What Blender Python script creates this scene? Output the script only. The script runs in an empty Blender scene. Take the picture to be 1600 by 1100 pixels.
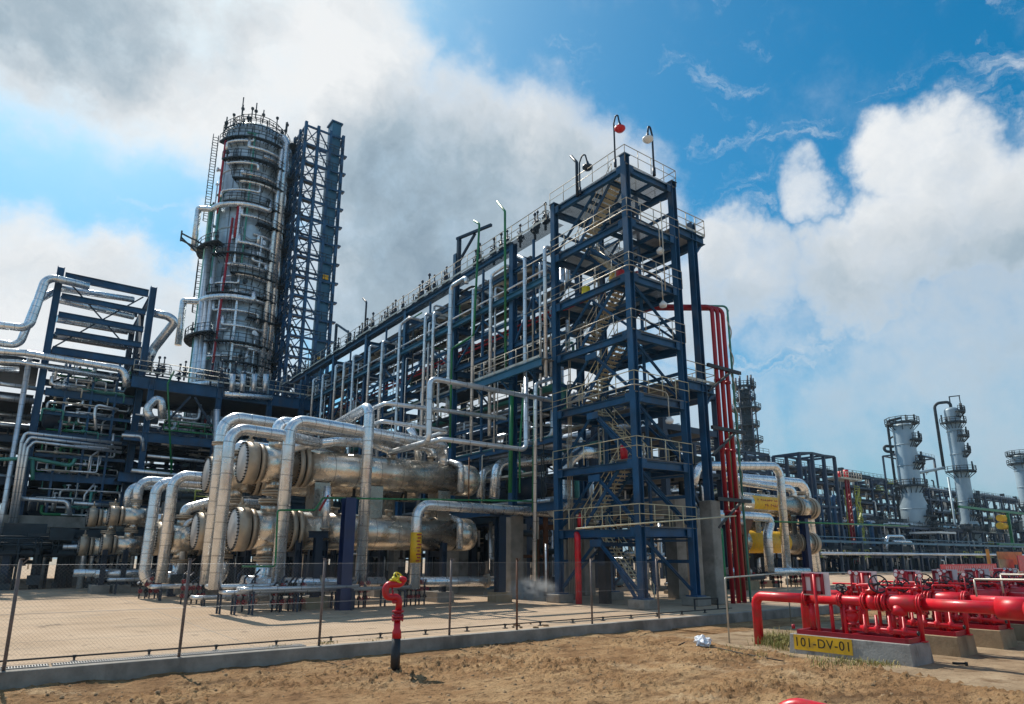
import bpy, math, random
from mathutils import Vector, Matrix, noise
random.seed(7)
R = random.Random(11)
PI = math.pi
SC = bpy.context.scene
COL = SC.collection
V = Vector
G = -0.45      # top of the concrete paving
D = -0.85      # level of the bare dirt in front of the kerb

# ------------------------------------------------------------------ camera (calibrated on the plant grid)
CX, CY, FOC, HZ, VL = 810., 625., 1030., 872., 10.
_d = HZ - CY
TH = math.atan2(_d, FOC)
PS = math.atan2(CX - VL, math.hypot(FOC, _d))
CAM = V((0, 0, 2.0))
FH = V((math.sin(PS), math.cos(PS), 0))
RT = V((math.cos(PS), -math.sin(PS), 0))
FW = FH * math.cos(TH) + V((0, 0, math.sin(TH)))
UP = FH * -math.sin(TH) + V((0, 0, math.cos(TH)))

def ray(px, py):
    return FW + RT * ((px - CX) / FOC) + UP * ((CY - py) / FOC)

def at(px, py, X=None, Y=None, z=None, dist=None):
    """measured image point -> real point on a plane of the plant grid"""
    v = ray(px, py)
    if X is not None: t = (X - CAM.x) / v.x
    elif Y is not None: t = (Y - CAM.y) / v.y
    elif z is not None: t = (z - CAM.z) / v.z
    else: t = dist / v.dot(FH)
    return CAM + v * t

# ------------------------------------------------------------------ node helpers / materials
def _nt(m):
    m.use_nodes = True
    nt = m.node_tree
    nt.nodes.clear()
    return nt

class NG:
    def __init__(s, nt): s.nt = nt; s.n = nt.nodes; s.l = nt.links
    def node(s, t, **kw):
        n = s.n.new(t)
        for k, v in kw.items(): setattr(n, k, v)
        return n
    def put(s, sock, v):
        if hasattr(v, 'is_linked') or isinstance(v, bpy.types.NodeSocket): s.l.new(v, sock)
        else: sock.default_value = v
    def math(s, op, a, b=0.0, c=None, clamp=False):
        n = s.node('ShaderNodeMath', operation=op); n.use_clamp = clamp
        s.put(n.inputs[0], a); s.put(n.inputs[1], b)
        if c is not None: s.put(n.inputs[2], c)
        return n.outputs[0]
    def vmath(s, op, a, b=None, out=0):
        n = s.node('ShaderNodeVectorMath', operation=op)
        s.put(n.inputs[0], a)
        if b is not None: s.put(n.inputs[1], b)
        return n.outputs[out]
    def noise(s, vec, scale, detail=4, rough=.55, out=0):
        n = s.node('ShaderNodeTexNoise')
        if vec is not None: s.l.new(vec, n.inputs['Vector'])
        n.inputs['Scale'].default_value = scale; n.inputs['Detail'].default_value = detail
        n.inputs['Roughness'].default_value = rough
        return n.outputs[out]
    def ramp(s, fac, stops, interp='LINEAR'):
        n = s.node('ShaderNodeValToRGB'); cr = n.color_ramp; cr.interpolation = interp
        while len(cr.elements) < len(stops): cr.elements.new(.5)
        for e, (p, c) in zip(cr.elements, stops):
            e.position = p; e.color = (c[0], c[1], c[2], 1) if hasattr(c, '__len__') else (c, c, c, 1)
        s.put(n.inputs[0], fac)
        return n.outputs[0]
    def mix(s, f, a, b, typ='MIX'):
        n = s.node('ShaderNodeMix', data_type='RGBA', blend_type=typ)
        s.put(n.inputs[0], f)
        for i, v in ((6, a), (7, b)):
            if hasattr(v, '__len__') and not isinstance(v, bpy.types.NodeSocket): n.inputs[i].default_value = (*v[:3], 1)
            else: s.l.new(v, n.inputs[i])
        return n.outputs[2]
    def smooth(s, v, a, b):
        n = s.node('ShaderNodeMapRange', interpolation_type='SMOOTHSTEP')
        s.put(n.inputs[0], v); n.inputs[1].default_value = a; n.inputs[2].default_value = b
        return n.outputs[0]
    def bump(s, h, strength=.3, dist=.05):
        n = s.node('ShaderNodeBump'); n.inputs['Strength'].default_value = strength
        n.inputs['Distance'].default_value = dist; s.put(n.inputs['Height'], h)
        return n.outputs[0]

MATS = {}
def mat(name, col, rough=.5, metal=0., var=.25, vscale=1.5, dirt=None, dirt_amt=.35, dscale=.7, bump=0., bscale=20., bdist=.02,
        seams=None, vs_=1, rv=.12, spec=.5, streak=0.):
    """painted / clad / mineral surface: colour variation, dirt patches, fine bump and cladding seams every `seams` metres"""
    m = bpy.data.materials.new(name); g = NG(_nt(m))
    out = g.node('ShaderNodeOutputMaterial'); b = g.node('ShaderNodeBsdfPrincipled')
    g.l.new(b.outputs[0], out.inputs[0])
    geo = g.node('ShaderNodeNewGeometry'); P = geo.outputs['Position']
    n1 = g.noise(P, vscale, 5)
    c = g.mix(g.smooth(n1, .25, .75), [x * (1 - var) for x in col], [min(1, x * (1 + var)) for x in col])
    if dirt is not None:
        Ps = P
        if streak:
            Ps = g.vmath('MULTIPLY', P, (1, 1, streak))
        n2 = g.noise(Ps, dscale, 6, .65)
        c = g.mix(g.math('MULTIPLY', g.smooth(n2, .48, .72), dirt_amt), c, dirt)
    h = g.noise(P, bscale, 4) if bump else None
    if seams:
        uv = g.node('ShaderNodeUVMap'); sx = g.node('ShaderNodeSeparateXYZ'); g.l.new(uv.outputs[0], sx.inputs[0])
        fr = g.math('FRACT', g.math('DIVIDE', sx.outputs[0], seams))
        d = g.math('ABSOLUTE', g.math('SUBTRACT', fr, .5))
        line = g.math('GREATER_THAN', d, .5 - .018 / seams)
        fv = g.math('ABSOLUTE', g.math('SUBTRACT', g.math('FRACT', g.math('MULTIPLY', sx.outputs[1], float(vs_))), .62))
        line2 = g.math('LESS_THAN', fv, .006 if vs_ == 1 else .004 * vs_)
        line = g.math('MAXIMUM', line, line2)
        # every sheet of the cladding has a slightly different tone
        cell = g.node('ShaderNodeTexWhiteNoise', noise_dimensions='1D')
        g.put(cell.inputs['W'], g.math('FLOOR', g.math('ADD', g.math('DIVIDE', sx.outputs[0], seams), .5)))
        c = g.mix(g.math('MULTIPLY', cell.outputs[0], .22), c, [x * .55 for x in col])
        c = g.mix(g.math('MULTIPLY', line, .72), c, [x * .2 for x in col])
        hh = g.math('MULTIPLY', line, -1.0)
        h = hh if h is None else g.math('ADD', g.math('MULTIPLY', h, .8), hh)
    g.l.new(c, b.inputs['Base Color'])
    b.inputs['Metallic'].default_value = metal
    r = g.math('ADD', rough, g.math('MULTIPLY', g.math('SUBTRACT', g.noise(P, vscale * 2.3, 4), .5), rv * 2), clamp=True)
    g.l.new(r, b.inputs['Roughness'])
    b.inputs['Specular IOR Level'].default_value = spec
    if h is not None:
        g.l.new(g.bump(h, bump if bump else .4, bdist), b.inputs['Normal'])
    MATS[name] = m
    return m

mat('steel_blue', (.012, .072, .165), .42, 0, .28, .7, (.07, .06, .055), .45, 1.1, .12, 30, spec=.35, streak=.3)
mat('steel_far', (.009, .030, .068), .5, 0, .3, .3, (.04, .045, .05), .4, .4)
mat('concrete_stained', (.30, .285, .265), .85, 0, .25, 1.4, (.085, .075, .065), .85, 2.6, .5, 16, .02, streak=.35)
mat('steel_deep', (.005, .021, .047), .5, 0, .25, .5, (.03, .03, .03), .3, .8)  # darker copy of the blue steel; interior shade is put into its colour
mat('steel_light', (.020, .115, .205), .4, 0, .2, .5, (.06, .07, .08), .25, .8)
mat('post_blue', (.006, .020, .085), .45, 0, .2, .6, (.03, .03, .035), .3, .8)
mat('cladding', (.78, .81, .84), .27, .76, .12, .8, (.42, .37, .30), .35, .9, .3, 5, .05, .75, 2)
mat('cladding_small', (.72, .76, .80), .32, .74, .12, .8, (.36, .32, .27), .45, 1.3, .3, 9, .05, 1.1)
mat('exchanger', (.66, .60, .52), .27, .86, .2, .6, (.20, .15, .10), .55, .7, .5, 4, .05, 1.35, 2)
mat('flange', (.42, .345, .26), .48, .5, .2, .8, (.17, .13, .10), .5, .8, .2, 14, .02)
mat('cover', (.47, .45, .43), .55, .45, .15, .8, (.2, .17, .14), .4, 1.2, .2, 14, .02)
mat('gap_black', (.012, .011, .010), .8, 0, .3, 2)
mat('column_shell', (.45, .54, .60), .4, .5, .22, .5, (.20, .24, .28), .7, .6, .25, 2.2, .2, 2.3, 14, streak=.25)
mat('far_shell', (.30, .39, .45), .5, .25, .12, .15, (.16, .2, .22), .4, .2, .2, .6, .2)
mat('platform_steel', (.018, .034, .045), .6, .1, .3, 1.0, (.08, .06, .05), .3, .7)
mat('grating', (.24, .24, .23), .6, .3, .25, 1.0, (.1, .09, .08), .4, .8)
mat('rail_galv', (.50, .47, .40), .5, .4, .2, 1.0, (.2, .17, .14), .35, 1.2)
mat('stair_cream', (.55, .50, .38), .6, 0, .2, 1.5, (.2, .17, .12), .4, 1.5)
mat('rail_yellow', (.62, .55, .36), .5, 0, .25, 1.0, (.25, .2, .14), .4, 1.2)
mat('green_paint', (.010, .17, .055), .4, 0, .25, .8, (.02, .06, .03), .4, .9)
mat('teal_paint', (.05, .24, .20), .45, 0, .25, .8, (.04, .1, .09), .4, .9)
mat('red_paint', (.62, .007, .020), .38, 0, .22, 2.0, (.34, .045, .03), .75, 3.0, .14, 25, .01, rv=.25)
mat('bolt_rust', (.11, .035, .025), .7, .2, .4, 6, (.04, .02, .015), .5, 9)
mat('red_dull', (.34, .006, .02), .4, 0, .2, .8, (.10, .01, .012), .4, .9)
mat('black_paint', (.012, .013, .016), .5, 0, .3, 2.0, (.06, .05, .04), .3, 3)
mat('yellow_paint', (.80, .45, .012), .5, 0, .12, 2.0, (.42, .24, .07), .65, 4.5)
mat('lime_dull', (.30, .33, .05), .5, 0, .2, 2.0)
mat('orange_dull', (.42, .20, .04), .6, 0, .3, 1.0, (.2, .1, .05), .6, 1.2)
mat('hydrant_yellow', (.75, .62, .03), .4, 0, .15, 5.0)
mat('white_paint', (.74, .74, .72), .5, 0, .1, 2.0, (.4, .36, .32), .3, 2.)
mat('pink_white', (.72, .60, .60), .5, 0, .1, 2.0, (.5, .3, .3), .3, 2.)
mat('lettering_black', (.012, .012, .012), .6, 0, .1, 3)
mat('rust', (.15, .062, .03), .8, 0, .4, 2.0, (.05, .03, .02), .5, 2)
mat('concrete', (.25, .23, .20), .85, 0, .25, 1.1, (.09, .07, .05), .65, .9, .35, 18, .02)
mat('concrete_warm', (.32, .245, .15), .85, 0, .25, 1.4, (.12, .09, .05), .6, 1.5, .4, 16, .02, streak=.4)
mat('kerb_concrete', (.255, .235, .205), .85, 0, .3, 1.6, (.09, .075, .06), .65, .9, .5, 14, .03, streak=.4)
mat('galv_wire', (.30, .30, .30), .5, .4, .2, 2)
mat('fence_post', (.17, .14, .13), .55, .4, .3, 2, (.22, .08, .05), .4, 2)
mat('lamp_glass', (.75, .78, .8), .2, 0, .05, 2)
mat('bag_plastic', (.78, .80, .84), .35, 0, .08, 8, (.25, .38, .62), .6, 7)
mat('cable_black', (.02, .018, .016), .7, 0, .3, 3)
mat('grass_dry', (.20, .21, .05), .8, 0, .5, 6)
mat('grass_straw', (.36, .29, .11), .8, 0, .4, 6)
mat('orange_mud', (.26, .17, .09), .9, 0, .3, 4, (.10, .065, .035), .5, 3, .5, 18, .04)

# ------------------------------------------------------------------ mesh collector
class MB:
    def __init__(s): s.v = []; s.f = []; s.uv = []; s.sm = []
    def _add(s, vs, fs, uvs=None, smooth=False):
        o = len(s.v); s.v += [tuple(v) for v in vs]
        for i, f in enumerate(fs):
            s.f.append([o + k for k in f]); s.uv.append(uvs[i] if uvs else None); s.sm.append(smooth)
    def box(s, c, d, rot=None):
        c = V(c); hx, hy, hz = d[0] / 2, d[1] / 2, d[2] / 2
        vs = [V((x, y, z)) for x in (-hx, hx) for y in (-hy, hy) for z in (-hz, hz)]
        if rot is not None: vs = [rot @ v for v in vs]
        s._add([v + c for v in vs], [(0, 1, 3, 2), (4, 6, 7, 5), (0, 4, 5, 1), (2, 3, 7, 6), (0, 2, 6, 4), (1, 5, 7, 3)])
    def bb(s, a, b):
        s.box(((a[0] + b[0]) / 2, (a[1] + b[1]) / 2, (a[2] + b[2]) / 2), (abs(a[0] - b[0]), abs(a[1] - b[1]), abs(a[2] - b[2])))
    def bar(s, p, q, w, h=None, up=None):
        """rectangular bar from p to q, w across, h along `up`"""
        p, q = V(p), V(q); h = w if h is None else h
        t = (q - p); L = t.length
        if L < 1e-6: return
        t /= L; up = V(up) if up is not None else V((0, 0, 1))
        if abs(t.dot(up)) > .98: up = V((0, 1, 0))
        sd = t.cross(up).normalized(); u = sd.cross(t)
        s.box((p + q) / 2, (w, L, h), Matrix((sd, t, u)).transposed())
    def ibeam(s, p, q, w, h, up=None, tf=.03, tw=.02):
        p, q = V(p), V(q); t = (q - p).normalized()
        up = V(up) if up is not None else V((0, 0, 1))
        if abs(t.dot(up)) > .98: up = V((0, 1, 0))
        sd = t.cross(up).normalized(); u = sd.cross(t)
        o = u * (h / 2 - tf / 2)
        s.bar(p + o, q + o, w, tf, u); s.bar(p - o, q - o, w, tf, u)
        s.bar(p, q, tw, h - 2 * tf, u)
    def tube(s, pts, r, n=10, bend=0., seg=6, caps=True, uv0=0.):
        """round pipe along a polyline with rounded elbows of radius `bend`"""
        pts = [V(p) for p in pts]; path = [pts[0]]
        for i in range(1, len(pts) - 1):
            a, b, c = pts[i - 1], pts[i], pts[i + 1]
            d1 = (a - b); d2 = (c - b); l1, l2 = d1.length, d2.length
            if l1 < 1e-3 or l2 < 1e-3: continue
            d1 /= l1; d2 /= l2; ang = d1.angle(d2)
            if bend <= 0 or ang > PI - .05 or ang < .08: path.append(b); continue
            tl = min(bend / math.tan(ang / 2), l1 * .49, l2 * .49)
            rr = tl * math.tan(ang / 2)
            cen = b + (d1 + d2).normalized() * (rr / math.sin(ang / 2))
            s0 = b + d1 * tl - cen; s1 = b + d2 * tl - cen
            if s0.length < 1e-4 or s1.length < 1e-4: path.append(b); continue
            tot = s0.angle(s1)
            ax = s0.cross(s1).normalized()
            for k in range(seg + 1):
                path.append(cen + Matrix.Rotation(tot * k / seg, 3, ax) @ s0)
        path.append(pts[-1])
        P = [path[0]]
        for p in path[1:]:
            if (p - P[-1]).length > 1e-3: P.append(p)
        if len(P) < 2: return
        t0 = (P[1] - P[0]).normalized()
        ref = V((0, 0, 1)) if abs(t0.z) < .9 else V((0, 1, 0))
        sd = t0.cross(ref).normalized(); rings = []; us = []; u = uv0; pt = t0
        for i, p in enumerate(P):
            if i: u += (p - P[i - 1]).length
            ta = (P[i] - P[i - 1]).normalized() if i else t0
            tb = (P[i + 1] - P[i]).normalized() if i < len(P) - 1 else ta
            t = (ta + tb); t = t.normalized() if t.length > 1e-6 else ta
            q = pt.rotation_difference(t); sd = q @ sd; pt = t
            up = t.cross(sd).normalized(); k = 1 / max(.5, math.cos(ta.angle(tb, 0.0) / 2)) if (i and i < len(P) - 1) else 1
            rings.append([p + (sd * math.cos(2 * PI * j / n) + up * math.sin(2 * PI * j / n)) * r for j in range(n)]); us.append(u)
        vs = [v for rg in rings for v in rg]; fs = []; uvs = []
        for i in range(len(rings) - 1):
            for j in range(n):
                j2 = (j + 1) % n
                fs.append((i * n + j, i * n + j2, (i + 1) * n + j2, (i + 1) * n + j))
                uvs.append(((us[i], j / n), (us[i], (j + 1) / n), (us[i + 1], (j + 1) / n), (us[i + 1], j / n)))
        s._add(vs, fs, uvs, True)
        if caps:
            o = len(s.v) - len(vs); m = len(rings) - 1
            s.f.append([o + j for j in reversed(range(n))]); s.uv.append(None); s.sm.append(False)
            s.f.append([o + m * n + j for j in range(n)]); s.uv.append(None); s.sm.append(False)
    def cyl(s, p, q, r, n=16, uv0=0.): s.tube([p, q], r, n, uv0=uv0)
    def lathe(s, p, axis, prof, n=24):
        """surface of revolution: prof = [(along, radius), ...] from point p along axis"""
        p = V(p); a = V(axis).normalized()
        ref = V((0, 0, 1)) if abs(a.z) < .9 else V((0, 1, 0))
        sd = a.cross(ref).normalized(); up = a.cross(sd)
        vs = []; us = [0.]
        for i, (h, r) in enumerate(prof):
            if i: us.append(us[-1] + math.hypot(h - prof[i - 1][0], r - prof[i - 1][1]))
            vs += [p + a * h + (sd * math.cos(2 * PI * j / n) + up * math.sin(2 * PI * j / n)) * r for j in range(n)]
        o = len(s.v)
        for i in range(len(prof) - 1):
            sharp = False
            fs = []; uvs = []
            for j in range(n):
                j2 = (j + 1) % n
                s.f.append([o + i * n + j, o + i * n + j2, o + (i + 1) * n + j2, o + (i + 1) * n + j])
                s.uv.append(((us[i], j / n), (us[i], (j + 1) / n), (us[i + 1], (j + 1) / n), (us[i + 1], j / n)))
                s.sm.append(True)
        s.v += [tuple(v) for v in vs]
        m = len(prof) - 1
        if prof[0][1] > 1e-4: s.f.append([o + j for j in reversed(range(n))]); s.uv.append(None); s.sm.append(False)
        if prof[m][1] > 1e-4: s.f.append([o + m * n + j for j in range(n)]); s.uv.append(None); s.sm.append(False)
    def drum(s, p, q, r, n=24):
        """short cylinder with crisp rims"""
        s.cyl(p, q, r, n)
    def torus(s, c, axis, Rr, r, n=20, m=6, arc=2 * PI, start=0.):
        c = V(c); a = V(axis).normalized()
        ref = V((0, 0, 1)) if abs(a.z) < .9 else V((0, 1, 0))
        sd = a.cross(ref).normalized(); up = a.cross(sd); k = n if arc < 2 * PI - .01 else n
        s.tube([c + (sd * math.cos(start + arc * i / k) + up * math.sin(start + arc * i / k)) * Rr for i in range(k + 1)], r, m, caps=arc < 2 * PI - .01)
    def rail(s, pts, h=1.1, step=1.6, r=.03, kick=True):
        pts = [V(p) for p in pts]; Z = V((0, 0, 1))
        for a, b in zip(pts[:-1], pts[1:]):
            L = (b - a).length; k = max(1, round(L / step))
            for i in range(k + 1):
                p = a.lerp(b, i / k); s.cyl(p, p + Z * h, r, 5)
            s.cyl(a + Z * h, b + Z * h, r, 5); s.cyl(a + Z * h * .55, b + Z * h * .55, r * .8, 5)
            if kick: s.bar(a + Z * .09, b + Z * .09, .012, .15)
    def handwheel(s, c, axis, Rr, r=.018, spokes=4):
        c = V(c); a = V(axis).normalized(); s.torus(c, a, Rr, r, 20, 6)
        ref = V((0, 0, 1)) if abs(a.z) < .9 else V((0, 1, 0)); sd = a.cross(ref).normalized(); up = a.cross(sd)
        for k in range(spokes):
            t = 2 * PI * k / spokes
            s.cyl(c, c + (sd * math.cos(t) + up * math.sin(t)) * Rr, r * .8, 5)
        s.cyl(c - a * .03, c + a * .05, r * 2, 8)
    def build(s, name, m, parent=None, label=None, cat=None, group=None, kind=None, keep_origin=False):
        me = bpy.data.meshes.new(name)
        vs = s.v
        if parent is not None:
            o = parent.matrix_world_inv if hasattr(parent, 'matrix_world_inv') else None
            off = wloc(parent); vs = [(a - off.x, b - off.y, c - off.z) for a, b, c in vs]; loc = V((0, 0, 0))
        elif keep_origin: loc = V((0, 0, 0))
        else:
            mn = [min(v[k] for v in vs) for k in range(3)]; mx = [max(v[k] for v in vs) for k in range(3)]
            loc = V(((mn[0] + mx[0]) / 2, (mn[1] + mx[1]) / 2, mn[2])); vs = [(a - loc.x, b - loc.y, c - loc.z) for a, b, c in vs]
        me.from_pydata(vs, [], s.f)
        if any(u is not None for u in s.uv):
            lay = me.uv_layers.new(name='UVMap'); flat = []
            for f, u in zip(s.f, s.uv):
                if u is None: flat += [.31, .3] * len(f)
                else:
                    for t in u: flat += [t[0], t[1]]
            lay.data.foreach_set('uv', flat)
        me.polygons.foreach_set('use_smooth', s.sm)
        me.materials.append(MATS[m] if isinstance(m, str) else m)
        me.update()
        ob = bpy.data.objects.new(name, me); COL.objects.link(ob); ob.location = loc
        if parent is not None: ob.parent = parent
        tag(ob, label, cat, group, kind)
        return ob

def wloc(o):
    l = V(o.location)
    while o.parent is not None:
        o = o.parent; l += o.location
    return l

def tag(o, label=None, cat=None, group=None, kind=None):
    if label: o['label'] = label
    if cat: o['category'] = cat
    if group: o['group'] = group
    if kind: o['kind'] = kind

def thing(name, label, cat, loc, group=None):
    o = bpy.data.objects.new(name, None); COL.objects.link(o); o.location = loc
    o.empty_display_size = .3
    tag(o, label, cat, group)
    return o

def copy_tree(o, loc=None, label=None, parent=None, group=None):
    c = o.copy(); COL.objects.link(c)
    if parent is not None: c.parent = parent
    if loc is not None: c.location = loc
    if label: c['label'] = label
    if group: c['group'] = group
    for ch in list(o.children): copy_tree(ch, parent=c)
    return c

def pipe(name, pts, r, m, label, cat='pipe', group=None, bend=None, n=10, parent=None, flanges=None):
    """a pipe run: bare tube, or a thing with flange parts"""
    mb = MB(); mb.tube(pts, r, n, r * 2.6 if bend is None else bend)
    if flanges is None:
        return mb.build(name, m, parent, label, cat, group)
    p0 = V(pts[0]); t = thing(name, label, cat, p0, group)
    mb.build('pipe_run', m, t)
    for (c, ax) in flanges:
        f = MB(); ax = V(ax).normalized(); c = V(c)
        f.cyl(c - ax * .09, c - ax * .01, r * 1.35, 20); f.cyl(c + ax * .01, c + ax * .09, r * 1.35, 20)
        f.build('flange', 'flange', t)
    return t

ORD = ['first', 'second', 'third', 'fourth', 'fifth', 'sixth', 'seventh', 'eighth', 'ninth', 'tenth', 'eleventh', 'twelfth', 'thirteenth',
       'fourteenth', 'fifteenth', 'sixteenth', 'seventeenth', 'eighteenth', 'nineteenth', 'twentieth']
# ------------------------------------------------------------------ camera, sun, sky
cd = bpy.data.cameras.new('camera'); co = bpy.data.objects.new('camera', cd); COL.objects.link(co)
co.location = CAM; co.rotation_euler = FW.to_track_quat('-Z', 'Y').to_euler()
cd.sensor_width = 36; cd.lens = FOC * 36 / 1600; cd.shift_x = -(CX - 800) / 1600; cd.shift_y = (CY - 550) / 1600
cd.clip_end = 6000; cd.clip_start = .1
SC.camera = co
SC.render.resolution_x, SC.render.resolution_y = 1024, 704
SC.view_settings.view_transform = 'Standard'; SC.view_settings.look = 'None'
SC.view_settings.exposure = 0.0; SC.view_settings.gamma = 1; SC.view_settings.use_curve_mapping = False

SUN_EL, SUN_AZ = math.radians(51), math.radians(-3)      # azimuth from +Y towards +X
to_sun = V((math.sin(SUN_AZ) * math.cos(SUN_EL), math.cos(SUN_AZ) * math.cos(SUN_EL), math.sin(SUN_EL)))
sd_ = bpy.data.lights.new('sun', 'SUN'); so = bpy.data.objects.new('sun', sd_); COL.objects.link(so)
sd_.energy = 5.0; sd_.angle = math.radians(.55); sd_.color = (1, .93, .82)
so.rotation_euler = to_sun.to_track_quat('Z', 'Y').to_euler(); so.location = (0, 0, 80)

w = bpy.data.worlds.new('World'); SC.world = w; g = NG(_nt(w))
wo = g.node('ShaderNodeOutputWorld')
sky = g.node('ShaderNodeTexSky', sky_type='NISHITA'); sky.sun_disc = False
sky.sun_elevation = SUN_EL; sky.sun_rotation = SUN_AZ; sky.air_density = 1.0; sky.dust_density = 1.2; sky.ozone_density = 3.0
hs = g.node('ShaderNodeHueSaturation'); hs.inputs['Saturation'].default_value = 1.5; hs.inputs['Value'].default_value = 1.0; hs.inputs['Hue'].default_value = .486
g.l.new(sky.outputs[0], hs.inputs['Color'])
bg1 = g.node('ShaderNodeBackground'); g.l.new(g.mix(1.0, hs.outputs[0], (.74, 1.05, 1.0), 'MULTIPLY'), bg1.inputs[0]); bg1.inputs[1].default_value = .128
tc = g.node('ShaderNodeTexCoord'); Dv = tc.outputs['Generated']
def warp(v, sc, det, amt):
    wn = g.noise(Dv, sc, det, .6, out=1)
    return g.vmath('ADD', v, g.vmath('MULTIPLY', g.vmath('SUBTRACT', wn, (.5, .5, .5)), (amt, amt, amt)))
dw = warp(Dv, 4.0, 3, .15)
dw = warp(dw, 12., 8, .13)
dw = g.vmath('NORMALIZE', dw)

def blob(px, py, rad, soft=.55):
    """cloud lump: centred on a fixed direction of the sky, `rad` in thousandths of a radian"""
    b = ray(px, py).normalized(); a = rad / 1040.
    dt = g.vmath('DOT_PRODUCT', dw, tuple(b), out=1)
    return g.smooth(dt, math.cos(a), math.cos(a * (1 - soft)))

def many(lst):
    r = None
    for (x, y, rad, *k) in lst:
        m = blob(x, y, rad, k[1] if len(k) > 1 else .7)
        if k and k[0] != 1: m = g.math('MULTIPLY', m, k[0])
        r = m if r is None else g.math('MAXIMUM', r, m)
    return r

white = many([(60, -60, 230), (230, 40, 195), (400, 120, 200), (560, 220, 190), (520, 50, 190), (700, 250, 185), (800, 290, 190), (900, 330, 175), (640, 420, 240), (800, 480, 250), (930, 420, 150),
              (50, 470, 140), (170, 460, 120), (250, 510, 130), (400, 430, 130),
              (1440, 255, 92, 1, .6), (1500, 320, 115, 1, .6), (1600, 330, 125, 1, .6), (1390, 370, 95, 1, .6), (1262, 300, 56, .78, .9), (1115, 400, 90, .95), (1190, 430, 95, .85), (1330, 430, 110),
              (1090, 480, 110, .85, .9), (1230, 490, 100, .6, .9), (1500, 540, 180, .70, .9), (1360, 620, 180, .58, .9), (1600, 620, 190, .66, .9), (1180, 640, 130, .5, .9), (1020, 640, 160, .8), (800, 660, 250), (300, 640, 230), (50, 620, 200)])
fb = g.noise(Dv, 7.5, 12, .66)
fb2 = g.noise(Dv, 2.1, 6, .55)
out_cov = g.math('MULTIPLY', g.smooth(g.vmath('DOT_PRODUCT', Dv, tuple(FW), out=1), .50, .15), g.smooth(fb2, .46, .66))
dens = g.math('ADD', g.math('MAXIMUM', white, out_cov), g.math('MULTIPLY', g.math('SUBTRACT', fb, .5), 1.2))
alpha = g.smooth(dens, .0, 1.12)
wisp = g.math('MULTIPLY', g.smooth(g.noise(g.vmath('MULTIPLY', dw, (3.2, 3.2, 11.0)), 1.6, 9, .66), .50, .74), .62)
alpha = g.math('MAXIMUM', alpha, wisp)
grey = many([(690, 370, 290, 1, .9), (870, 390, 250, .95, .9), (620, 490, 250, .9, .9), (760, 270, 130, .5, .9), (110, 10, 170, .75, .9), (280, 30, 130, .4, .9), (20, 130, 150, .5, .9), (560, 330, 120, .35, .9),
             (1330, 660, 340, .82, .8), (1560, 610, 340, .86, .8), (1120, 620, 270, .76, .8), (1440, 450, 190, .34, .9), (1180, 430, 130, .3, .9), (300, 600, 200, .3, .9)])
thick = g.smooth(dens, .5, 1.2)
det = g.math('SUBTRACT', g.noise(dw, 4.2, 12, .68), .48)
shade = g.math('ADD', g.math('MULTIPLY', grey, .74), g.math('MULTIPLY', det, 1.15))
shade = g.math('MULTIPLY', g.math('MAXIMUM', shade, 0.0), g.math('ADD', .30, g.math('MULTIPLY', thick, .70)), clamp=True)
ccol = g.ramp(shade, [(0, (.88, .90, .91)), (.28, (.66, .71, .75)), (.60, (.39, .49, .57)), (1, (.21, .30, .39))])
bg2 = g.node('ShaderNodeBackground'); g.l.new(ccol, bg2.inputs[0]); bg2.inputs[1].default_value = 1.0
mx = g.node('ShaderNodeMixShader'); g.l.new(alpha, mx.inputs[0]); g.l.new(bg1.outputs[0], mx.inputs[1]); g.l.new(bg2.outputs[0], mx.inputs[2])
# haze low over the horizon
sp = g.node('ShaderNodeSeparateXYZ'); g.l.new(Dv, sp.inputs[0])
bg3 = g.node('ShaderNodeBackground'); bg3.inputs[0].default_value = (.31, .46, .60, 1); bg3.inputs[1].default_value = 1.0
mx2 = g.node('ShaderNodeMixShader'); g.l.new(g.math('MULTIPLY', g.smooth(sp.outputs[2], .30, .0), .8), mx2.inputs[0]); g.l.new(mx.outputs[0], mx2.inputs[1]); g.l.new(bg3.outputs[0], mx2.inputs[2])
g.l.new(mx2.outputs[0], wo.inputs[0])

# ------------------------------------------------------------------ ground
def ground_mat(name, stops, scale, bump, bscale, bdist, extra=None):
    m = bpy.data.materials.new(name); g = NG(_nt(m)); o = g.node('ShaderNodeOutputMaterial'); b = g.node('ShaderNodeBsdfPrincipled')
    g.l.new(b.outputs[0], o.inputs[0]); P = g.node('ShaderNodeNewGeometry').outputs['Position']
    n = g.noise(P, scale, 8, .66); c = g.ramp(n, stops)
    if extra:
        for (sc, lo, hi, col, amt, st) in extra:
            Pm = g.vmath('MULTIPLY', P, st)
            c = g.mix(g.math('MULTIPLY', g.smooth(g.noise(Pm, sc, 6, .65), lo, hi), amt), c, col)
    g.l.new(c, b.inputs['Base Color']); b.inputs['Roughness'].default_value = .95; b.inputs['Specular IOR Level'].default_value = .2
    h = g.math('ADD', g.noise(P, bscale, 8, .7), g.math('MULTIPLY', g.noise(P, bscale * 5, 4, .6), .35))
    g.l.new(g.bump(h, bump, bdist), b.inputs['Normal']); MATS[name] = m

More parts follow.
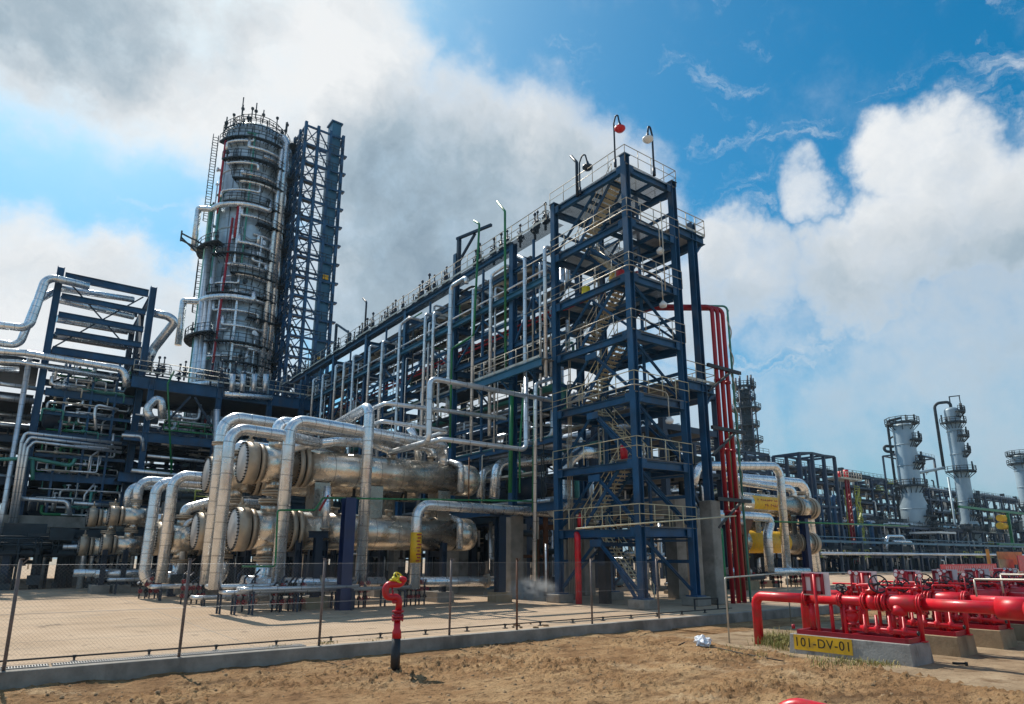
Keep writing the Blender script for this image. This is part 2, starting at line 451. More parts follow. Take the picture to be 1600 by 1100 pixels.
ground_mat('dirt', [(.25, (.17, .085, .036)), (.45, (.31, .178, .083)), (.62, (.43, .275, .14)), (.8, (.52, .36, .20))], .7, 1.0, 4.5, .12,
           [(1.3, .52, .68, (.13, .068, .03), .8, (.6, 1.2, 1)), (.5, .56, .72, (.56, .42, .26), .6, (1, 1, 1)), (.45, .57, .68, (.12, .066, .032), .7, (.5, 1.3, 1)), (8, .52, .66, (.10, .052, .022), .85, (.5, 1.1, 1)), (22, .56, .70, (.09, .048, .022), .65, (.7, 1, 1))])
ground_mat('paving', [(.3, (.37, .265, .175)), (.5, (.44, .325, .225)), (.7, (.50, .38, .27))], .22, .35, 5, .02,
           [(.35, .53, .70, (.27, .20, .13), .6, (.5, 2, 1)), (1.6, .56, .72, (.24, .18, .12), .5, (.35, 1.8, 1)), (.9, .60, .68, (.13, .10, .075), .65, (1, 1, 1)), (.22, .56, .70, (.31, .26, .2), .6, (1, 1.8, 1)), (3.5, .63, .69, (.12, .09, .065), .6, (.12, 3, 1)), (5, .6, .72, (.30, .22, .15), .5, (.3, 1.4, 1)), (30, .6, .75, (.30, .25, .19), .4, (1, 1, 1))])
ground_mat('slab', [(.3, (.20, .14, .085)), (.5, (.31, .225, .14)), (.7, (.42, .32, .21))], .8, .9, 5, .06,
           [(1.0, .52, .68, (.15, .09, .045), .8, (1, 1, 1)), (9, .55, .7, (.11, .065, .035), .7, (1, .6, 1))])
ground_mat('far_soil', [(.3, (.24, .2, .15)), (.5, (.34, .29, .22)), (.7, (.42, .36, .28))], .05, .3, 1, .1)

mb = MB(); mb.box((0, 400, -1.6), (5000, 5000, .4)); mb.build('ground', 'far_soil', kind='structure', keep_origin=True)
mb = MB(); mb.bb((-90, 19.55, -1.2), (420, 330, G)); mb.build('pavement', 'paving', kind='structure', keep_origin=True)
# construction joints of the paving
mb = MB()
for x in [i * 6.0 - 42 for i in range(30)]: mb.bb((x - .012, 20.4, G - .01), (x + .012, 70, G + .003))
for y in (25.5, 31.5, 37.5, 43.5, 49.5): mb.bb((-40, y - .012, G - .01), (130, y + .012, G + .0035))
mb.build('pavement_joint', 'kerb_concrete', kind='structure', keep_origin=True)
mb = MB(); mb.bb((-40, 19.24, -1.1), (70, 19.547, G + .006)); ob = mb.build('kerb', 'kerb_concrete', kind='structure', keep_origin=True)
bv = ob.modifiers.new('bevel', 'BEVEL'); bv.width = .02; bv.segments = 2

def dirt_h(x, y):
    p = V((x, y, 0))
    h = noise.fractal(p * .35, .9, 2.1, 4) * .07 + noise.fractal(p * 1.7 + V((7, 3, 1)), .8, 2.2, 4) * .02
    c = noise.noise(p * 3.1 + V((2, 9, 4))) ; c2 = noise.noise(V((x * 2.2, y * 5.5, 3)))
    clod = max(0, noise.fractal(p * 6.5 + V((1, 5, 2)), .8, 2.3, 4) - .12) * .17
    rough = max(0., min(1., .5 + 1.4 * noise.noise(p * .28 + V((4, 4, 8)))))
    h += clod * (.15 + 1.1 * rough) + c * .008 + max(0, c2 - .1) * .035 * rough
    rut = math.exp(-((y - (9.2 + .12 * x + .4 * math.sin(x * .5))) / .5) ** 2) * .5 + math.exp(-((y - (11.3 + .12 * x + .4 * math.sin(x * .5))) / .45) ** 2) * .35
    tr = .5 + .5 * math.sin((x + .25 * abs((y * 4) % 2 - 1)) * 24)
    h = h * (1 - .75 * min(1, rut * 1.6)) - rut * .11 + rut * .03 * tr * (.6 + noise.noise(V((x * .7, y, 9)))) + .05 * math.exp(-((y - (9.85 + .12 * x + .4 * math.sin(x * .5))) / .16) ** 2) * (.6 + noise.noise(p * 2.0))
    e = max(0., min(1., (19.24 - y) / 2.0)); h = h * (.35 + .65 * e) + (1 - e) ** 2 * (.05 + .09 * noise.noise(V((x * .8, y * .4, 2))) + .04 * noise.noise(V((x * 3.1, y * 2, 5))))
    return h
def grid(name, x0, x1, y0, y1, st, m, hf):
    nx, ny = int((x1 - x0) / st) + 1, int((y1 - y0) / st) + 1
    vs = [(x0 + i * st, y0 + j * st, hf(x0 + i * st, y0 + j * st)) for j in range(ny) for i in range(nx)]
    fs = [(j * nx + i, j * nx + i + 1, (j + 1) * nx + i + 1, (j + 1) * nx + i) for j in range(ny - 1) for i in range(nx - 1)]
    me = bpy.data.meshes.new(name); me.from_pydata(vs, [], fs); me.polygons.foreach_set('use_smooth', [True] * len(fs)); me.materials.append(MATS[m]); me.update()
    ob = bpy.data.objects.new(name, me); COL.objects.link(ob); return ob
def edge_x(y): return 17.63 + (y - 5.55) * .209 + .12 * math.sin(y * 1.7) + .06 * math.sin(y * 5.1)
def near_h(x, y):
    h = D + dirt_h(x, y); k = x - edge_x(y)
    if k > .2: h = min(h, D - .02) - .03
    elif k > -.6: h += .05 * math.exp(-((k + .15) / .25) ** 2)
    return h
tag(grid('dirt_ground', -3.0, 22.6, 2.6, 19.3, .05, 'dirt', near_h), kind='structure')
mb = MB()
mb.bb((22.55, -12, -1.3), (110, 19.24, D - .01)); mb.bb((-40, -12, -1.3), (22.6, 2.65, D - .02)); mb.bb((-40, 2.6, -1.3), (-2.95, 19.24, D - .02))
mb.build('dirt_ground', 'dirt', kind='structure', keep_origin=True)
# low broken slab the deluge skids stand on
vs = []; n = 40
for i in range(n + 1):
    y = 2.0 + (16.6 - 2.0) * i / n; vs.append((edge_x(y), y))
mb = MB(); top = [(x, y, D + .045 + .012 * math.sin(y * 3)) for x, y in vs]; bot = [(x - .04, y, D - .25) for x, y in vs]
far = [(60, y, D + .045) for x, y in vs]
mb._add(top + bot + far, [(i, i + 1, n + 1 + i + 1, n + 1 + i) for i in range(n)] + [(i, 2 * n + 2 + i, 2 * n + 3 + i, i + 1) for i in range(n)])
mb.build('concrete_slab', 'slab', kind='structure', keep_origin=True)
# clods lying on the dirt
mb = MB()
for i in range(1500):
    x = R.uniform(-1, 19); y = R.uniform(6, 18.8)
    if x > edge_x(y) - .1 and R.random() < .8: continue
    if noise.noise(V((x * .3, y * .3, 5))) < -.05 and R.random() < .7: continue
    s = R.choice([.012, .016, .02, .02, .03, .035, .05]); z = near_h(x, y)
    k = 6; a0 = R.uniform(0, 6)
    ring = [(x + s * R.uniform(.7, 1.4) * math.cos(a0 + 2 * PI * j / k), y + s * R.uniform(.7, 1.4) * math.sin(a0 + 2 * PI * j / k), z - .01) for j in range(k)]
    ring2 = [(x + s * .7 * R.uniform(.7, 1.3) * math.cos(a0 + 2 * PI * j / k), y + s * .7 * R.uniform(.7, 1.3) * math.sin(a0 + 2 * PI * j / k), z + s * R.uniform(.35, .7)) for j in range(k)]
    mb._add(ring + ring2 + [(x, y, z + s * .8)], [(j, (j + 1) % k, k + (j + 1) % k, k + j) for j in range(k)] + [(k + j, k + (j + 1) % k, 2 * k) for j in range(k)], None, True)
mb.build('dirt_clods', 'orange_mud', kind='stuff', keep_origin=True)
# ------------------------------------------------------------------ heat exchangers (shell and tube, axis along +X)
def exchanger(L, rs, label, loc, group, nozzle_up=True, band=None, tagm=None, simple=False, mirror=1):
    """local x runs from the bolted cover backwards; z = 0 on the axis"""
    t = thing('heat_exchanger', label, 'heat exchanger', loc, group); o = V(loc); X = V((mirror, 0, 0)); n = 32
    rf = rs * 1.11
    def P(x, y=0, z=0): return o + V((x * mirror, y, z))
    m = MB(); m.lathe(P(0), X, [(0, 0), (0, rf * .88), (.05, rf * .90), (.05, rf * .9)], n); m.build('channel_cover', 'cover', t)
    m = MB()
    for k in range(36):
        a = 2 * PI * k / 36; c = P(-.01, rf * .945 * math.cos(a), rf * .945 * math.sin(a)); m.cyl(c - X * .05, c + X * .06, .032, 6)
    m.torus(P(-.01), X, rf * .945, .012, 36, 5); m.build('bolt_ring', 'gap_black', t)
    m = MB(); m.drum(P(.05), P(.62), rf, n); m.build('end_flange', 'flange', t)
    m = MB(); m.drum(P(.62), P(.72), rs * .93, n); m.build('gasket_gap', 'gap_black', t)
    m = MB(); m.drum(P(.72), P(.92), rs * 1.05, n); m.build('end_flange', 'flange', t)
    m = MB(); m.lathe(P(.92), X, [(0, rs * .98), (1.75, rs * .98)], n); m.build('channel', 'exchanger', t)
    for x0 in (2.67, 3.02):
        m = MB(); m.drum(P(x0), P(x0 + .24), rf, n); m.build('girth_flange', 'flange', t)
    m = MB(); m.drum(P(2.91), P(3.02), rs * .96, n); m.build('gasket_gap', 'gap_black', t)
    m = MB()
    for k in range(36):
        a = 2 * PI * k / 36; c = P(2.66, rf * .95 * math.cos(a), rf * .95 * math.sin(a)); m.cyl(c - X * .07, c + X * .04, .03, 5)
    m.torus(P(2.66), X, rf * .95, .012, 36, 5); m.build('bolt_ring', 'gap_black', t)
    e = L - .62
    m = MB(); m.lathe(P(3.26), X, [(0, rs), (e - 3.26 - 1.2, rs), ], n); m.build('shell', 'exchanger', t)
    m = MB(); m.drum(P(e - 1.2), P(e - 1.05), rs * .9, n); m.build('insulation_gap', 'gap_black', t)
    prof = [(0, rs), (1.05, rs)] + [(1.05 + .62 * math.sin(PI / 2 * k / 6), rs * math.cos(PI / 2 * k / 6) if k < 6 else .0001) for k in range(1, 7)]
    m = MB(); m.lathe(P(e - 1.05), X, prof, n); m.build('rear_head', 'exchanger', t)
    for x in (5.2, 8.4, L - 3.4):
        if x < L - 2.4:
            m = MB(); c = P(x); m.cyl(c + V((0, 0, rs * .9)), c + V((0, 0, rs + .22)), .16, 10); m.cyl(c + V((0, 0, rs + .22)), c + V((0, 0, rs + .32)), .24, 12); m.build('small_nozzle', 'flange', t)
            m = MB(); c = P(x + .9); m.cyl(c - V((0, 0, rs * .9)), c - V((0, 0, rs + .4)), .09, 8); m.cyl(c - V((0, 0, rs + .4)), c - V((0, 0, rs + .5)), .15, 10); m.build('small_nozzle', 'gap_black', t)
    m = MB(); a_ = .35; m.bb(P(6.2, -rs * math.cos(a_) - .03, rs * math.sin(a_) - .1), P(6.75, -rs * math.cos(a_) + .05, rs * math.sin(a_) + .2)); m.build('name_plate', 'cover', t)
    # lifting lug above the cover
    m = MB(); m.bar(P(.33, 0, rf - .03), P(.33, 0, rf + .16), .14, .3, X); m.torus(P(.33, 0, rf + .3), X, .15, .045, 14, 6); m.build('lifting_lug', 'flange', t)
    for x in (1.7,):
        for s in ((1, -1) if nozzle_up else (-1,)):
            m = MB(); zz = V((0, 0, s)); c = P(x)
            m.cyl(c + zz * (rs * .8), c + zz * (rs + .34), rs * .46, 20); nz_ = m.build('nozzle', 'exchanger', t)
            m = MB(); m.cyl(c + zz * (rs + .34), c + zz * (rs + .45), rs * .58, 20); m.cyl(c + zz * (rs + .47), c + zz * (rs + .58), rs * .58, 20); m.build('nozzle_flange', 'flange', nz_)
    if band:
        m = MB(); x0, x1, m_ = band
        m.lathe(P(x0), X, [(0, rs + .006), (x1 - x0, rs + .006)], n); m.build('warning_band', m_, t)
    return t

EXY = 35.0; ZU, ZL = 6.72, 3.40
GX = 'shell and tube heat exchangers left of the stair tower'
eA = exchanger(14.3, .97, 'large clad heat exchanger on top of the nearest stack beside the tallest bent pipe', (8.85, EXY, ZU), GX)
eB = exchanger(14.3, .97, 'large clad heat exchanger at the bottom of the nearest stack, elbow hanging under its channel', (8.72, EXY, ZL), GX)
copy_tree(eA, (8.75, 42.3, ZU + .1), 'upper heat exchanger of the second stack, half hidden by a bent pipe')
copy_tree(eB, (8.45, 42.3, ZL + .12), 'lower heat exchanger of the second stack, cover just left of the nearest lower cover')
exchanger(13, .98, 'single low heat exchanger with a bent pipe on top, third from the front', (7.5, 49.5, 3.25), GX)
eF = exchanger(9, .66, 'upper small exchanger of the far left stack with an elbow rising from it', (5.55, 57.5, 5.05), GX, True)
copy_tree(eF, (5.35, 57.5, 2.95), 'lower small exchanger of the far left stack above a short silver header')
copy_tree(eF, (4.6, 62.0, 5.1), 'upper small exchanger at the very left end, beside the dark pipe structure')
copy_tree(eF, (4.3, 62.0, 2.9), 'lower small exchanger at the very left end, nearest the dark pipe structure')
for c_ in list(eF.children): pass

# steel saddles and footings under the stacks
def stack_support(y, x, label, z1=ZL, rs=.97, foot=True):
    t = thing('exchanger_support', label, 'support', (x, y, G), 'steel supports under the exchangers')
    if foot: m = MB(); m.bb((x - .55, y - 1.25, G), (x + .55, y + 1.25, .12)); m.build('footing', 'concrete', t)
    for s in (-1, 1):
        m = MB(); m.ibeam((x, y + s * .85, .12 if foot else G), (x, y + s * .85, z1 - rs * .55), .32, .32, (1, 0, 0)); m.build('leg', 'steel_deep', t)
    m = MB(); m.ibeam((x, y - 1.0, z1 - rs - .18), (x, y + 1.0, z1 - rs - .18), .3, .34); m.build('saddle_beam', 'steel_deep', t)
    return t
k = 0
for (y, nm, z1) in ((EXY, 'nearest stack', ZL), (42.3, 'second stack', ZL), (49.5, 'third stack', 3.25)):
    for (x, w_) in ((11.75, 'behind the channel'), (13.1, 'under the front of the shell'), (20.3, 'under the rear of the shell')):
        stack_support(y, x - (EXY - y) * -.06, 'dark steel saddle legs of the %s %s' % (nm, w_), z1)
for x in (5.6, 6.9, 9.5): stack_support(57.5, x, 'dark steel saddle legs of the far left small stack, %s' % {5.6: 'at its cover', 6.9: 'behind its channel', 9.5: 'at its rear'}[x], 2.95, .66)
# saddles between lower and upper vessels
for (y, nm) in ((EXY, 'nearest'), (42.3, 'second')):
    for (x, w_) in ((12.9, 'front'), (16.0, 'middle'), (20.4, 'rear')):
        m = MB(); m.bb((x - .42, y - .62, ZL + .75), (x + .42, y + .62, ZU - .8)); 
        m.build('stack_saddle', 'exchanger', None, 'clad box saddle between the two vessels of the %s stack, %s' % (nm, w_), 'saddle', 'saddles between stacked exchangers')

def clad(name, pts, r, label, group='large insulated pipes round the exchangers', n=16, fl=None, bend=None):
    return pipe(name, pts, r, 'cladding', label, 'pipe', group, bend, n, None, fl)
Z = V((0, 0, 1))
# nozzle elbow under the lower channel
for (x, y, nm) in ((8.72 + 1.7, EXY, 'nearest'), (8.45 + 1.7, 42.3, 'second')):
    clad('pipe_elbow', [(x, y, ZL - 1.5), (x, y, .75), (x - 1.0, y - .15, .75)], .42, 'dull clad elbow hanging below the channel of the %s lower exchanger' % nm, n=18, bend=.75)
x = 7.5 + 1.7; clad('pipe_elbow', [(x, 49.5, 1.7), (x, 49.5, .75), (x - 1.0, 49.4, .75)], .40, 'dull clad elbow hanging below the single third exchanger', n=18, bend=.7)
# tall bent pipe (nearest), at the front of the stack
Y1 = 33.2
b0 = at(424, 885, Y=Y1); b1 = at(455, 655, Y=Y1)
e1 = at(690, 697, Y=Y1 + 1.2)
clad('insulated_pipe', [(b1.x - .02, Y1, .75), (b1.x - .02, Y1, b1.z), (e1.x - .4, Y1 + .4, b1.z - .35), (e1.x + .3, Y1 + 1.5, b1.z - .5), (e1.x + .3, Y1 + 1.5, 7.3)], .31,
     'tallest bent silver pipe standing before the stack, running right over the top vessel', bend=.75)
# twin pipe behind it along the top
clad('insulated_pipe', [at(460, 662, Y=36.2), at(672, 700, Y=36.2), at(678, 716, Y=36.2)], .30, 'silver pipe running along the top of the nearest upper exchanger behind the tall bent pipe', bend=.6)
# second bent pipe on the left
Y2 = 35.2; b1 = at(361, 668, Y=33.0)
clad('insulated_pipe', [(b1.x, 33.0, .6), (b1.x, 33.0, b1.z), (b1.x + 2.4, 33.2, b1.z - .05), (b1.x + 6.5, 35.2, b1.z - .1)], .28,
     'bent silver pipe rising left of the nearest bolted cover', bend=.75)
# third, behind
b1 = at(350, 650, Y=40.3); e1 = at(430, 648, Y=40.3)
clad('insulated_pipe', [(b1.x, 40.3, .6), (b1.x, 40.3, b1.z), (e1.x + 5, 40.3, b1.z - .25)], .36, 'bent silver pipe rising behind the nearest cover, topmost of the left bends', bend=.95,
     fl=[((b1.x, 40.3, 8.4), Z)])
# nozzle elbow on the upper channel
x = 8.85 + 1.7
clad('insulated_pipe', [(x, EXY, ZU + 1.5), (x, EXY, ZU + 2.25), (x + 1.5, EXY, ZU + 2.3), (x + 7.5, EXY + .3, ZU + 2.0)], .36, 'silver elbow leaving the top nozzle of the nearest upper exchanger', bend=.8)
x = 8.75 + 1.7
clad('insulated_pipe', [(x, 42.3, ZU + 1.5), (x, 42.3, ZU + 2.0), (x + 6, 42.3, ZU + 2.0)], .33, 'silver elbow leaving the top nozzle of the second upper exchanger', bend=.7)
# the tall straight pipe right of it
Y5 = 33.0; b0 = at(567, 900, Y=Y5); b1 = at(578, 634, Y=Y5)
clad('insulated_pipe', [(b1.x, Y5, .62), (b1.x, Y5, b1.z), (b1.x + .1, Y5 + 6.5, b1.z - .4)], .29, 'tall straight silver pipe crossing the nearest upper exchanger, bent back at its top', bend=.55)
# nozzle bends on the top of the shell
clad('insulated_pipe', [at(455, 700, Y=34.4), at(525, 690, Y=34.4), at(570, 692, Y=34.6), at(577, 712, Y=34.8)], .26, 'silver pipe curving down onto the top of the nearest upper shell', bend=.7)
clad('insulated_pipe', [at(580, 692, Y=35.6), at(612, 704, Y=35.6), at(616, 722, Y=35.6)], .26, 'short silver bend dropping onto the nearest upper shell left of the tall straight pipe', bend=.6)
clad('insulated_pipe', [at(640, 668, Y=36.4), at(652, 690, Y=36.4), at(654, 722, Y=36.4)], .25, 'short silver bend dropping onto the rear of the nearest upper shell', bend=.6)
# vent stub on the rear of both vessels
for z, nm in ((ZU, 'upper'), (ZL, 'lower')):
    xx = at(718, 760, Y=34.0).x
    clad('insulated_pipe', [(xx, EXY - 1.12, z - .9), (xx, EXY - 1.12, z + .75), (xx - .3, EXY - .35, z + 1.0)], .2, 'grey duct strapped across the rear of the nearest %s exchanger' % nm, bend=.25)
# ground header
clad('insulated_pipe', [at(415, 912, Y=33.6), at(600, 910, Y=33.6)], .29, 'silver header lying low in front of the nearest lower exchanger, left length', fl=[(at(500, 911, Y=33.6), (1, 0, 0))])
clad('insulated_pipe', [at(640, 909, Y=33.6), at(775, 908, Y=33.6)], .28, 'dusty silver header lying low in front of the nearest lower exchanger, right length', fl=[(at(760, 908, Y=33.6), (1, 0, 0))])
# tee pipe with the yellow tag
Y6 = 32.2; b1 = at(652, 788, Y=Y6); e1 = at(850, 790, Y=Y6)
t = thing('insulated_pipe', 'silver pipe with a long yellow tag, turning right along the front of the lower exchanger', 'pipe', (b1.x, Y6, .3), 'large insulated pipes round the exchangers')
m = MB(); m.tube([(b1.x, Y6, .4), (b1.x, Y6, b1.z), (e1.x + 3, Y6, b1.z - .1)], .29, 16, .75); m.build('pipe_run', 'cladding', t)
q0, q1 = at(648, 832, Y=Y6), at(648, 880, Y=Y6)
m = MB(); m.tube([(b1.x, Y6, q1.z), (b1.x, Y6, q0.z)], .297, 16); m.build('yellow_tag', 'yellow_paint', t)
m = MB()
for i in range(9):
    z = q1.z + .12 + (q0.z - q1.z - .24) * i / 8; m.bb((b1.x - .12 + .05 * (i % 2), Y6 - .31, z - .035), (b1.x + .08 + .04 * (i % 3), Y6 - .295, z + .035))
m.build('red_lettering', 'red_dull', t)
# bends between exchangers and stair tower
Y7 = 36.5
clad('insulated_pipe', [at(772, 778, Y=Y7), at(777, 725, Y=Y7), at(865, 716, Y=Y7)], .36, 'large silver bend beside the stair tower above the tagged pipe', bend=.8, fl=None)
clad('insulated_pipe', [at(751, 778, Y=38), at(754, 738, Y=38), at(790, 724, Y=38)], .30, 'smaller silver bend just right of the rear heads', bend=.7)
clad('insulated_pipe', [at(862, 797, Y=31.5), at(884, 788, Y=31.5), at(884, 722, Y=31.5), at(905, 706, Y=31.5), at(945, 706, Y=31.5)], .44, 'fat silver S shaped pipe seen through the stair tower', bend=.9)
# bent pipes on the third and fourth stacks
x3 = 7.5 + 1.7
clad('insulated_pipe', [(x3, 49.5, 4.75), (x3, 49.5, 5.2), (x3 + 1.6, 49.5, 5.75), (x3 + 6, 49.5, 5.75)], .36, 'silver pipe bending over from the capped nozzle of the third exchanger', bend=.9)
b1 = at(272, 742, Y=47)
clad('insulated_pipe', [(b1.x, 47, .5), (b1.x, 47, b1.z), (b1.x + 6, 47, b1.z - .1)], .34, 'bent silver pipe just left of the second stack covers', bend=.85)
b1 = at(246, 752, Y=48.5)
clad('insulated_pipe', [(b1.x + .6, 48.5, .3), (b1.x - .1, 48.5, .9), (b1.x, 48.5, b1.z), (b1.x + 7, 48.5, b1.z - .1)], .34, 'long bent silver pipe standing left of the third exchanger', bend=.85)
b1 = at(218, 750, Y=57.5)
clad('insulated_pipe', [(b1.x, 57.5, 5.9), (b1.x, 57.5, b1.z), (b1.x + 7, 57.5, b1.z - .1)], .36, 'silver elbow rising from the far left small stack', bend=.85)
b1 = at(203, 758, Y=62)
clad('insulated_pipe', [(b1.x, 62, 5.9), (b1.x, 62, b1.z), (b1.x + 7, 62, b1.z - .1)], .33, 'silver elbow at the very left end, half hidden by its neighbour', bend=.8)
for y, zz, nm in ((57.5, .9, 'far left small stack'), (62, .9, 'leftmost small stack')):
    clad('insulated_pipe', [(5.2 if y < 60 else 4.2, y - .5, zz), (9.5, y - .5, zz)], .3, 'short silver header under the %s' % nm)
# small low lines in front of the stacks
GL = 'thin silver lines lying along the paving before the exchangers'
lows = [(330, 610, 917, .11, 33), (352, 640, 926, .1, 32.2), (380, 560, 921, .1, 31.6), (305, 470, 934, .11, 38.5), (240, 330, 917, .14, 45), (172, 262, 906, .13, 55), (220, 320, 912, .12, 50)]
for i, (xa, xb, yy, r, y) in enumerate(lows):
    a = at(xa, yy, Y=y); b = at(xb, yy - 3, Y=y)
    t = thing('low_pipe', ['thin silver line', 'slim bright line', 'narrow dusty line', 'pale line', 'white topped line', 'thin far line', 'short thin line'][i] + ' on low stools, ' +
              ['just under the ground header', 'lowest and nearest along the paving', 'between header and paving edge', 'before the second stack', 'before the third stack', 'before the far left stack', 'left of the third stack'][i], 'pipe', (a.x, y, G), GL)
    m = MB(); m.tube([(a.x, y + .8, a.z), (a.x, y, a.z), (b.x, y, a.z)], r, 10, .2); m.build('pipe_run', 'cladding_small', t)
    nst = max(2, int((b.x - a.x) / 2.2))
    for s in range(nst):
        m = MB(); x = a.x + .4 + (b.x - a.x - .8) * s / (nst - 1)
        m.bar((x, y - .3, a.z - r - .05), (x, y + .3, a.z - r - .05), .09, .1); m.bar((x, y - .25, G), (x, y - .25, a.z - r), .08); m.bar((x, y + .25, G), (x, y + .25, a.z - r), .08)
        m.build('pipe_stool', 'steel_deep', t)
# clusters of small valves on the drains under the stacks
def valve_cluster(c, label, n=5, seed=1):
    rr = random.Random(seed); t = thing('drain_manifold', label, 'valve manifold', c, 'drain manifolds under the exchangers'); c = V(c)
    for i in range(n):
        m = MB(); x = c.x + (i - n / 2) * .26; h = rr.uniform(1.0, 1.7); y = c.y + rr.uniform(-.3, .3)
        m.tube([(x, y, G), (x, y, G + h), (x + .3, y + .4, G + h + .2)], .045, 7, .1); dp = m.build('drain_pipe', 'steel_deep', t)
        for z in (G + .45, G + .85, G + 1.2):
            if z < G + h:
                m = MB(); m.lathe((x, y, z - .12), (0, 0, 1), [(0, .07), (.08, .11), (.16, .11), (.24, .07)], 8); m.cyl((x, y, z), (x, y - .25, z), .03, 6); m.build('valve_body', 'gap_black', dp)
                if rr.random() < .7: m = MB(); m.handwheel((x, y - .27, z), (0, 1, 0), .10, .016, 3); m.build('handwheel', 'red_dull', dp)
valve_cluster((9.35, 33.3, G), 'cluster of small dark drain valves with red wheels left of the nearest hanging elbow', 4, 2)
valve_cluster((11.0, 32.6, G), 'cluster of small dark drain valves with red wheels right of the nearest hanging elbow', 6, 3)
valve_cluster((14.7, 32.9, G), 'cluster of drain valves in front of the header, left of the fire monitor', 5, 4)
valve_cluster((17.8, 33.0, G), 'cluster of drain valves in front of the header, right of the fire monitor', 6, 5)
valve_cluster((8.6, 41.0, G), 'cluster of drain valves under the second stack', 5, 6)
valve_cluster((7.6, 48.3, G), 'cluster of drain valves under the third exchanger', 5, 8)
# steel posts in front of the stack
GP = 'dark blue steel posts among the exchangers'
def steel_post(px, py, Y, top, w_, label, m_='post_blue', foot=False, tee=0):
    a = at(px, py, Y=Y); t = thing('steel_post', label, 'post', (a.x, Y, G), GP)
    z0 = .1 if foot else G
    if foot: m = MB(); m.bb((a.x - .55, Y - .45, G), (a.x + .55, Y + .45, .1)); m.build('footing', 'concrete_warm', t)
    m = MB(); m.ibeam((a.x, Y, z0), (a.x, Y, top), w_, w_, (0, 1, 0), .035, .03); m.bar((a.x, Y, z0), (a.x, Y, z0 + .04), w_ * 1.5, .04) ; m.build('column', m_, t)
    if tee: m = MB(); m.ibeam((a.x - tee, Y, top + .17), (a.x + tee, Y, top + .17), .3, .34); m.build('cap_beam', m_, t)
    return t
p5 = at(545, 778, Y=31.8); steel_post(536, 945, 31.8, p5.z, .55, 'bright blue steel post standing alone before the lower exchanger')
p7 = at(780, 798, Y=32.2); steel_post(781, 935, 32.2, p7.z - .35, .5, 'dark steel post with a cap beam carrying the tagged pipe, on a concrete footing', 'steel_deep', True, .75)
steel_post(491, 930, 33.6, 3.0, .36, 'short dark post on a concrete footing left of the bright blue post', 'steel_deep', True, .5)
# slender green and red lines
def thin(name, pts, r, m_, label, group=None, bend=.12):
    mb = MB(); mb.tube(pts, r, 8, bend); return mb.build(name, m_, None, label, 'pipe', group)
yv = 32.4
thin('fire_water_line', [at(378, 885, Y=yv), at(434, 885, Y=yv) if False else at(430, 885, Y=yv), at(434, 797, Y=yv), at(492, 797, Y=yv), at(505, 778, Y=yv), at(838, 783, Y=yv), at(838, 905, Y=yv)], .045, 'green_paint', 'thin green line stepping up beside the tall bent pipe and across the lower exchanger')
thin('small_line', [at(499, 798, Y=32.6), at(513, 774, Y=32.6)], .05, 'red_dull', 'short thin red line slanting up behind the short dark post')
thin('small_line', [at(733, 715, Y=33), at(732, 800, Y=33)], .04, 'rust', 'thin rust coloured line hanging beside the rear heads')
t = thing('tube_duct', 'clad angled duct joining the two vessels at the short dark post', 'duct', (12.9, 33.6, 2.4), None)
m = MB(); m.tube([at(508, 830, Y=33.6), at(512, 760, Y=33.6)], .2, 12); m.build('duct_run', 'cladding', t)
m = MB(); m.cyl(at(508, 826, Y=33.6) - Z * .05, at(508, 826, Y=33.6) + Z * .05, .27, 14); m.build('flange', 'flange', t)
# ------------------------------------------------------------------ stair tower
X0, X1, Y0, Y1t = 25.41, 29.5, 23.41, 29.75
LV = [3.55, 7.05, 10.6, 14.1, 17.45, 20.8, 24.2]
st = thing('stair_tower', 'tall dark blue steel stair tower with zigzag stairs and railed landings', 'stair tower', (X0, Y0, G))
tops = {(X0, Y0): 24.75, (X1, Y0): 24.5, (X0, Y1t): 24.5, (X1, Y1t): 24.5}
for (x, y), zt in tops.items():
    m = MB(); m.ibeam((x, y, .02), (x, y, zt), .38, .38, (1, 0, 0), .04, .03); m.box((x, y, zt + .02), (.5, .5, .05)); m.box((x, y, .05), (.75, .75, .06)); 
    c = m.build('column', 'steel_blue', st)
    m = MB(); m.bb((x - .55, y - .55, G), (x + .55, y + .55, .02)); f = m.build('footing', 'concrete', c)
    bvm = f.modifiers.new('bevel', 'BEVEL'); bvm.width = .03
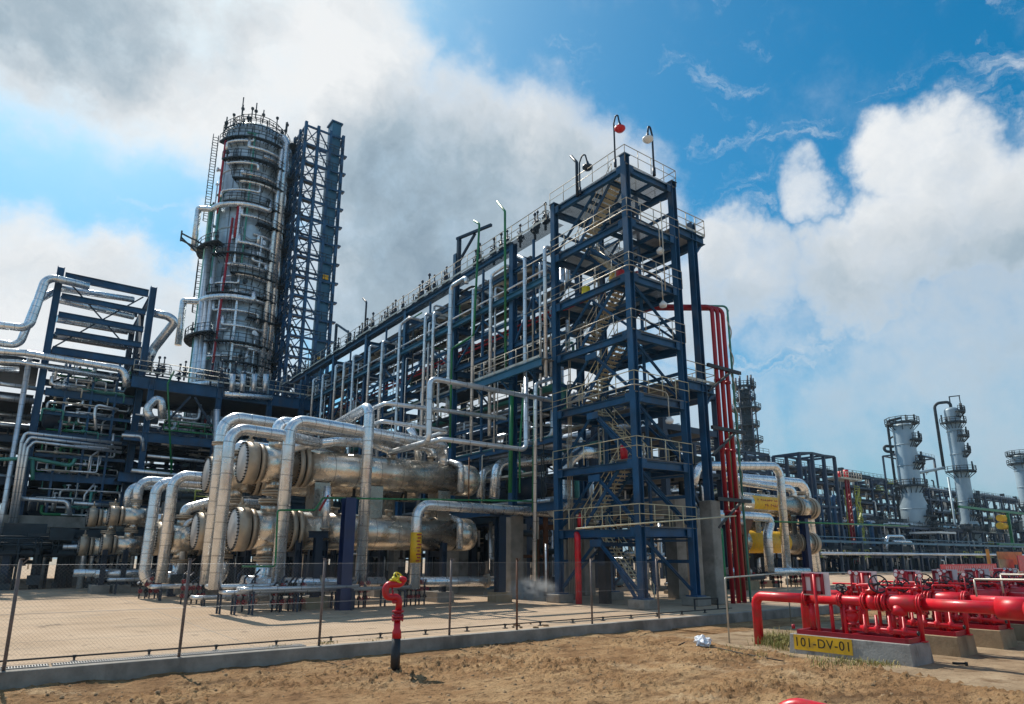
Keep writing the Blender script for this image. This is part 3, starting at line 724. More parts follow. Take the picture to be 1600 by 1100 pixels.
for li, z in enumerate(LV):
    zt = z - .02
    m = MB()
    m.ibeam((X0, Y0 + .27, zt - .28), (X0, Y1t - .27, zt - .2), .24, .40); m.build('beam', 'steel_blue', st)
    m = MB(); m.ibeam((X1, Y0 + .27, zt - .28), (X1, Y1t - .27, zt - .2), .24, .40); m.build('beam', 'steel_blue', st)
    m = MB(); m.ibeam((X0 + .27, Y0, zt - .28), (X1 - .27, Y0, zt - .2), .24, .40); m.build('beam', 'steel_blue', st)
    m = MB(); m.ibeam((X0 + .27, Y1t, zt - .28), (X1 - .27, Y1t, zt - .2), .24, .40); m.build('beam', 'steel_blue', st)
    m = MB()
    yy = [Y0 + 1.55, Y1t - 1.55] + ([ (Y0 + Y1t) / 2 ] if li == 6 else [])
    for y in yy: m = MB(); m.ibeam((X0 + .17, y, zt - .22), (X1 - .17, y, zt - .18), .16, .26); m.build('floor_joist', 'steel_blue', st)
    m = MB(); m.ibeam((X0 + 2.55, Y0 + .2, zt - .17), (X0 + 2.55, Y0 + 1.5, zt - .17), .14, .22); m.build('floor_joist', 'steel_blue', st); m = MB(); m.ibeam((X0 + 2.55, Y1t - .2, zt - .17), (X0 + 2.55, Y1t - 1.5, zt - .17), .14, .22)
    m.build('floor_joist', 'steel_blue', st)
    m = MB(); areas = [(Y0 - .15, Y0 + 1.5), (Y1t - 1.5, Y1t + .15)]
    if li == 6: areas = [(Y0 - .15, Y1t + .15)]
    xs0 = X0 - .15
    for a, b in areas:
        y = a
        while y < b: m.bb((xs0, y, z + .005), (X1 + .15, y + .026, z + .035)); y += .075
    if li < 6:
        x = X0 + 2.75
        while x < X1 + .15: m.bb((x, Y0 + 1.5, z + .005), (x + .026, Y1t - 1.5, z + .035)); x += .075
    m.build('grating', 'grating', st)
    rm = 'rail_yellow' if li < 3 else 'rail_galv'
    m = MB(); zr = z + .04
    m.rail([(X0 - .2, Y0 - .2, zr), (X0 - .2, Y1t + .2, zr)], 1.1, 1.3, .026, False)
    m.build('guardrail', rm, st)
    m = MB(); m.rail([(X0 - .2, Y0 - .2, zr), (X1 + .2, Y0 - .2, zr)], 1.1, 1.2, .026, False)
    m.rail([(X1 + .2, Y0 - .2, zr), (X1 + .2, Y1t + .2, zr)], 1.1, 1.6, .026, False)
    m.build('guardrail', rm, st)
    m = MB(); m.ibeam((X0 + .2, Y0 + 3.2, zt - .8), (X1 - .2, Y0 + 3.2, zt - .8), .12, .2); m.build('floor_joist', 'steel_blue', st)
    m = MB(); m.bar((X1 - .1, Y0 + .3, zt - .6), (X0 + 2.6, Y1t - .3, zt - .6), .12); m.build('plan_brace', 'steel_blue', st)
    for (gx, gy, sx, sy) in ((X0 - .2, Y0 + .38, 0, 1), (X0 - .2, Y1t - .38, 0, 1), (X0 + .38, Y0 - .2, 1, 0), (X1 - .38, Y0 - .2, 1, 0)):
        m = MB(); m.box((gx + (.066 if sx == 0 else 0), gy + (.066 if sy == 0 else 0), zt - .22), (.38 if sx else .018, .38 if sy else .018, .46))
        for bz in (-.14, 0, .14):
            for bo in (-.1, .1):
                c_ = V((gx + (bo if sx else .05), gy + (bo if sy else .05), zt - .22 + bz)); d_ = V((0, 1, 0)) if sx else V((1, 0, 0)); m.cyl(c_ - d_ * .012, c_ + d_ * .02, .024, 6)
        m.build('gusset_plate', 'steel_blue', st)
    # inner rail at the stair opening
    m = MB(); m.rail([(X0 + 2.65, Y0 + 1.6, zr), (X0 + 2.65, Y1t - 1.6, zr)], 1.05, 1.4, .024, False); m.build('guardrail', rm, st)
# chevron bracing on the open face, single diagonals on the end face
zprev = .1
for li, z in enumerate(LV):
    ym = (Y0 + Y1t) / 2; xo = X0 + .02
    m = MB()
    if li in (0, 1, 2, 3):
        m.ibeam((xo, ym, z - .6), (xo, Y0 + .25, zprev + .25), .15, .15); m.ibeam((xo, ym, z - .6), (xo, Y1t - .25, zprev + .25), .12, .12)
        m.bb((xo - .13, ym - .45, z - .95), (xo - .108, ym + .45, z - .58))
    elif li in (4, 5):
        m.ibeam((xo, ym, z - .6), (xo, Y1t - .25, zprev + .25), .12, .12); m.ibeam((xo + .1, ym, z - .6), (xo + .1, Y0 + .25, zprev + .25), .12, .12)
    else:
        m.ibeam((xo, ym - .6, z - .6), (xo, Y1t - .25, zprev + .25), .12, .12)
    m.build('brace', 'steel_blue', st)
    m = MB(); m.ibeam((X0 + .25, Y0 + .03, z - .6), (X1 - .25, Y0 + .03, zprev + .25), .12, .12)
    if li < 5: m.build('brace', 'steel_blue', st)
    m = MB(); m.ibeam((X1 - .05, ym, z - .6), (X1 - .05, Y1t - .25, zprev + .25), .12, .12); m.ibeam((X1 - .05, ym, z - .6), (X1 - .05, Y0 + .25, zprev + .25), .12, .12); m.build('brace', 'steel_blue', st)
    zprev = z
def flight(za, zb, ya, yb, xa, xb, rm):
    n = max(8, int((zb - za) / .2)); dy = (yb - ya) / n; dz = (zb - za) / n
    m = MB()
    for x in (xa, xb): m.bar((x, ya, za - .06), (x, yb, zb - .06), .05, .22)
    m.build('stair_stringer', 'steel_blue', st)
    m = MB()
    for i in range(n):
        y = ya + dy * (i + .5); z = za + dz * (i + 1)
        for k in range(5): m.box(((xa + xb) / 2, y + (k - 2) * .055, z - .02), (xb - xa - .06, .04, .035))
        m.box(((xa + xb) / 2, y - math.copysign(.13, dy), z - .03), (xb - xa - .06, .03, .075))
    m.build('stair_treads', 'stair_cream', st)
    m = MB(); Zv = V((0, 0, 1))
    for x in (xa, xb):
        a, b = V((x, ya, za)), V((x, yb, zb))
        m.cyl(a + Zv * 1.05, b + Zv * 1.05, .026, 6); m.cyl(a + Zv * .58, b + Zv * .58, .022, 6)
        for i in range(5): p = a.lerp(b, i / 4); m.cyl(p, p + Zv * 1.05, .026, 6)
    m.build('stair_handrail', rm, st)
# mid height struts on the rear faces, cable ladder and thin conduits
zprev = .1
for li, z in enumerate(LV):
    zm = (z + zprev) / 2
    m = MB(); m.bar((X1, Y0 + .2, zm), (X1, Y1t - .2, zm), .12, .18); m.build('rear_strut', 'steel_blue', st)
    m = MB(); m.bar((X0 + .2, Y1t, zm), (X1 - .2, Y1t, zm), .12, .18); m.build('rear_strut', 'steel_blue', st)
    m = MB(); m.bar((X0 + .2, Y1t, zprev + .2), (X1 - .2, Y1t, z - .5), .12); m.build('brace', 'steel_blue', st)
    m = MB(); m.bar((X0 + 2.6, Y0 + 1.6, z - .4), (X0 + 2.6, Y1t - 1.6, z - .4), .12, .2); m.bar((X0 + 2.6, Y0 + 1.55, zprev), (X0 + 2.6, Y0 + 1.55, z - .3), .14); m.build('stair_hanger', 'steel_blue', st)
    m = MB(); m.bar((X0 + 2.6, Y1t - 1.55, zprev), (X0 + 2.6, Y1t - 1.55, z - .3), .14); m.build('stair_hanger', 'steel_blue', st)
    zprev = z
m = MB()
for dx in (0, .4): m.bar((X1 - .9 + dx, Y1t - .25, 0), (X1 - .9 + dx, Y1t - .25, 24), .04, .1)
z = .3
while z < 24: m.bar((X1 - .9, Y1t - .25, z), (X1 - .5, Y1t - .25, z), .03); z += .4
m.build('cable_ladder', 'rail_galv', st)
for k in range(4):
    m = MB(); x = X0 + .5 + k * .12; m.tube([(x, Y1t - .3, 0), (x, Y1t - .3, 9 + 3.6 * k), (x + 1.5, Y1t - .3, 9 + 3.6 * k)], .03, 6, .1); m.build('conduit', 'rail_galv', st)
zs = [0.0] + LV; dirs = 'LRLRRLR'
for i, dch in enumerate(dirs):
    za, zb = (G if i == 0 else zs[i]), zs[i + 1]
    xa = X0 + (.45 if dch == 'R' else 1.5); rm = 'rail_yellow' if i < 4 else 'rail_galv'
    if dch == 'L': flight(za, zb, Y0 + 1.5, Y1t - 1.5, xa, xa + 1.02, rm)
    else: flight(za, zb, Y1t - 1.5, Y0 + 1.5, xa, xa + 1.02, rm)
# side platform on the far right of the tower, carried by its own column
m = MB(); xr = 31.3
m.ibeam((xr, Y0 + .1, G + 5.6), (xr, Y0 + .1, 22.4), .42, .4, (1, 0, 0), .04, .03); m.build('column', 'steel_blue', st)
m = MB(); m.bb((xr - .42, Y0 - .32, G), (xr + .42, Y0 + .52, G + 5.6)); c = m.build('concrete_pier', 'concrete', st); c.modifiers.new('bevel', 'BEVEL').width = .04
for z in (21.7, 12.0):
    m = MB(); m.ibeam((X1 + .27, Y0, z - .3), (32.3, Y0, z - .3), .3, .5); m.ibeam((32.2, Y0 + .1, z - .3), (32.2, Y0 + 5, z - .3), .3, .5); m.build('platform_beam', 'steel_blue', st)
    m = MB(); y = Y0
    while y < Y0 + 4: m.bb((X1 + .2, y, z), (32.35, y + .04, z + .04)); y += .07
    m.build('grating', 'grating', st)
    m = MB(); m.rail([(X1 + .2, Y0 - .1, z + .04), (32.35, Y0 - .1, z + .04), (32.35, Y0 + 4, z + .04)], 1.1, .9, .03); m.build('guardrail', 'rail_galv', st)
    m = MB(); m.bar((xr + .1, Y0 + .1, z - 1.5), (32.2, Y0 + .1, z - .5), .12); m.build('brace', 'steel_blue', st)
# thin sprinkler pipes round the landings
for (z, nm) in ((21.05, 'below the top landing'), (17.7, 'round the fifth landing'), (10.9, 'round the third landing')):
    t = thing('sprinkler_pipe', 'thin pale sprinkler pipe wrapped round the stair tower corner %s' % nm, 'pipe', (X0, Y0, z), 'sprinkler pipes on the stair tower')
    m = MB(); m.tube([(X0 - .42, Y1t + 3, z - .1), (X0 - .42, Y0 - .42, z), (X0 + 2.2, Y0 - .42, z - .1), (X0 + 2.2, Y0 - .42, z - 1.2), (X0 + 2.6, Y0 - .1, z - 1.35)], .032, 8, .3); m.build('pipe_run', 'rail_galv', t)
    m = MB(); m.lathe((X0 + 2.6, Y0 - .1, z - 1.75), (0, 0, 1), [(0, .02), (.05, .2), (.22, .24), (.32, .14), (.45, .05)], 12); m.build('lamp_shade', 'lamp_glass', t)
t = pipe('sprinkler_pipe', [(X0 + 2.5, Y0 - .4, 22.5), (X0 + 2.5, Y0 - .4, 16.9)], .035, 'rail_galv', 'thin straight pale drop pipe on the right face of the stair tower top')
# things standing on the landings
def sign_plate(loc, w_, h_, label, m_, name='sign_board'):
    m = MB(); m.box(loc, (.03, w_, h_)); m.bar((loc[0] + .03, loc[1], loc[2] - h_ / 2 - .6), (loc[0] + .03, loc[1], loc[2] + h_ / 2), .04)
    m.build(name, m_, None, label, 'sign')
p = at(872 + 20, 805, X=X0 - .1); 
t = thing('fire_extinguisher', 'red extinguisher in its cage on the lowest landing of the stair tower', 'extinguisher', (X0 + .6, Y1t - 1.2, LV[0] + .04))
m = MB(); m.lathe((X0 + .6, Y1t - 1.2, LV[0] + .04), (0, 0, 1), [(0, .0001), (0, .16), (.7, .16), (.82, .06), (.92, .05)], 14); m.build('cylinder_body', 'red_paint', t)
m = MB(); m.bar((X0 + .6, Y1t - 1.3, LV[0] + 1.0), (X0 + .6, Y1t - 1.05, LV[0] + 1.0), .05); m.build('handle', 'black_paint', t)
t = thing('fire_extinguisher', 'red extinguisher on the second landing beside the corner column', 'extinguisher', (X0 + .7, Y0 + 1.0, LV[1] + .04))
m = MB(); m.lathe((X0 + .5, Y0 + 1.4, LV[1] + .04), (0, 0, 1), [(0, .0001), (0, .2), (.8, .2), (.95, .07), (1.05, .05)], 14); m.build('cylinder_body', 'red_paint', t)
m = MB(); m.bar((X0 + .5, Y0 + 1.3, LV[1] + 1.13), (X0 + .5, Y0 + 1.55, LV[1] + 1.13), .06); m.build('handle', 'black_paint', t)
for (yy, li, m_, lb) in ((25.6, 4, 'yellow_paint', 'yellow drum on the fifth landing of the stair tower'), (25.0, 4, 'red_paint', 'red drum on the fifth landing of the stair tower'), (28.0, 4, 'hydrant_yellow', 'lime yellow box on the fifth landing of the stair tower')):
    m = MB(); m.lathe((X0 + 1.0, yy, LV[li] + .04), (0, 0, 1), [(0, .0001), (0, .27), (.3, .29), (.6, .27), (.88, .27), (.9, .2), (.9, .0001)], 14); m.build('drum', m_, None, lb, 'drum')
# lamps on the tower top
def lamp(base, h, arm, label, headm, thick=.05, double=None):
    b = V(base); t = thing('tower_lamp', label, 'lamp', base, 'lamps on top of the stair tower'); a = V(arm)
    m = MB(); m.tube([b, b + Z * h, b + Z * (h + .45) + a * .35, b + Z * (h + .4) + a * .75, b + Z * (h - .25) + a], thick, 8, .32); m.cyl(b, b + Z * .5, thick * 1.7, 8); m.build('lamp_pole', 'steel_deep', t)
    c = b + Z * (h - .25) + a
    m = MB(); m.lathe(c, (0, 0, -1), [(-.12, .05), (0, .09), (.12, .13), (.2, .16)], 12); m.build('lamp_cap', 'steel_deep', t)
    m = MB(); m.lathe(c - Z * .2, (0, 0, -1), [(0, .17), (.06, .33), (.16, .33), (.3, .2), (.38, .0001)], 14); m.build('lamp_shade', headm, t)
q = at(961, 245, X=X0 - .2); lamp((X0 - .2, q.y, 24.25), 2.9, (.05, -.42, 0), 'hooked lamp with a red head above the top corner of the stair tower', 'red_paint')
q = at(1021, 250, Y=Y0 - .2); lamp((q.x, Y0 - .2, 24.25), 2.75, (-.55, -.12, 0), 'hooked lamp with a large white head above the right face of the stair tower', 'white_paint', .06)
q = at(906, 285, X=X0 - .2); lamp((X0 - .2, q.y, 23.9), 2.2, (.1, -.62, 0), 'hooked lamp with a small dark head near the left end of the tower top', 'steel_deep')
m = MB(); q2 = at(892, 230, X=X0 - .2); m.tube([(X0 - .2, q.y + .25, 23.9), (X0 - .2, q.y + .25, 26.3), (X0 - .2, q2.y, 27.0)], .1, 8, .2); m.build('vent_pole', 'steel_deep', None, 'thick dark bent pole standing beside the small dark headed lamp', 'pole')
# ------------------------------------------------------------------ long pipe rack running away from the stair tower
RX0, RX1 = 25.45, 31.6
RY = [34.3, 41.9, 50.2, 58.4, 66.8, 75.2, 83.6]
ZTOP = 23.5
rk = thing('pipe_rack', 'long dark blue steel pipe rack running back from the stair tower to the big column', 'pipe rack', (RX0, RY[0], G))
for i, y in enumerate(RY):
    for x in (RX0, RX1):
        zt = ZTOP + (2.2 if (i == 1 and x == RX0) else .12)
        m = MB(); m.ibeam((x, y, 4.6), (x, y, zt), .42, .42, (1, 0, 0), .04, .03); m.build('column', 'steel_blue', rk)
        m = MB(); m.bb((x - .5, y - .5, G), (x + .5, y + .5, 4.6)); c = m.build('concrete_pier', 'concrete', rk); c.modifiers.new('bevel', 'BEVEL').width = .04
    for z in (5.0, 9.2, 12.6, 16.1, 19.6, 22.9):
        m = MB(); m.ibeam((RX0 + .25, y, z - .3), (RX1 - .25, y, z - .22), .26, .44); m.build('cross_beam', 'steel_blue', rk)
    m = MB(); m.ibeam((RX0 + .3, y, 19.4), (RX1 - 1.5, y, 22.5), .16, .16); m.ibeam((RX1 - .3, y, 12.8), (RX0 + 1.5, y, 15.6), .16, .16); m.build('brace', 'steel_blue', rk)
for z, x, mm, w_, h_ in ((23.28, RX0 - .1, 'steel_blue', .26, .36), (21.4, RX0, 'steel_blue', .18, .28), (23.28, RX1, 'steel_blue', .26, .36), (16.0, RX0, 'steel_blue', .22, .34), (12.4, RX1, 'steel_blue', .22, .34), (16.0, RX1, 'steel_blue', .22, .34),
                      (9.0, RX0, 'steel_blue', .22, .34), (5.0, RX0, 'steel_blue', .3, .5), (19.4, RX1, 'steel_blue', .22, .34)):
    m = MB(); m.ibeam((x, Y1t + .3 if x == RX0 else RY[0], z), (x, RY[-1], z), w_, h_); m.build('longitudinal_beam', mm, rk)
m = MB(); m.ibeam((RX0 - .42, Y1t + .1, 19.4), (RX0 - .42, RY[-1], 19.45), .26, .38); m.build('longitudinal_beam', 'steel_light', rk)
# top deck with rails on both edges
m = MB(); y = Y1t + .3
while y < RY[-1]: m.bb((RX0 - .35, y, ZTOP), (RX0 + 1.0, y + .03, ZTOP + .03)); m.bb((RX1 - 1.0, y, ZTOP), (RX1 + .35, y + .03, ZTOP + .03)); y += .10
m.build('walkway_grating', 'platform_steel', rk)
m = MB(); m.rail([(RX0 - .4, Y1t + .4, ZTOP + .04), (RX0 - .4, RY[-1], ZTOP + .04)], 1.15, 1.9, .03); m.build('guardrail', 'rail_galv', rk)
m = MB(); m.rail([(RX1 + .4, RY[0], ZTOP + .04), (RX1 + .4, RY[-1], ZTOP + .04)], 1.15, 1.9, .03); m.build('guardrail', 'rail_galv', rk)
# thin secondary steel on the open face and inner railed walkways
for b in range(len(RY)):
    ya = (Y1t + .3) if b == 0 else RY[b - 1] + .25; yb = RY[b] - .25
    m = MB()
    for z in (11.0, 14.3, 17.8): m.ibeam((RX0 + .05, ya, z), (RX0 + .05, yb, z), .16, .22)
    m.bar((RX0 + .05, ya, 16.3), (RX0 + .05, (ya + yb) / 2, 19.0), .12); m.bar((RX0 + .05, (ya + yb) / 2, 19.0), (RX0 + .05, yb, 16.3), .12)
    m.bar((RX0 + .05, (ya + yb) / 2, 5.2), (RX0 + .05, (ya + yb) / 2, 23.0), .14)
    m.bar((RX1, ya, 12.6), (RX1, yb, 15.8), .14); m.bar((RX1, yb, 16.2), (RX1, ya, 19.2), .14); m.build('secondary_steel', 'steel_blue', rk)
for z in (9.4, 12.8, 16.3, 19.8):
    m = MB(); m.rail([(RX0 + 1.6, Y1t + .6, z), (RX0 + 1.6, RY[-1], z)], 1.1, 1.7, .028, False); m.build('guardrail', 'rail_galv', rk)
    m = MB(); m.bb((RX0 + 1.65, Y1t + .6, z - .06), (RX0 + 2.3, RY[-1], z)); m.build('walkway_plate', 'grating', rk)
# lower side walkway next to the tower
m = MB(); m.ibeam((RX0 - 1.3, Y1t - .1, 13.55), (RX0 - 1.3, 37.0, 13.55), .2, .5); m.build('walkway_beam', 'steel_light', rk)
m = MB(); y = Y1t
while y < 37: m.bb((RX0 - 1.3, y, 13.82), (RX0 - .2, y + .04, 13.86)); y += .07
m.build('walkway_grating', 'grating', rk)
m = MB(); m.rail([(RX0 - 1.35, Y1t, 13.86), (RX0 - 1.35, 37.0, 13.86), (RX0 - .3, 37.0, 13.86)], 1.1, 1.3, .03); m.build('guardrail', 'rail_galv', rk)
m = MB()
for y in (31.0, 34.0, 36.9): m.bar((RX0 - 1.3, y, 13.4), (RX0 - .2, y, 13.4), .14, .2); m.bar((RX0 - 1.2, y, 13.3), (RX0 - .2, y, 12.4), .1)
m.build('walkway_bracket', 'steel_blue', rk)
# air cooler bays on the deck, seen edge on below the deck
for i in range(len(RY) - 1):
    t = thing('air_cooler', 'air cooler fan bay %s along the top of the long rack from the stair tower' % ORD[i], 'air cooler', (28.5, (RY[i] + RY[i + 1]) / 2, ZTOP), 'air coolers on the long rack')
    ya, yb = RY[i] + .4, RY[i + 1] - .4
    m = MB(); m.bb((27.3, ya, ZTOP - .5), (30.5, yb, ZTOP - .12)); m.build('tube_bundle', 'platform_steel', t)
    for yy in (ya + 1.9, yb - 1.9):
        m = MB(); m.lathe((28.9, yy, ZTOP - .5), (0, 0, -1), [(0, 1.5), (.4, 1.5), (.4, 1.44), (.02, 1.44)], 24); m.build('fan_ring', 'rail_galv', t)
        m = MB()
        for k in range(4):
            a = k * PI / 2 + .4; m.bar((28.9, yy, ZTOP - .75), (28.9 + 1.4 * math.cos(a), yy + 1.4 * math.sin(a), ZTOP - .8), .22, .03)
        m.cyl((28.9, yy, ZTOP - 1.2), (28.9, yy, ZTOP - .7), .16, 10); m.build('fan_blades', 'steel_deep', t)
for i in range(5):
    pass
# vent valves standing along the deck edge
GV = 'vent valves along the rack top'
mv = MB()
mv.cyl((0, 0, 0), (0, 0, .5), .09, 8); mv.cyl((0, 0, .5), (0, 0, .58), .22, 10); mv.lathe((0, 0, .58), (0, 0, 1), [(0, .1), (.12, .2), (.3, .2), (.42, .1), (.44, .18), (.52, .18), (.52, .07), (1.25, .05), (1.3, .12), (1.45, .10), (1.5, .02)], 9)
mv.cyl((-.28, 0, .8), (.28, 0, .8), .08, 8); mv.cyl((.28, -.0, .8), (.32, 0, .8), .18, 8); mv.handwheel((0, -.05, 1.3), (0, 0, 1), .24, .022); mv.cyl((0, -.35, .82), (0, 0, .82), .06, 6); mv.cyl((0, -.35, .82), (0, -.35, 1.15), .04, 6)
vv = mv.build('vent_valve', 'steel_deep', None, 'dark vent valve with a handwheel standing at the edge of the rack deck', 'valve', GV)
vv.location = (RX0 + .5, 31.2, ZTOP + .04)
for i in range(44):
    y = 32.0 + i * 1.15 + R.uniform(-.35, .35)
    if 41.2 < y < 42.6: continue
    c = copy_tree(vv, (RX0 + R.uniform(.1, .9), y, ZTOP + .04)); c.rotation_euler.z = R.uniform(0, 6.28); s = R.uniform(.75, 1.15); c.scale = (s, s, s)
# davits (small jib cranes)
def davit(y, label, L=2.9):
    t = thing('davit_crane', label, 'davit', (RX0, y, ZTOP), 'davits on the long rack')
    m = MB(); m.bar((RX0, y, ZTOP), (RX0, y, ZTOP + 3.6), .28); m.build('davit_mast', 'steel_deep', t)
    m = MB(); m.bar((RX0 - .1, y + .2, ZTOP + 3.5), (RX0 + .8, y - L, ZTOP + 3.5), .2); m.build('davit_jib', 'steel_deep', t)
    m = MB(); m.bar((RX0, y, ZTOP + 1.4), (RX0 + .5, y - 1.6, ZTOP + 3.45), .16); m.build('davit_strut', 'steel_deep', t)
davit(41.6, 'dark davit frame above the rack column, left of the green vent poles', 3.4)
t = thing('davit_crane', 'small dark davit frame near the far end of the rack by the lattice tower', 'davit', (RX0, 66.6, ZTOP), 'davits on the long rack')
a_, b_, c_ = (RX0, 67.0, ZTOP), (RX0, 67.0, ZTOP + 3.6), (RX0 + .3, 63.6, ZTOP + 1.6)
m = MB(); m.bar(a_, b_, .24); m.build('davit_mast', 'steel_deep', t)
m = MB(); m.bar(b_, c_, .2); m.bar(c_, (RX0 + .3, 63.6, ZTOP), .2); m.build('davit_jib', 'steel_deep', t)
q = at(569, 470, X=RX0); m = MB(); m.tube([(RX0, q.y - .6, ZTOP), (RX0, q.y - .6, 27.2), (RX0, q.y + .3, 27.9)], .1, 8, .3); m.build('vent_pole', 'steel_deep', None, 'lone dark bent vent pole near the far end of the rack', 'pole')
def gpole(pts, label, r=.085):
    m = MB(); m.tube(pts, r, 8, .25); return m.build('vent_pole', 'green_paint', None, label, 'pole', 'green vent poles')
XG = RX0 - .75
gpole([at(790, 595, X=XG), at(789, 330, X=XG), at(777, 315, X=XG)], 'taller green vent pole with a hooked top rising above the rack')
gpole([at(703, 700, X=XG), at(706, 545, X=XG), at(740, 524, X=XG), at(749, 350, X=XG), at(741, 345, X=XG)], 'shorter green vent pole with a kinked foot rising above the rack')
gpole([at(797, 770, X=XG), at(800, 610, X=XG)], 'thick green pipe standing before the rack left of the side walkway', .13)
gpole([at(812, 770, X=XG - .2), at(812, 700, X=XG - .2), at(818, 610, X=XG - .2)], 'thin green pipe next to the thick green pipe before the rack', .06)
gpole([at(832, 800, X=XG - .4), at(835, 610, X=XG - .4)], 'thin green conduit left of the white pipe by the stair tower', .05)
# insulated riser pipes on the front of the rack
tops_ = [(851, 385), (820, 405), (767, 440), (740, 450), (705, 448), (678, 488), (665, 490), (625, 515), (598, 533), (578, 540), (553, 555), (538, 566), (525, 570), (505, 585), (490, 592)]
ends_ = [590, 690, 680, 690, 600, 690, 700, 690, 700, 690, 700, 690, 690, 690, 690]
GRr = 'insulated riser pipes on the front of the long rack'
for i, ((px, py), pe) in enumerate(zip(tops_, ends_)):
    p = at(px, py, X=24.75); r = .125 if i not in (4,) else .17
    e = at(px + 2, pe, X=24.75); zb = max(5.5, e.z) if pe < 700 else 6.0
    pts = [(24.75, p.y, zb), (24.75, p.y, p.z)]
    if i == 1: pts += [(24.75, p.y + .7, p.z + .5)]
    elif i == 4: pts += [(24.75, p.y - 2.2, p.z), (24.75, p.y - 2.2, p.z - .5)]
    elif i in (2, 7): pts += [(24.9, p.y + .1, p.z + .6), (25.0, p.y - 1.4, p.z + .8), (26.4, p.y - 1.4, p.z + .7)]
    else: pts += [(26.6, p.y, p.z)]
    if i % 3 == 1: pts = [(26.4, p.y + .2, zb)] + pts
    pipe('riser_pipe', pts, r, 'cladding_small', 'silvery riser pipe, %s from the stair tower along the front of the long rack' % ORD[i], 'pipe', GRr, r * 2.2, 12)
for i in range(26):
    y = 31.0 + i * 1.85 + R.uniform(-.5, .5); x = RX0 + R.uniform(-.35, .6); zt = R.choice([15.6, 18.9, 21.0, 22.6]); zb = R.choice([5.5, 8.8, 12.0, 9.0])
    m = MB(); m.tube([(x, y, zb), (x, y, zt), (x + 1.2, y, zt)], R.choice([.05, .07, .085]), 8, .2); m.build('riser_pipe', 'cladding_small', None, 'slender silvery riser between the bigger ones on the front of the long rack', 'pipe', 'slender risers on the long rack')
# pipes running inside the rack along its length
GI = 'pipes running along inside the long rack'
lv_names = {5.4: 'lowest level', 9.3: 'second level', 12.7: 'third level', 16.2: 'fourth level', 19.7: 'top level'}
for z in (5.4, 9.3, 12.7, 16.2, 19.7):
    xs = [26.3, 27.1, 27.8, 28.7, 29.6, 30.5]
    for j, x in enumerate(xs):
        if R.random() < .12: continue
        r = R.choice([.1, .14, .18, .25]); mm = R.choice(['cladding_small', 'cladding_small', 'platform_steel', 'cladding_small', 'teal_paint'])
        ya = RY[0] - R.uniform(0, 3.5); yb = RY[-1] - R.choice([0, 0, 8, 20, 30])
        pts = [(x, ya, z + r), (x, yb, z + r)]
        if R.random() < .6: pts = [(x, ya, z + r - R.choice([-2.2, 2.4, 1.6]))] + pts
        if R.random() < .4: pts = pts + [(x, yb, z + r + 2.0)]
        pipe('rack_pipe', pts, r, mm, '%s pipe running inside the long rack on its %s, %s from the front' % ({'cladding_small': 'silver', 'platform_steel': 'dark', 'teal_paint': 'teal'}[mm], lv_names[z], ORD[j]), 'pipe', GI, r * 2.4, 9)
zr = at(800, 500, X=26.0).z
for k, (xo, zo, lb) in enumerate(((26.05, 17.35, 'lower'), (26.3, 17.8, 'upper'))):
    m = MB(); m.tube([(xo, Y0 + .2, zo), (xo, 70, zo)], .075, 8); m.build('fire_main', 'red_dull', None, '%s red pipe running along inside the rack at the height of the fifth landing' % lb, 'pipe', 'red pipes along the rack')
m = MB(); m.tube([(RX0 - .55, 29.9, 19.95), (RX0 - .55, 80, 19.95)], .07, 7); m.build('rack_pipe', 'cladding_small', None, 'thin pale line lying on the light blue beam of the rack', 'pipe', GI)
# cable trays
for z, x in ((10.9, 30.9), (14.6, 26.1), (18.2, 30.9), (7.2, 26.2)):
    m = MB(); m.bb((x - .35, RY[0] - 2, z), (x + .35, RY[-1], z + .03)); m.bb((x - .35, RY[0] - 2, z), (x - .32, RY[-1], z + .16)); m.bb((x + .32, RY[0] - 2, z), (x + .35, RY[-1], z + .16))
    m.build('cable_tray', 'rail_galv', None, 'long cable tray inside the rack, %s' % {10.9: 'rear side above the second level', 14.6: 'front side above the third level', 18.2: 'rear side above the fourth level', 7.2: 'front side above the lowest level'}[z], 'cable tray', 'cable trays in the long rack')
for k, (z, x0_, x1_) in enumerate(((9.1, 27.0, 31.5), (12.5, 28.6, 31.5), (16.0, 27.5, 31.5), (19.5, 29.0, 31.5), (5.1, 26.0, 31.5))):
    for b in range(len(RY) - 1):
        if (b * 3 + k * 2) % 5 == 0: continue
        m = MB(); m.bb((x0_, RY[b] + .3, z - .1), (x1_, RY[b + 1] - .3, z)); m.build('deck_plate', 'platform_steel', rk)  # solid dark decks added to darken the rack interior
GD = 'dark drums added inside the long rack'
for b in range(len(RY) - 1):  # drums made up as dark mass to darken the bays
    for (z, x) in ((10.6, 30.2), (6.6, 28.4)):
        y0_ = RY[b] + 1.2 + (z > 8) * .8; t = thing('darkening_drum', 'dark horizontal drum added to darken the %s bay of the long rack, %s' % (ORD[b], 'upper one' if z > 8 else 'lower one'), 'vessel', (x, y0_, z - 1.3), GD)
        m = MB(); m.lathe((x, y0_, z), (0, 1, 0), [(-.35, .0001), (-.25, .6), (0, .9), (4.5, .9), (4.75, .6), (4.85, .0001)], 18); m.build('shell', 'platform_steel' if b % 2 else 'steel_deep', t)
        m = MB(); m.bb((x - .6, y0_ + .6, z - 1.4), (x + .6, y0_ + .9, z - .6)); m.bb((x - .6, y0_ + 3.6, z - 1.4), (x + .6, y0_ + 3.9, z - .6)); m.build('saddles', 'steel_deep', t)
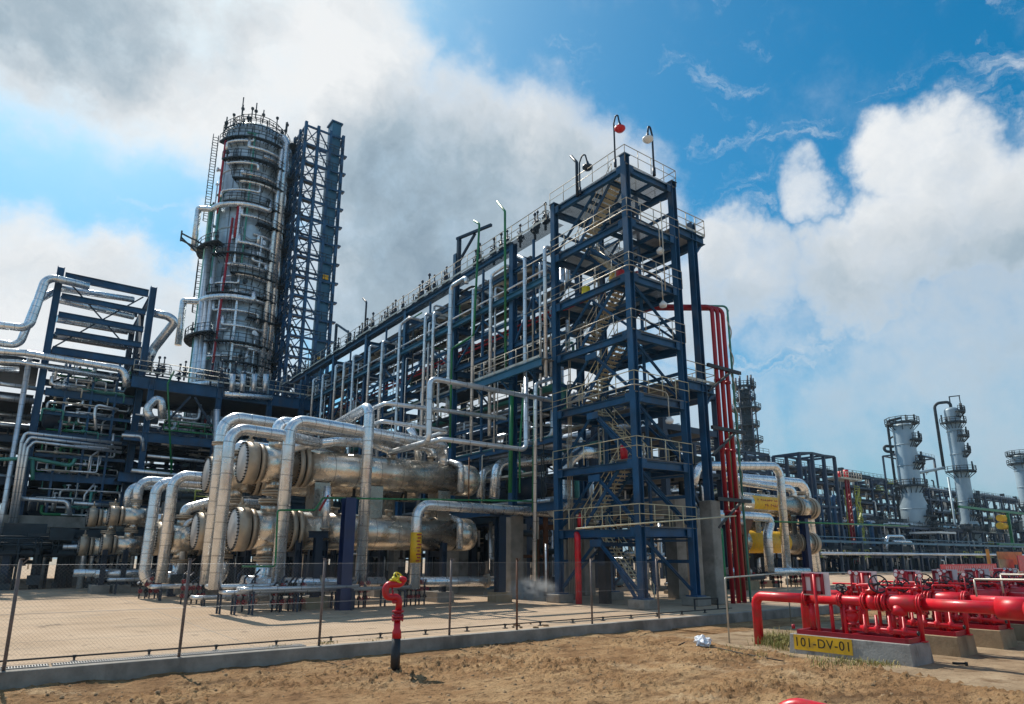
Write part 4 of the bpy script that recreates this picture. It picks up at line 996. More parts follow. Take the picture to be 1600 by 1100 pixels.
# odd branches with elbows and valves filling the bays
GC = 'thin conduits on the face of the long rack'
for i in range(64):
    y = R.uniform(30.5, 78); z = R.choice([5.5, 7, 9.4, 11.2, 12.8, 14.5, 16.3]); h = R.uniform(1.5, 5.5); x = RX0 + R.uniform(-.5, .9)
    m = MB(); m.tube([(x, y, z), (x, y, z + h), (x + R.uniform(.3, 1.2), y, z + h), (x + 1.3, y + R.choice([-1.2, 1.2]), z + h)], R.choice([.04, .05, .065]), 6, .12)
    m.build('conduit', R.choice(['cladding_small', 'cladding_small', 'rail_galv', 'platform_steel']), None, 'thin bent conduit on the open face of the long rack', 'conduit', GC)
GB = 'branch pipes in the bays of the long rack'
for i in range(130):
    b = R.randrange(len(RY) - 1); y = RY[b] + R.uniform(.5, 7.5); x = R.uniform(25.9, 31.3); z = R.choice([5.6, 9.6, 13.0, 16.4, 20.0]) + R.uniform(0, .5); r = R.choice([.06, .08, .1, .13])
    h = R.uniform(1.2, 3.1); pts = [(x, y, z), (x, y, z + h), (min(31.5, x + R.choice([-1.2, 1.2, 2.0])), y, z + h)]
    if R.random() < .5: pts.append((pts[-1][0], y + R.choice([-1.5, 1.5, 2.5]), z + h))
    if R.random() < .4: pts.append((pts[-1][0], pts[-1][1], z + h - 1.3))
    m = MB(); m.tube(pts, r, 8, r * 2.4)
    if R.random() < .6:
        zz = z + h * .5; m.cyl((x, y, zz - .28), (x, y, zz - .2), r * 2.1, 10); m.cyl((x, y, zz + .2), (x, y, zz + .28), r * 2.1, 10); m.cyl((x, y, zz - .2), (x, y, zz + .2), r * 1.5, 10); m.cyl((x - .5, y, zz), (x, y, zz), .04, 6); m.handwheel((x - .5, y, zz), (1, 0, 0), .2, .02)
    m.build('branch_pipe', R.choice(['cladding_small', 'cladding_small', 'cladding_small', 'cladding_small', 'platform_steel', 'platform_steel', 'green_paint']), None, 'small bent branch pipe with fittings inside the bays of the long rack', 'pipe', GB)
# side columns / concrete frame seen under the tower
t = thing('concrete_frame', 'concrete table frame standing behind the stair tower legs', 'concrete frame', (28.0, 33, G))
for (x, y) in ((27.6, 31.6), (33.6, 28.0), (37.2, 29.5)):
    m = MB(); m.bb((x - .45, y - .45, G), (x + .45, y + .45, 4.7)); m.build('concrete_pier', 'concrete', t)
m = MB(); m.bb((27.0, 31.3, 4.7), (40.0, 32.0, 5.7)); m.build('concrete_beam', 'concrete', t)
m = MB(); m.bb((33.0, 27.4, 4.7), (34.2, 34, 5.9)); m.build('concrete_beam', 'concrete', t)
# U shaped slim pipes in front of the rack
GU = 'slim pipes crossing before the rack'
def slim(pts, label, r=.13, m_='cladding_small'): pipe('slim_pipe', pts, r, m_, label, 'pipe', GU, r * 2.6, 10)
Yu = 30.2
slim([at(670, 690, Y=Yu) + V((0, 4.5, 0)), at(670, 690, Y=Yu), at(672, 591, Y=Yu), at(862, 626, Y=Yu)], 'slim pipe with a leg at its left end, highest of those crossing before the rack', .15)
slim([at(603, 630, Y=Yu + 2) + V((0, 5, 0)), at(603, 630, Y=Yu + 2), at(790, 654, Y=Yu + 2)], 'slim straight pipe crossing before the rack below the highest one', .12)
slim([at(598, 658, Y=Yu + 3) + V((0, 5, 0)), at(598, 658, Y=Yu + 3), at(700, 674, Y=Yu + 3), at(700, 674, Y=Yu + 3) + V((0, 6, 0))], 'short slim straight pipe crossing before the rack left of the legged pipe', .12)
slim([at(690, 686, Y=Yu) + V((0, 5, 0)), at(690, 686, Y=Yu), at(822, 703, Y=Yu), at(822, 590, Y=Yu)], 'slim J shaped pipe, lowest crossing before the rack', .14)
slim([at(835, 908, Y=Yu), at(837, 600, Y=Yu), at(866, 590, Y=Yu)], 'straight thin white pipe standing left of the stair tower', .11)
slim([at(853, 925, Y=29), at(853, 850, Y=29)], 'short thin white pipe standing left of the stair tower foot', .06)
slim([at(905, 905, Y=30.5), at(906, 820, Y=30.5)], 'short silver pipe standing behind the stair tower foot', .1)
m = MB(); p = at(904, 918, Y=28.0); m.tube([(p.x, 28, G), (p.x, 28, 3.3), (p.x + .8, 29, 3.3)], .18, 12, .3); m.build('fire_riser', 'red_paint', None, 'red riser pipe standing inside the foot of the stair tower', 'pipe')
thin('handrail_line', [at(1150, 806, Y=21.5), at(900, 826, Y=21.5)], .035, 'rail_yellow', 'thin pale lime line running across the stair tower at the lowest landing')
t = thing('wall_panel', 'black kiosk panel under the stair tower beside the concrete pier', 'panel', (27.0, 27.5, G))
m = MB(); m.bb((26.6, 27.2, G), (27.0, 27.8, 2.7)); m.build('cabinet', 'black_paint', t)
m = MB(); m.bb((26.58, 27.26, 1.6), (26.6, 27.74, 2.4)); m.build('cabinet_door', 'steel_deep', t)
# equipment behind the tower and below the rack
rr = random.Random(5); GP2 = 'pumps under the long rack'
for i in range(9):
    x = rr.uniform(26.5, 42); y = rr.uniform(31, 46)
    t = thing('pump', 'small pump set with a bent discharge pipe on the paving below the rack', 'pump', (x, y, G), GP2)
    m = MB(); m.bb((x - .9, y - .4, G), (x + .9, y + .4, G + .25)); m.build('plinth', 'concrete', t)
    m = MB(); m.cyl((x - .8, y, G + .7), (x + .1, y, G + .7), .3, 14); m.cyl((x + .1, y, G + .7), (x + .4, y, G + .7), .12, 8); m.build('motor', rr.choice(['steel_light', 'green_paint', 'platform_steel']), t)
    m = MB(); m.lathe((x + .4, y, G + .7), (1, 0, 0), [(0, .2), (.1, .38), (.35, .38), (.45, .2)], 14); m.tube([(x + .6, y, G + 1.0), (x + .6, y, G + 2.4), (x + .6, y + 1.8, G + 2.4), (x + .6, y + 1.8, G + 5)], .13, 9, .3); m.build('pump_casing', 'cladding_small', t)
for i in range(26):
    x = rr.uniform(26.5, 44); y = rr.uniform(30.5, 44); z = rr.uniform(.2, 6.5); L = rr.uniform(2, 6); r = rr.choice([.08, .12, .18, .25])
    pts = [(x, y, G + .1), (x, y, z), (x + L, y, z)] if rr.random() < .5 else [(x, y, z), (x + L, y, z), (x + L, y + 2, z), (x + L, y + 2, G)]
    m = MB(); m.tube(pts, r, 9, r * 2.4); m.build('ground_pipe', rr.choice(['cladding_small', 'cladding', 'rust', 'cladding_small', 'platform_steel']), None, 'bent process pipe low behind the legs of the stair tower', 'pipe', 'low process pipes behind the stair tower')
# steam leak: little drain pot by the tower foot
# ------------------------------------------------------------------ red deluge risers at the right of the tower
GRd = 'red risers at the right of the stair tower'
rows = [(32.55, 'nearest the tower'), (33.08, 'middle one'), (33.61, 'outermost')]
for i, (x, nm) in enumerate(rows):
    zt = 17.1 + .05 * i; y = Y0 - .1 + .0 * i
    t = thing('fire_riser', 'red riser pipe down the right side of the stair tower, %s' % nm, 'pipe', (x, y, G), GRd)
    m = MB(); m.tube([(29.7, y + 5.5 - .3 * i, zt), (29.7 + .2 * i, y + 2.2 + .2 * i, zt), (x, y, zt), (x, y, G)], .13, 12, .4); m.build('pipe_run', 'red_dull' if i != 2 else 'red_dull', t)
    m = MB()
    for z in (12.4, 8.2, 4.6): m.cyl((x, y, z - .08), (x, y, z + .08), .18, 12)
    m.build('coupling', 'red_dull', t)
t = thing('instrument_line', 'slim teal line spiralling down beside the red risers', 'pipe', (34.2, Y0, G))
m = MB(); m.tube([(30.0, Y0 + 3, 17.6), (34.15, Y0 - .1, 17.5), (34.2, Y0 - .1, G)], .07, 8, .3); m.build('pipe_run', 'teal_paint', t)
m = MB(); m.tube([(34.2 + .1 * math.cos(k * .7), Y0 - .1 + .1 * math.sin(k * .7), 17.3 - k * .2) for k in range(62)], .04, 5); m.build('tracing_wire', 'rail_galv', t)
m = MB(); m.tube([(34.9, Y0 + 1, 9.6), (34.9, Y0 + 1, G)], .14, 9); m.build('conduit_post', 'green_paint', None, 'thick green conduit standing right of the red risers', 'pipe')
m = MB(); m.tube([(34.75, Y0 + .6, 10.3), (34.78, Y0 + .6, G + 5)], .1, 9); m.build('conduit_post', 'rail_galv', None, 'grey conduit in front of the thick green one right of the red risers', 'pipe')
for k, z in enumerate((13.1, 9.35, 5.25)):
    t = thing('riser_bracket', 'dark bracket arm clamping the red risers, %s' % ('upper', 'middle', 'lower')[k], 'bracket', (31.4, Y0 - .3, z), 'brackets of the red risers')
    m = MB(); m.bar((31.4, Y0 - .35, z), (34.6, Y0 - .35, z), .16, .2); m.build('arm', 'black_paint', t)
    m = MB(); m.bar((31.4, Y0 - .3, z - 1.6), (33.6, Y0 - .35, z - .1), .12); m.build('strut', 'black_paint', t)
# ------------------------------------------------------------------ dark blue pipe structure on the left
YL = 75.0
def lx(px, py, Y=YL): return at(px, py, Y=Y)
ls = thing('pipe_structure', 'tall dark blue open steel structure full of pipes at the left edge', 'steel structure', (0.3, YL, G))
xa, xb = .3, 8.4; ztop = 29.3
for dy in (0, 7.5, 15):
    for x in (xa, xb):
        m = MB(); m.ibeam((x, YL + dy, G), (x, YL + dy, ztop + (.5 if dy == 0 else 0)), .6, .6, (1, 0, 0), .06, .05); m.build('column', 'steel_deep' if dy else 'steel_blue', ls)  # rear rows take the darker copy, shade put into the steel colour
zl = [29.0, 26.9, 25.0, 23.3, 21.4, 17.3, 13.2, 9.3, 5.1]
for dy in (0, 7.5, 15):
    for z in zl:
        m = MB(); m.ibeam((xa + .4, YL + dy, z), (xb - .4, YL + dy, z), .4, .72 if z in (29.0, 21.4, 17.3, 13.2, 9.3, 5.1) else .55); m.build('cross_beam', 'steel_deep' if dy else 'steel_blue', ls)  # rear beams darker too, standing for the shade inside
for x in (xa, xb):
    for z in zl:
        if z > 23.5 and z < 29: continue
        m = MB(); m.ibeam((x, YL + .4, z), (x, YL + 15, z), .35, .7); m.build('side_beam', 'steel_blue', ls)
m = MB()
for z0, z1 in ((9.3, 13.2), (13.2, 17.3), (17.3, 21.4)): m.bar((xb, YL + .5, z0), (xb, YL + 7.2, z1), .25); m.bar((xa, YL + .5, z1), (xa, YL + 7.2, z0), .25)
m.bar((xb - .3, YL + .6, 22), (xb - .3, YL + 6.5, 28.5), .22); m.bar((xa + .5, YL + .3, 21.8), (xb - .8, YL + .3, 28.6), .12); m.bar((xb - .5, YL + .3, 21.8), (xa + .8, YL + .3, 28.6), .12)
m.build('bracing', 'steel_deep', ls)
for z in (4.6, 9.0, 13.0, 16.9):  # floors run far past the frame so their dark undersides darken it
    m = MB(); m.bb((xa + .5, YL + .6, z), (xb - .5, YL + 26, z + .08)); m.build('floor_plate', 'platform_steel', ls)
for z in (6.9, 11.2, 15.2):  # drums added as dark mass to deepen the shade inside
    for k, (dy, x0_, L_) in enumerate(((2.5, xa + .8, 5.5), (6.0, xa + 1.6, 6.0), (10.5, xa + .6, 6.5))):
        t = thing('darkening_drum', 'dark horizontal drum added to darken the left structure, %s floor, %s row' % ({6.9: 'lowest', 11.2: 'middle', 15.2: 'upper'}[z], ('front', 'middle', 'rear')[k]), 'vessel', (x0_, YL + dy, z - 1.4), 'dark drums added inside the left structure')
        m = MB(); m.lathe((x0_, YL + dy, z), (1, 0, 0), [(-.3, .0001), (-.2, .7), (.1, 1.1), (L_, 1.1), (L_ + .3, .7), (L_ + .4, .0001)], 18); m.build('shell', ('steel_deep', 'platform_steel')[k % 2], t)
        m = MB(); m.bb((x0_ + .8, YL + dy - .8, z - 1.9), (x0_ + 1.1, YL + dy + .8, z - .8)); m.build('saddle', 'steel_deep', t)
        m = MB(); m.bb((x0_ + L_ - 1.1, YL + dy - .8, z - 1.9), (x0_ + L_ - .8, YL + dy + .8, z - .8)); m.build('saddle', 'steel_deep', t)
for x in (-6.5, -14):
    for dy in (3, 9):
        m = MB(); m.ibeam((x, YL + dy, G), (x, YL + dy, 21.0), .6, .6, (1, 0, 0), .06, .05); m.build('column', 'steel_deep', ls)
for z in (20.6, 17.0, 13.0, 9.0, 5.0):
    m = MB(); m.ibeam((-15, YL + 3, z), (xa - .4, YL + 3, z), .4, .7); m.build('cross_beam', 'steel_deep', ls)
    m = MB(); m.bb((-15, YL + 3.3, z + .1), (xa - .4, YL + 16, z + .2)); m.build('floor_plate', 'platform_steel', ls)
m = MB(); m.bb((-.8, YL - 1.2, 4.7), (xb + .2, YL - .4, 5.7)); m.build('concrete_beam', 'concrete', ls)
for x in (-.3, 2.4, 5.4, xb - .2):
    m = MB(); m.bb((x - .35, YL - 1.1, G), (x + .35, YL - .5, 4.7)); m.build('concrete_pier', 'concrete', ls)
m = MB(); m.rail([(xb + .3, YL - .2, 20.2), (xb + 2.6, YL - .2, 20.2)], 1.2, 1.0, .04); m.bb((xb + .1, YL - .3, 19.5), (xb + 2.7, YL + 2, 20.1)); m.build('side_platform', 'steel_deep', ls)
GLp = 'pipes through the left steel structure'
def lp(pts, r, label, m_='cladding'): return pipe('process_pipe', pts, r, m_, label, 'pipe', GLp, r * 2.4, 12)
def LP(l, Y): return [at(px, py, Y=Y) for px, py in l]
Yp = 74.0
lp(LP([(-60, 502), (45, 513), (70, 440), (82, 434), (140, 448)], 74.2), .38, 'topmost silver pipe climbing past the left column of the left structure')
lp(LP([(-60, 528), (30, 540), (58, 470), (84, 455)], 75.6), .34, 'second silver pipe climbing behind the left column of the left structure')
lp(LP([(-60, 545), (40, 552), (195, 578), (198, 605)], 73.6), .34, 'long silver pipe crossing the front of the left structure, ending in a drop')
lp(LP([(-60, 562), (30, 566), (185, 592)], 73.9), .25, 'slimmer silver pipe just below the long front one on the left structure')
lp(LP([(-60, 573), (30, 578)], 74.4), .28, 'short silver pipe end at the left picture edge below the front ones')
for i, (y0_, y1_) in enumerate(((450, 468), (468, 495), (498, 517), (523, 540))):
    lp([at(88, y0_, Y=77) , at(208, y1_, Y=79.5)], .34, '%s silver pipe from the top inside the upper bays of the left structure' % ['first', 'second', 'third', 'fourth'][i])
lp([at(230, 487, Y=76), at(262, 494, Y=76), at(274, 502, Y=76), at(240, 545, Y=78), at(225, 580, Y=78)], .45, 'big silver elbow hanging out at the right of the left structure')
for i, o in enumerate((0, 7, 14)):
    lp(LP([(5 + o * .5, 890), (34 + o * .7, 690 + o * .7), (40 + o, 676 + o), (190, 693 + o)], 73.3 - .0 * i), .14, 'slim twin bend line on the front of the left structure, %s of three' % ['outermost', 'middle', 'innermost'][i], 'cladding_small')
lp(LP([(-10, 718), (48, 716), (112, 728), (118, 716)], 73.8), .16, 'teal line across the lower left structure', 'teal_paint')
lp(LP([(51, 750), (51, 718)], 73.8), .16, 'short teal drop line on the lower left structure', 'teal_paint')
lp(LP([(20, 778), (105, 784), (110, 805)], 73.6), .2, 'silver line with a drop above the concrete beam of the left structure', 'cladding_small')
lp(LP([(115, 786), (170, 790)], 73.6), .18, 'short silver line above the concrete beam of the left structure', 'cladding_small')
lp(LP([(150, 672), (148, 648), (150, 632), (185, 640)], 73.8), .14, 'pale bent line on the mid front of the left structure', 'cladding_small')
lp(LP([(46, 560), (5, 800), (-4, 860)], 74.0), .22, 'grey blue pipe slanting beside the left column', 'cladding_small')
for i, (xx, y0_, y1_) in enumerate(((-8, 590, 600), (-8, 612, 620), (-8, 655, 662), (-8, 690, 700), (-8, 735, 742), (-8, 640, 645), (-8, 675, 682))):
    lp(LP([(-70, y0_), (60, y1_ + 8)], 77 + i), .3 if i % 2 else .2, 'silver pipe entering the left structure from the left edge, number %s downwards' % ORD[i], 'cladding_small')
rr = random.Random(21)
for i in range(120):  # many in dark paint, added to darken the interior
    z = rr.choice([5.3, 6.4, 7.5, 9.6, 10.6, 11.8, 13.5, 14.6, 15.6, 17.7, 18.8, 19.8]); y = YL + rr.uniform(.6, 13); x0_ = xa + rr.uniform(.3, 3); x1_ = xb - rr.uniform(.3, 3); r = rr.choice([.08, .12, .16, .22])
    pts = [(x0_, y, z), (x1_, y, z)]
    if rr.random() < .5: pts.append((x1_, y, z + rr.choice([-1, 1.4])))
    if rr.random() < .4: pts = [(x0_, y + 1.5, z)] + pts
    m = MB(); m.tube(pts, r, 7, r * 2.2)
    if rr.random() < .6:
        xc = (x0_ + x1_) / 2; m.cyl((xc - .25, y, z), (xc + .25, y, z), r * 1.8, 9); m.cyl((xc, y, z), (xc, y, z + .6), .06, 6); m.handwheel((xc, y, z + .6), (0, 0, 1), .28, .03)
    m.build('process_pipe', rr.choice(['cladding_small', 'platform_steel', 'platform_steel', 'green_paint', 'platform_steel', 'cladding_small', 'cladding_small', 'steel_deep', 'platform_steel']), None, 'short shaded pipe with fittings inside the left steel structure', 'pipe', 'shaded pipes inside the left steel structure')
for i in range(24):
    x = rr.uniform(xa + .5, xb - .5); y = YL + rr.uniform(-.6, 10); z = rr.choice([5.7, 9.4, 13.3, 17.4]); r = rr.choice([.07, .1, .14])
    m = MB(); m.tube([(x, y, z), (x, y, z + rr.uniform(1.5, 3.5)), (x + rr.uniform(.5, 2), y, z + 3.2)], r, 7, r * 2); m.build('process_pipe', rr.choice(['cladding_small', 'platform_steel', 'green_paint']), None, 'short upright pipe inside the left steel structure', 'pipe', 'short upright pipes inside the left steel structure')
for i in range(70):
    z = rr.choice([5.9, 6.6, 7.4, 8.2, 9.9, 10.7, 11.6, 12.3, 13.8, 14.7, 15.6, 16.4, 17.9, 18.8, 19.6, 20.6]); y = YL + rr.uniform(-.9, .9); x0_ = xa + rr.uniform(.4, 4); x1_ = min(xb - .4, x0_ + rr.uniform(1.5, 5)); r = rr.choice([.05, .07, .09, .13])
    pts = [(x0_, y, z), (x1_, y, z)]
    if rr.random() < .6: pts.append((x1_, y, z + rr.choice([-.9, .9, 1.5])))
    if rr.random() < .5: pts = [(x0_, y, z + rr.choice([-1.2, .8]))] + pts
    m = MB(); m.tube(pts, r, 7, r * 2.2)
    if rr.random() < .5: xc = (x0_ + x1_) / 2; m.cyl((xc - .18, y, z), (xc + .18, y, z), r * 2, 9); m.cyl((xc, y, z), (xc, y, z + .45), .05, 6); m.handwheel((xc, y, z + .45), (0, -.4, 1), .2, .025)
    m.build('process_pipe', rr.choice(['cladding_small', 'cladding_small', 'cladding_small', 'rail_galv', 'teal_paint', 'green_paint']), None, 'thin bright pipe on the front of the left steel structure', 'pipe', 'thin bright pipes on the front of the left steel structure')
m = MB()
for z in (7.2, 11.3, 15.3, 19.4): m.ibeam((xa + .4, YL - .05, z), (xb - .4, YL - .05, z), .2, .3)
for x in (2.3, 4.4, 6.4): m.bar((x, YL - .05, 5.7), (x, YL - .05, 21), .2)
m.build('secondary_steel', 'steel_blue', ls)
# ------------------------------------------------------------------ dark process structure between left structure and rack
ms = thing('process_structure', 'wide dark blue steel deck structure in front of the big column, with a braced bay', 'steel structure', (9, 72, G))
Yd = 72.0
for px in (232, 340, 420, 470):
    x = at(px, 640, Y=Yd).x
    for dy in (0, 9):
        m = MB(); m.ibeam((x, Yd + dy, G), (x, Yd + dy, at(px, 600, Y=Yd).z + .5), .5, .5, (1, 0, 0), .05, .04); m.build('column', 'steel_blue' if not dy else 'steel_deep', ms)  # rear columns get the darker steel, their shade put into the colour
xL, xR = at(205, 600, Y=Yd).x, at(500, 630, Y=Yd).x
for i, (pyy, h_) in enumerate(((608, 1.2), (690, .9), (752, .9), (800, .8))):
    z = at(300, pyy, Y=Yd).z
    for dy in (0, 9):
        m = MB(); m.ibeam((xL, Yd + dy, z), (xR, Yd + dy, z), .4, h_); m.build('main_beam', 'steel_blue' if not dy else 'steel_deep', ms)  # rear beams likewise carry shade in a darker steel colour
    m = MB(); m.bb((xL, Yd + .4, z - .1), (xR, Yd + 12, z)); m.build('deck_plate', 'platform_steel', ms)
z0, z1 = at(300, 680, Y=Yd).z, at(300, 620, Y=Yd).z
x0_, x1_, xm = at(250, 650, Y=Yd).x, at(345, 650, Y=Yd).x, at(297, 650, Y=Yd).x
m = MB(); m.bar((xm - .2, Yd, z1), (x0_, Yd, z0), .22); m.bar((xm + .2, Yd, z1), (x1_, Yd, z0), .22); m.build('bracing', 'steel_deep', ms)
zz = at(300, 600, Y=Yd).z + .3
m = MB(); m.rail([(xL, Yd - .2, zz + .2), (xR, Yd - .2, zz + .2)], 1.1, 1.6, .04); m.build('guardrail', 'rail_galv', ms)
zz2 = at(300, 678, Y=Yd).z
m = MB(); m.rail([(at(256, 660, Y=Yd).x, Yd - .4, zz2), (at(340, 660, Y=Yd).x, Yd - .4, zz2)], 1.0, 1.2, .05); m.build('guardrail', 'green_paint', ms)
def mp(l, Y, r, label, m_='cladding_small'): pipe('process_pipe', LP(l, Y), r, m_, label, 'pipe', 'pipes on the dark process structure', r * 2.2, 10)
mp([(236, 655), (228, 640), (252, 614), (254, 655)], 71, .4, 'silver bend with a straight drop left of the braced bay', 'cladding')
mp([(268, 740), (262, 600), (272, 580)], 70.8, .09, 'thin green pole standing before the dark process structure', 'green_paint')
mp([(337, 760), (339, 640)], 71.3, .35, 'grey upright pipe on the dark process structure column', 'cladding_small')
mp([(190, 680), (222, 682), (224, 705)], 72, .18, 'small pale bent pipe between the two dark structures')
mp([(205, 735), (330, 748)], 71.5, .2, 'low silver pipe across the dark process structure')
mp([(230, 712), (330, 722)], 71.8, .16, 'middle silver pipe across the dark process structure')
for i, px in enumerate((362, 378, 396, 414)): mp([(px, 612), (px + 2, 585)], 71.6, .28, 'short pale standpipe on the deck, %s from the left before the big column' % ORD[i])
mp([(350, 616), (425, 622)], 71.5, .3, 'pale header carrying the standpipes before the big column', 'cladding')
for i in range(100):
    x = rr.uniform(xL + .5, xR - .5); y = Yd + rr.uniform(.4, 10); z = rr.choice([3, 6, 9.5, 10.5, 13.2, 14.5, 15.8]); r = rr.choice([.08, .12, .17]); L = rr.uniform(1.5, 5)
    pts = [(x, y, z), (min(xR, x + L), y, z)]
    if rr.random() < .6: pts.append((min(xR, x + L), y, z + rr.choice([1.6, -1.2])))
    m = MB(); m.tube(pts, r, 7, r * 2.2)
    if rr.random() < .5: m.cyl((x + .6, y, z), (x + 1.1, y, z), r * 1.9, 9); m.cyl((x + .85, y, z), (x + .85, y, z + .55), .05, 6); m.handwheel((x + .85, y, z + .55), (0, 0, 1), .25, .03)
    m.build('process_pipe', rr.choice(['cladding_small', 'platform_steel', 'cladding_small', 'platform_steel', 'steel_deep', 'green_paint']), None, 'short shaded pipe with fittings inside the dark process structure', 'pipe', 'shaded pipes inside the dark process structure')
for i in range(16):
    x = rr.uniform(xL + .3, xR - 3); c = copy_tree(vv, (x, Yd + rr.uniform(0, 5), zz + .2), 'dark vent valve standing on the deck of the process structure before the big column', None, 'vent valves on the process deck'); s = rr.uniform(.9, 1.4); c.scale = (s, s, s); c.rotation_euler.z = rr.uniform(0, 6)
# ------------------------------------------------------------------ big fractionation column
CXc, CYc, RC = 22.0, 96.5, 4.5
ct = thing('fractionation_column', 'huge silvery column wrapped in ring platforms and pipes behind the rack', 'process column', (CXc, CYc, G))
m = MB(); m.lathe((CXc, CYc, 6), (0, 0, 1), [(0, RC + .3), (6, RC + .3), (8, RC), (58.2, RC)] + [(58.2 + 2.6 * math.sin(PI / 2 * k / 8), max(.0001, RC * math.cos(PI / 2 * k / 8))) for k in range(1, 9)], 56); m.build('shell', 'column_shell', ct)
for z in (20, 24.6, 29.5, 34, 38.7, 43.3, 48, 52.6, 57.3, 61.5): m = MB(); m.torus((CXc, CYc, z), (0, 0, 1), RC + .02, .13, 48, 6); m.build('stiffening_ring', 'column_shell', ct)
cam_a = math.atan2(-CYc, -CXc)      # towards the viewer
def arc_pt(r, a, z): return V((CXc + r * math.cos(a), CYc + r * math.sin(a), z))
plats = [(64.6, -1.6, 1.6, .4), (62.2, -1.2, .9, 1.0), (58.6, -.9, .9, 1.2), (55.2, -.5, 1.7, 1.3), (51.6, -.7, 1.1, 1.2), (48.6, .2, 1.9, 1.5), (45.0, -1.9, -.6, 2.0), (43.6, -.9, 1.0, 1.2), (40.6, -.3, 1.7, 1.3), (37.6, -.9, 1.1, 1.2), (34.4, .2, 1.9, 1.4), (31.6, -2.0, -.5, 2.2), (30.6, -.8, 1.2, 1.3), (27.8, -.3, 1.7, 1.3), (25.0, -.9, .9, 1.2), (22.2, -.7, 1.6, 1.3), (19.0, -2.0, 2.0, 1.5)]
for (z, a0, a1, w_) in plats:
    m = MB(); n = max(6, int((a1 - a0) * 9))
    for i in range(n):
        b0_, b1_ = cam_a + a0 + (a1 - a0) * i / n, cam_a + a0 + (a1 - a0) * (i + 1) / n
        p = [arc_pt(RC + .25, b0_, z), arc_pt(RC + .25, b1_, z), arc_pt(RC + w_, b1_, z), arc_pt(RC + w_, b0_, z)]
        m._add(p + [v + Z * .08 for v in p], [(3, 2, 1, 0), (4, 5, 6, 7), (0, 1, 5, 4), (1, 2, 6, 5), (2, 3, 7, 6), (3, 0, 4, 7)])
        m.bar(arc_pt(RC, b0_, z - .1), arc_pt(RC + w_, b0_, z - .04), .08, .14)
        if i % 2: m.bar(arc_pt(RC, b0_, z - 1.1), arc_pt(RC + w_ * .85, b0_, z - .1), .07)
        m.bar(arc_pt(RC + w_, b0_, z), arc_pt(RC + w_, b1_, z), .05, .16)
    rpl = m.build('ring_platform', 'platform_steel', ct)
    m = MB(); k = max(4, int((a1 - a0) * 6)); pts = [arc_pt(RC + w_ - .05, cam_a + a0 + (a1 - a0) * i / k, z + .08) for i in range(k + 1)]
    for i in range(k): m.rail([pts[i], pts[i + 1]], 1.15, 1.2, .05, False)
    m.build('guardrail', 'platform_steel', rpl)
# hugging ring pipes with their stubs
def ringpipe(z, a0, a1, r, off=.55, drop0=0, drop1=0, out=0.):
    k = max(5, int(abs(a1 - a0) * 8)); pts = [arc_pt(RC + off, cam_a + a0 + (a1 - a0) * i / k, z) for i in range(k + 1)]
    if out: pts = [arc_pt(RC + off + out, cam_a + a0 - .05, z - 6.5), arc_pt(RC + off + out, cam_a + a0 - .05, z - .05), arc_pt(RC + off + out * .9, cam_a + a0 - .02, z)] + pts[1:]
    if drop0: pts = [pts[0] + Z * drop0] + pts
    if drop1: pts = pts + [pts[-1] + Z * drop1]
    m = MB(); m.tube(pts, r, 10, .7); m.build('ring_pipe', 'cladding', ct)
def _skip(): pass
m = MB(); m.tube([arc_pt(RC + .75, cam_a + .9, 40), arc_pt(RC + .75, cam_a + .9, 64.6), arc_pt(1.5, cam_a + .5, 65.4), arc_pt(1.2, cam_a + .5, 62)], .62, 12, 1.6); m.build('overhead_line', 'cladding', ct)
ringpipe(60.6, -.2, .75, .28, drop0=1.6, drop1=1.3); ringpipe(59.6, .2, 1.5, .28); ringpipe(56.2, -.3, .9, .32, drop1=1.6, drop0=.8)
ringpipe(55.0, -.35, 1.0, .3, drop1=-1); ringpipe(51.2, -1.35, .5, .42, .8, drop1=1.8, out=1.6); ringpipe(45.4, -.2, .7, .28, drop0=1.2, drop1=1.0); ringpipe(42.0, -.5, .6, .3, drop1=1.6)
ringpipe(40.6, -.2, .8, .32); ringpipe(37.2, -.1, 1.0, .3); ringpipe(37.0, -1.4, .3, .45, .9, drop1=1.2, out=1.9); ringpipe(30.3, -.1, 1.2, .3, drop0=1.); ringpipe(30.0, .3, 1.6, .28)
ringpipe(25.9, -.3, .9, .32); ringpipe(24.6, -1.45, .25, .5, .9, drop1=1.2, out=1.8); ringpipe(21.2, -.1, .6, .26, drop0=1, drop1=1); ringpipe(20.3, .5, 1.7, .4)
for (z, a) in ((38.6, -.15), (38.6, .25), (27.2, -.15), (27.2, .3), (20, -.3), (20, 0), (20, .3)): m = MB(); m.cyl(arc_pt(RC + .55, cam_a + a, z - 1.6), arc_pt(RC + .55, cam_a + a, z), .22, 8); m.build('stub_pipe', 'cladding', ct)
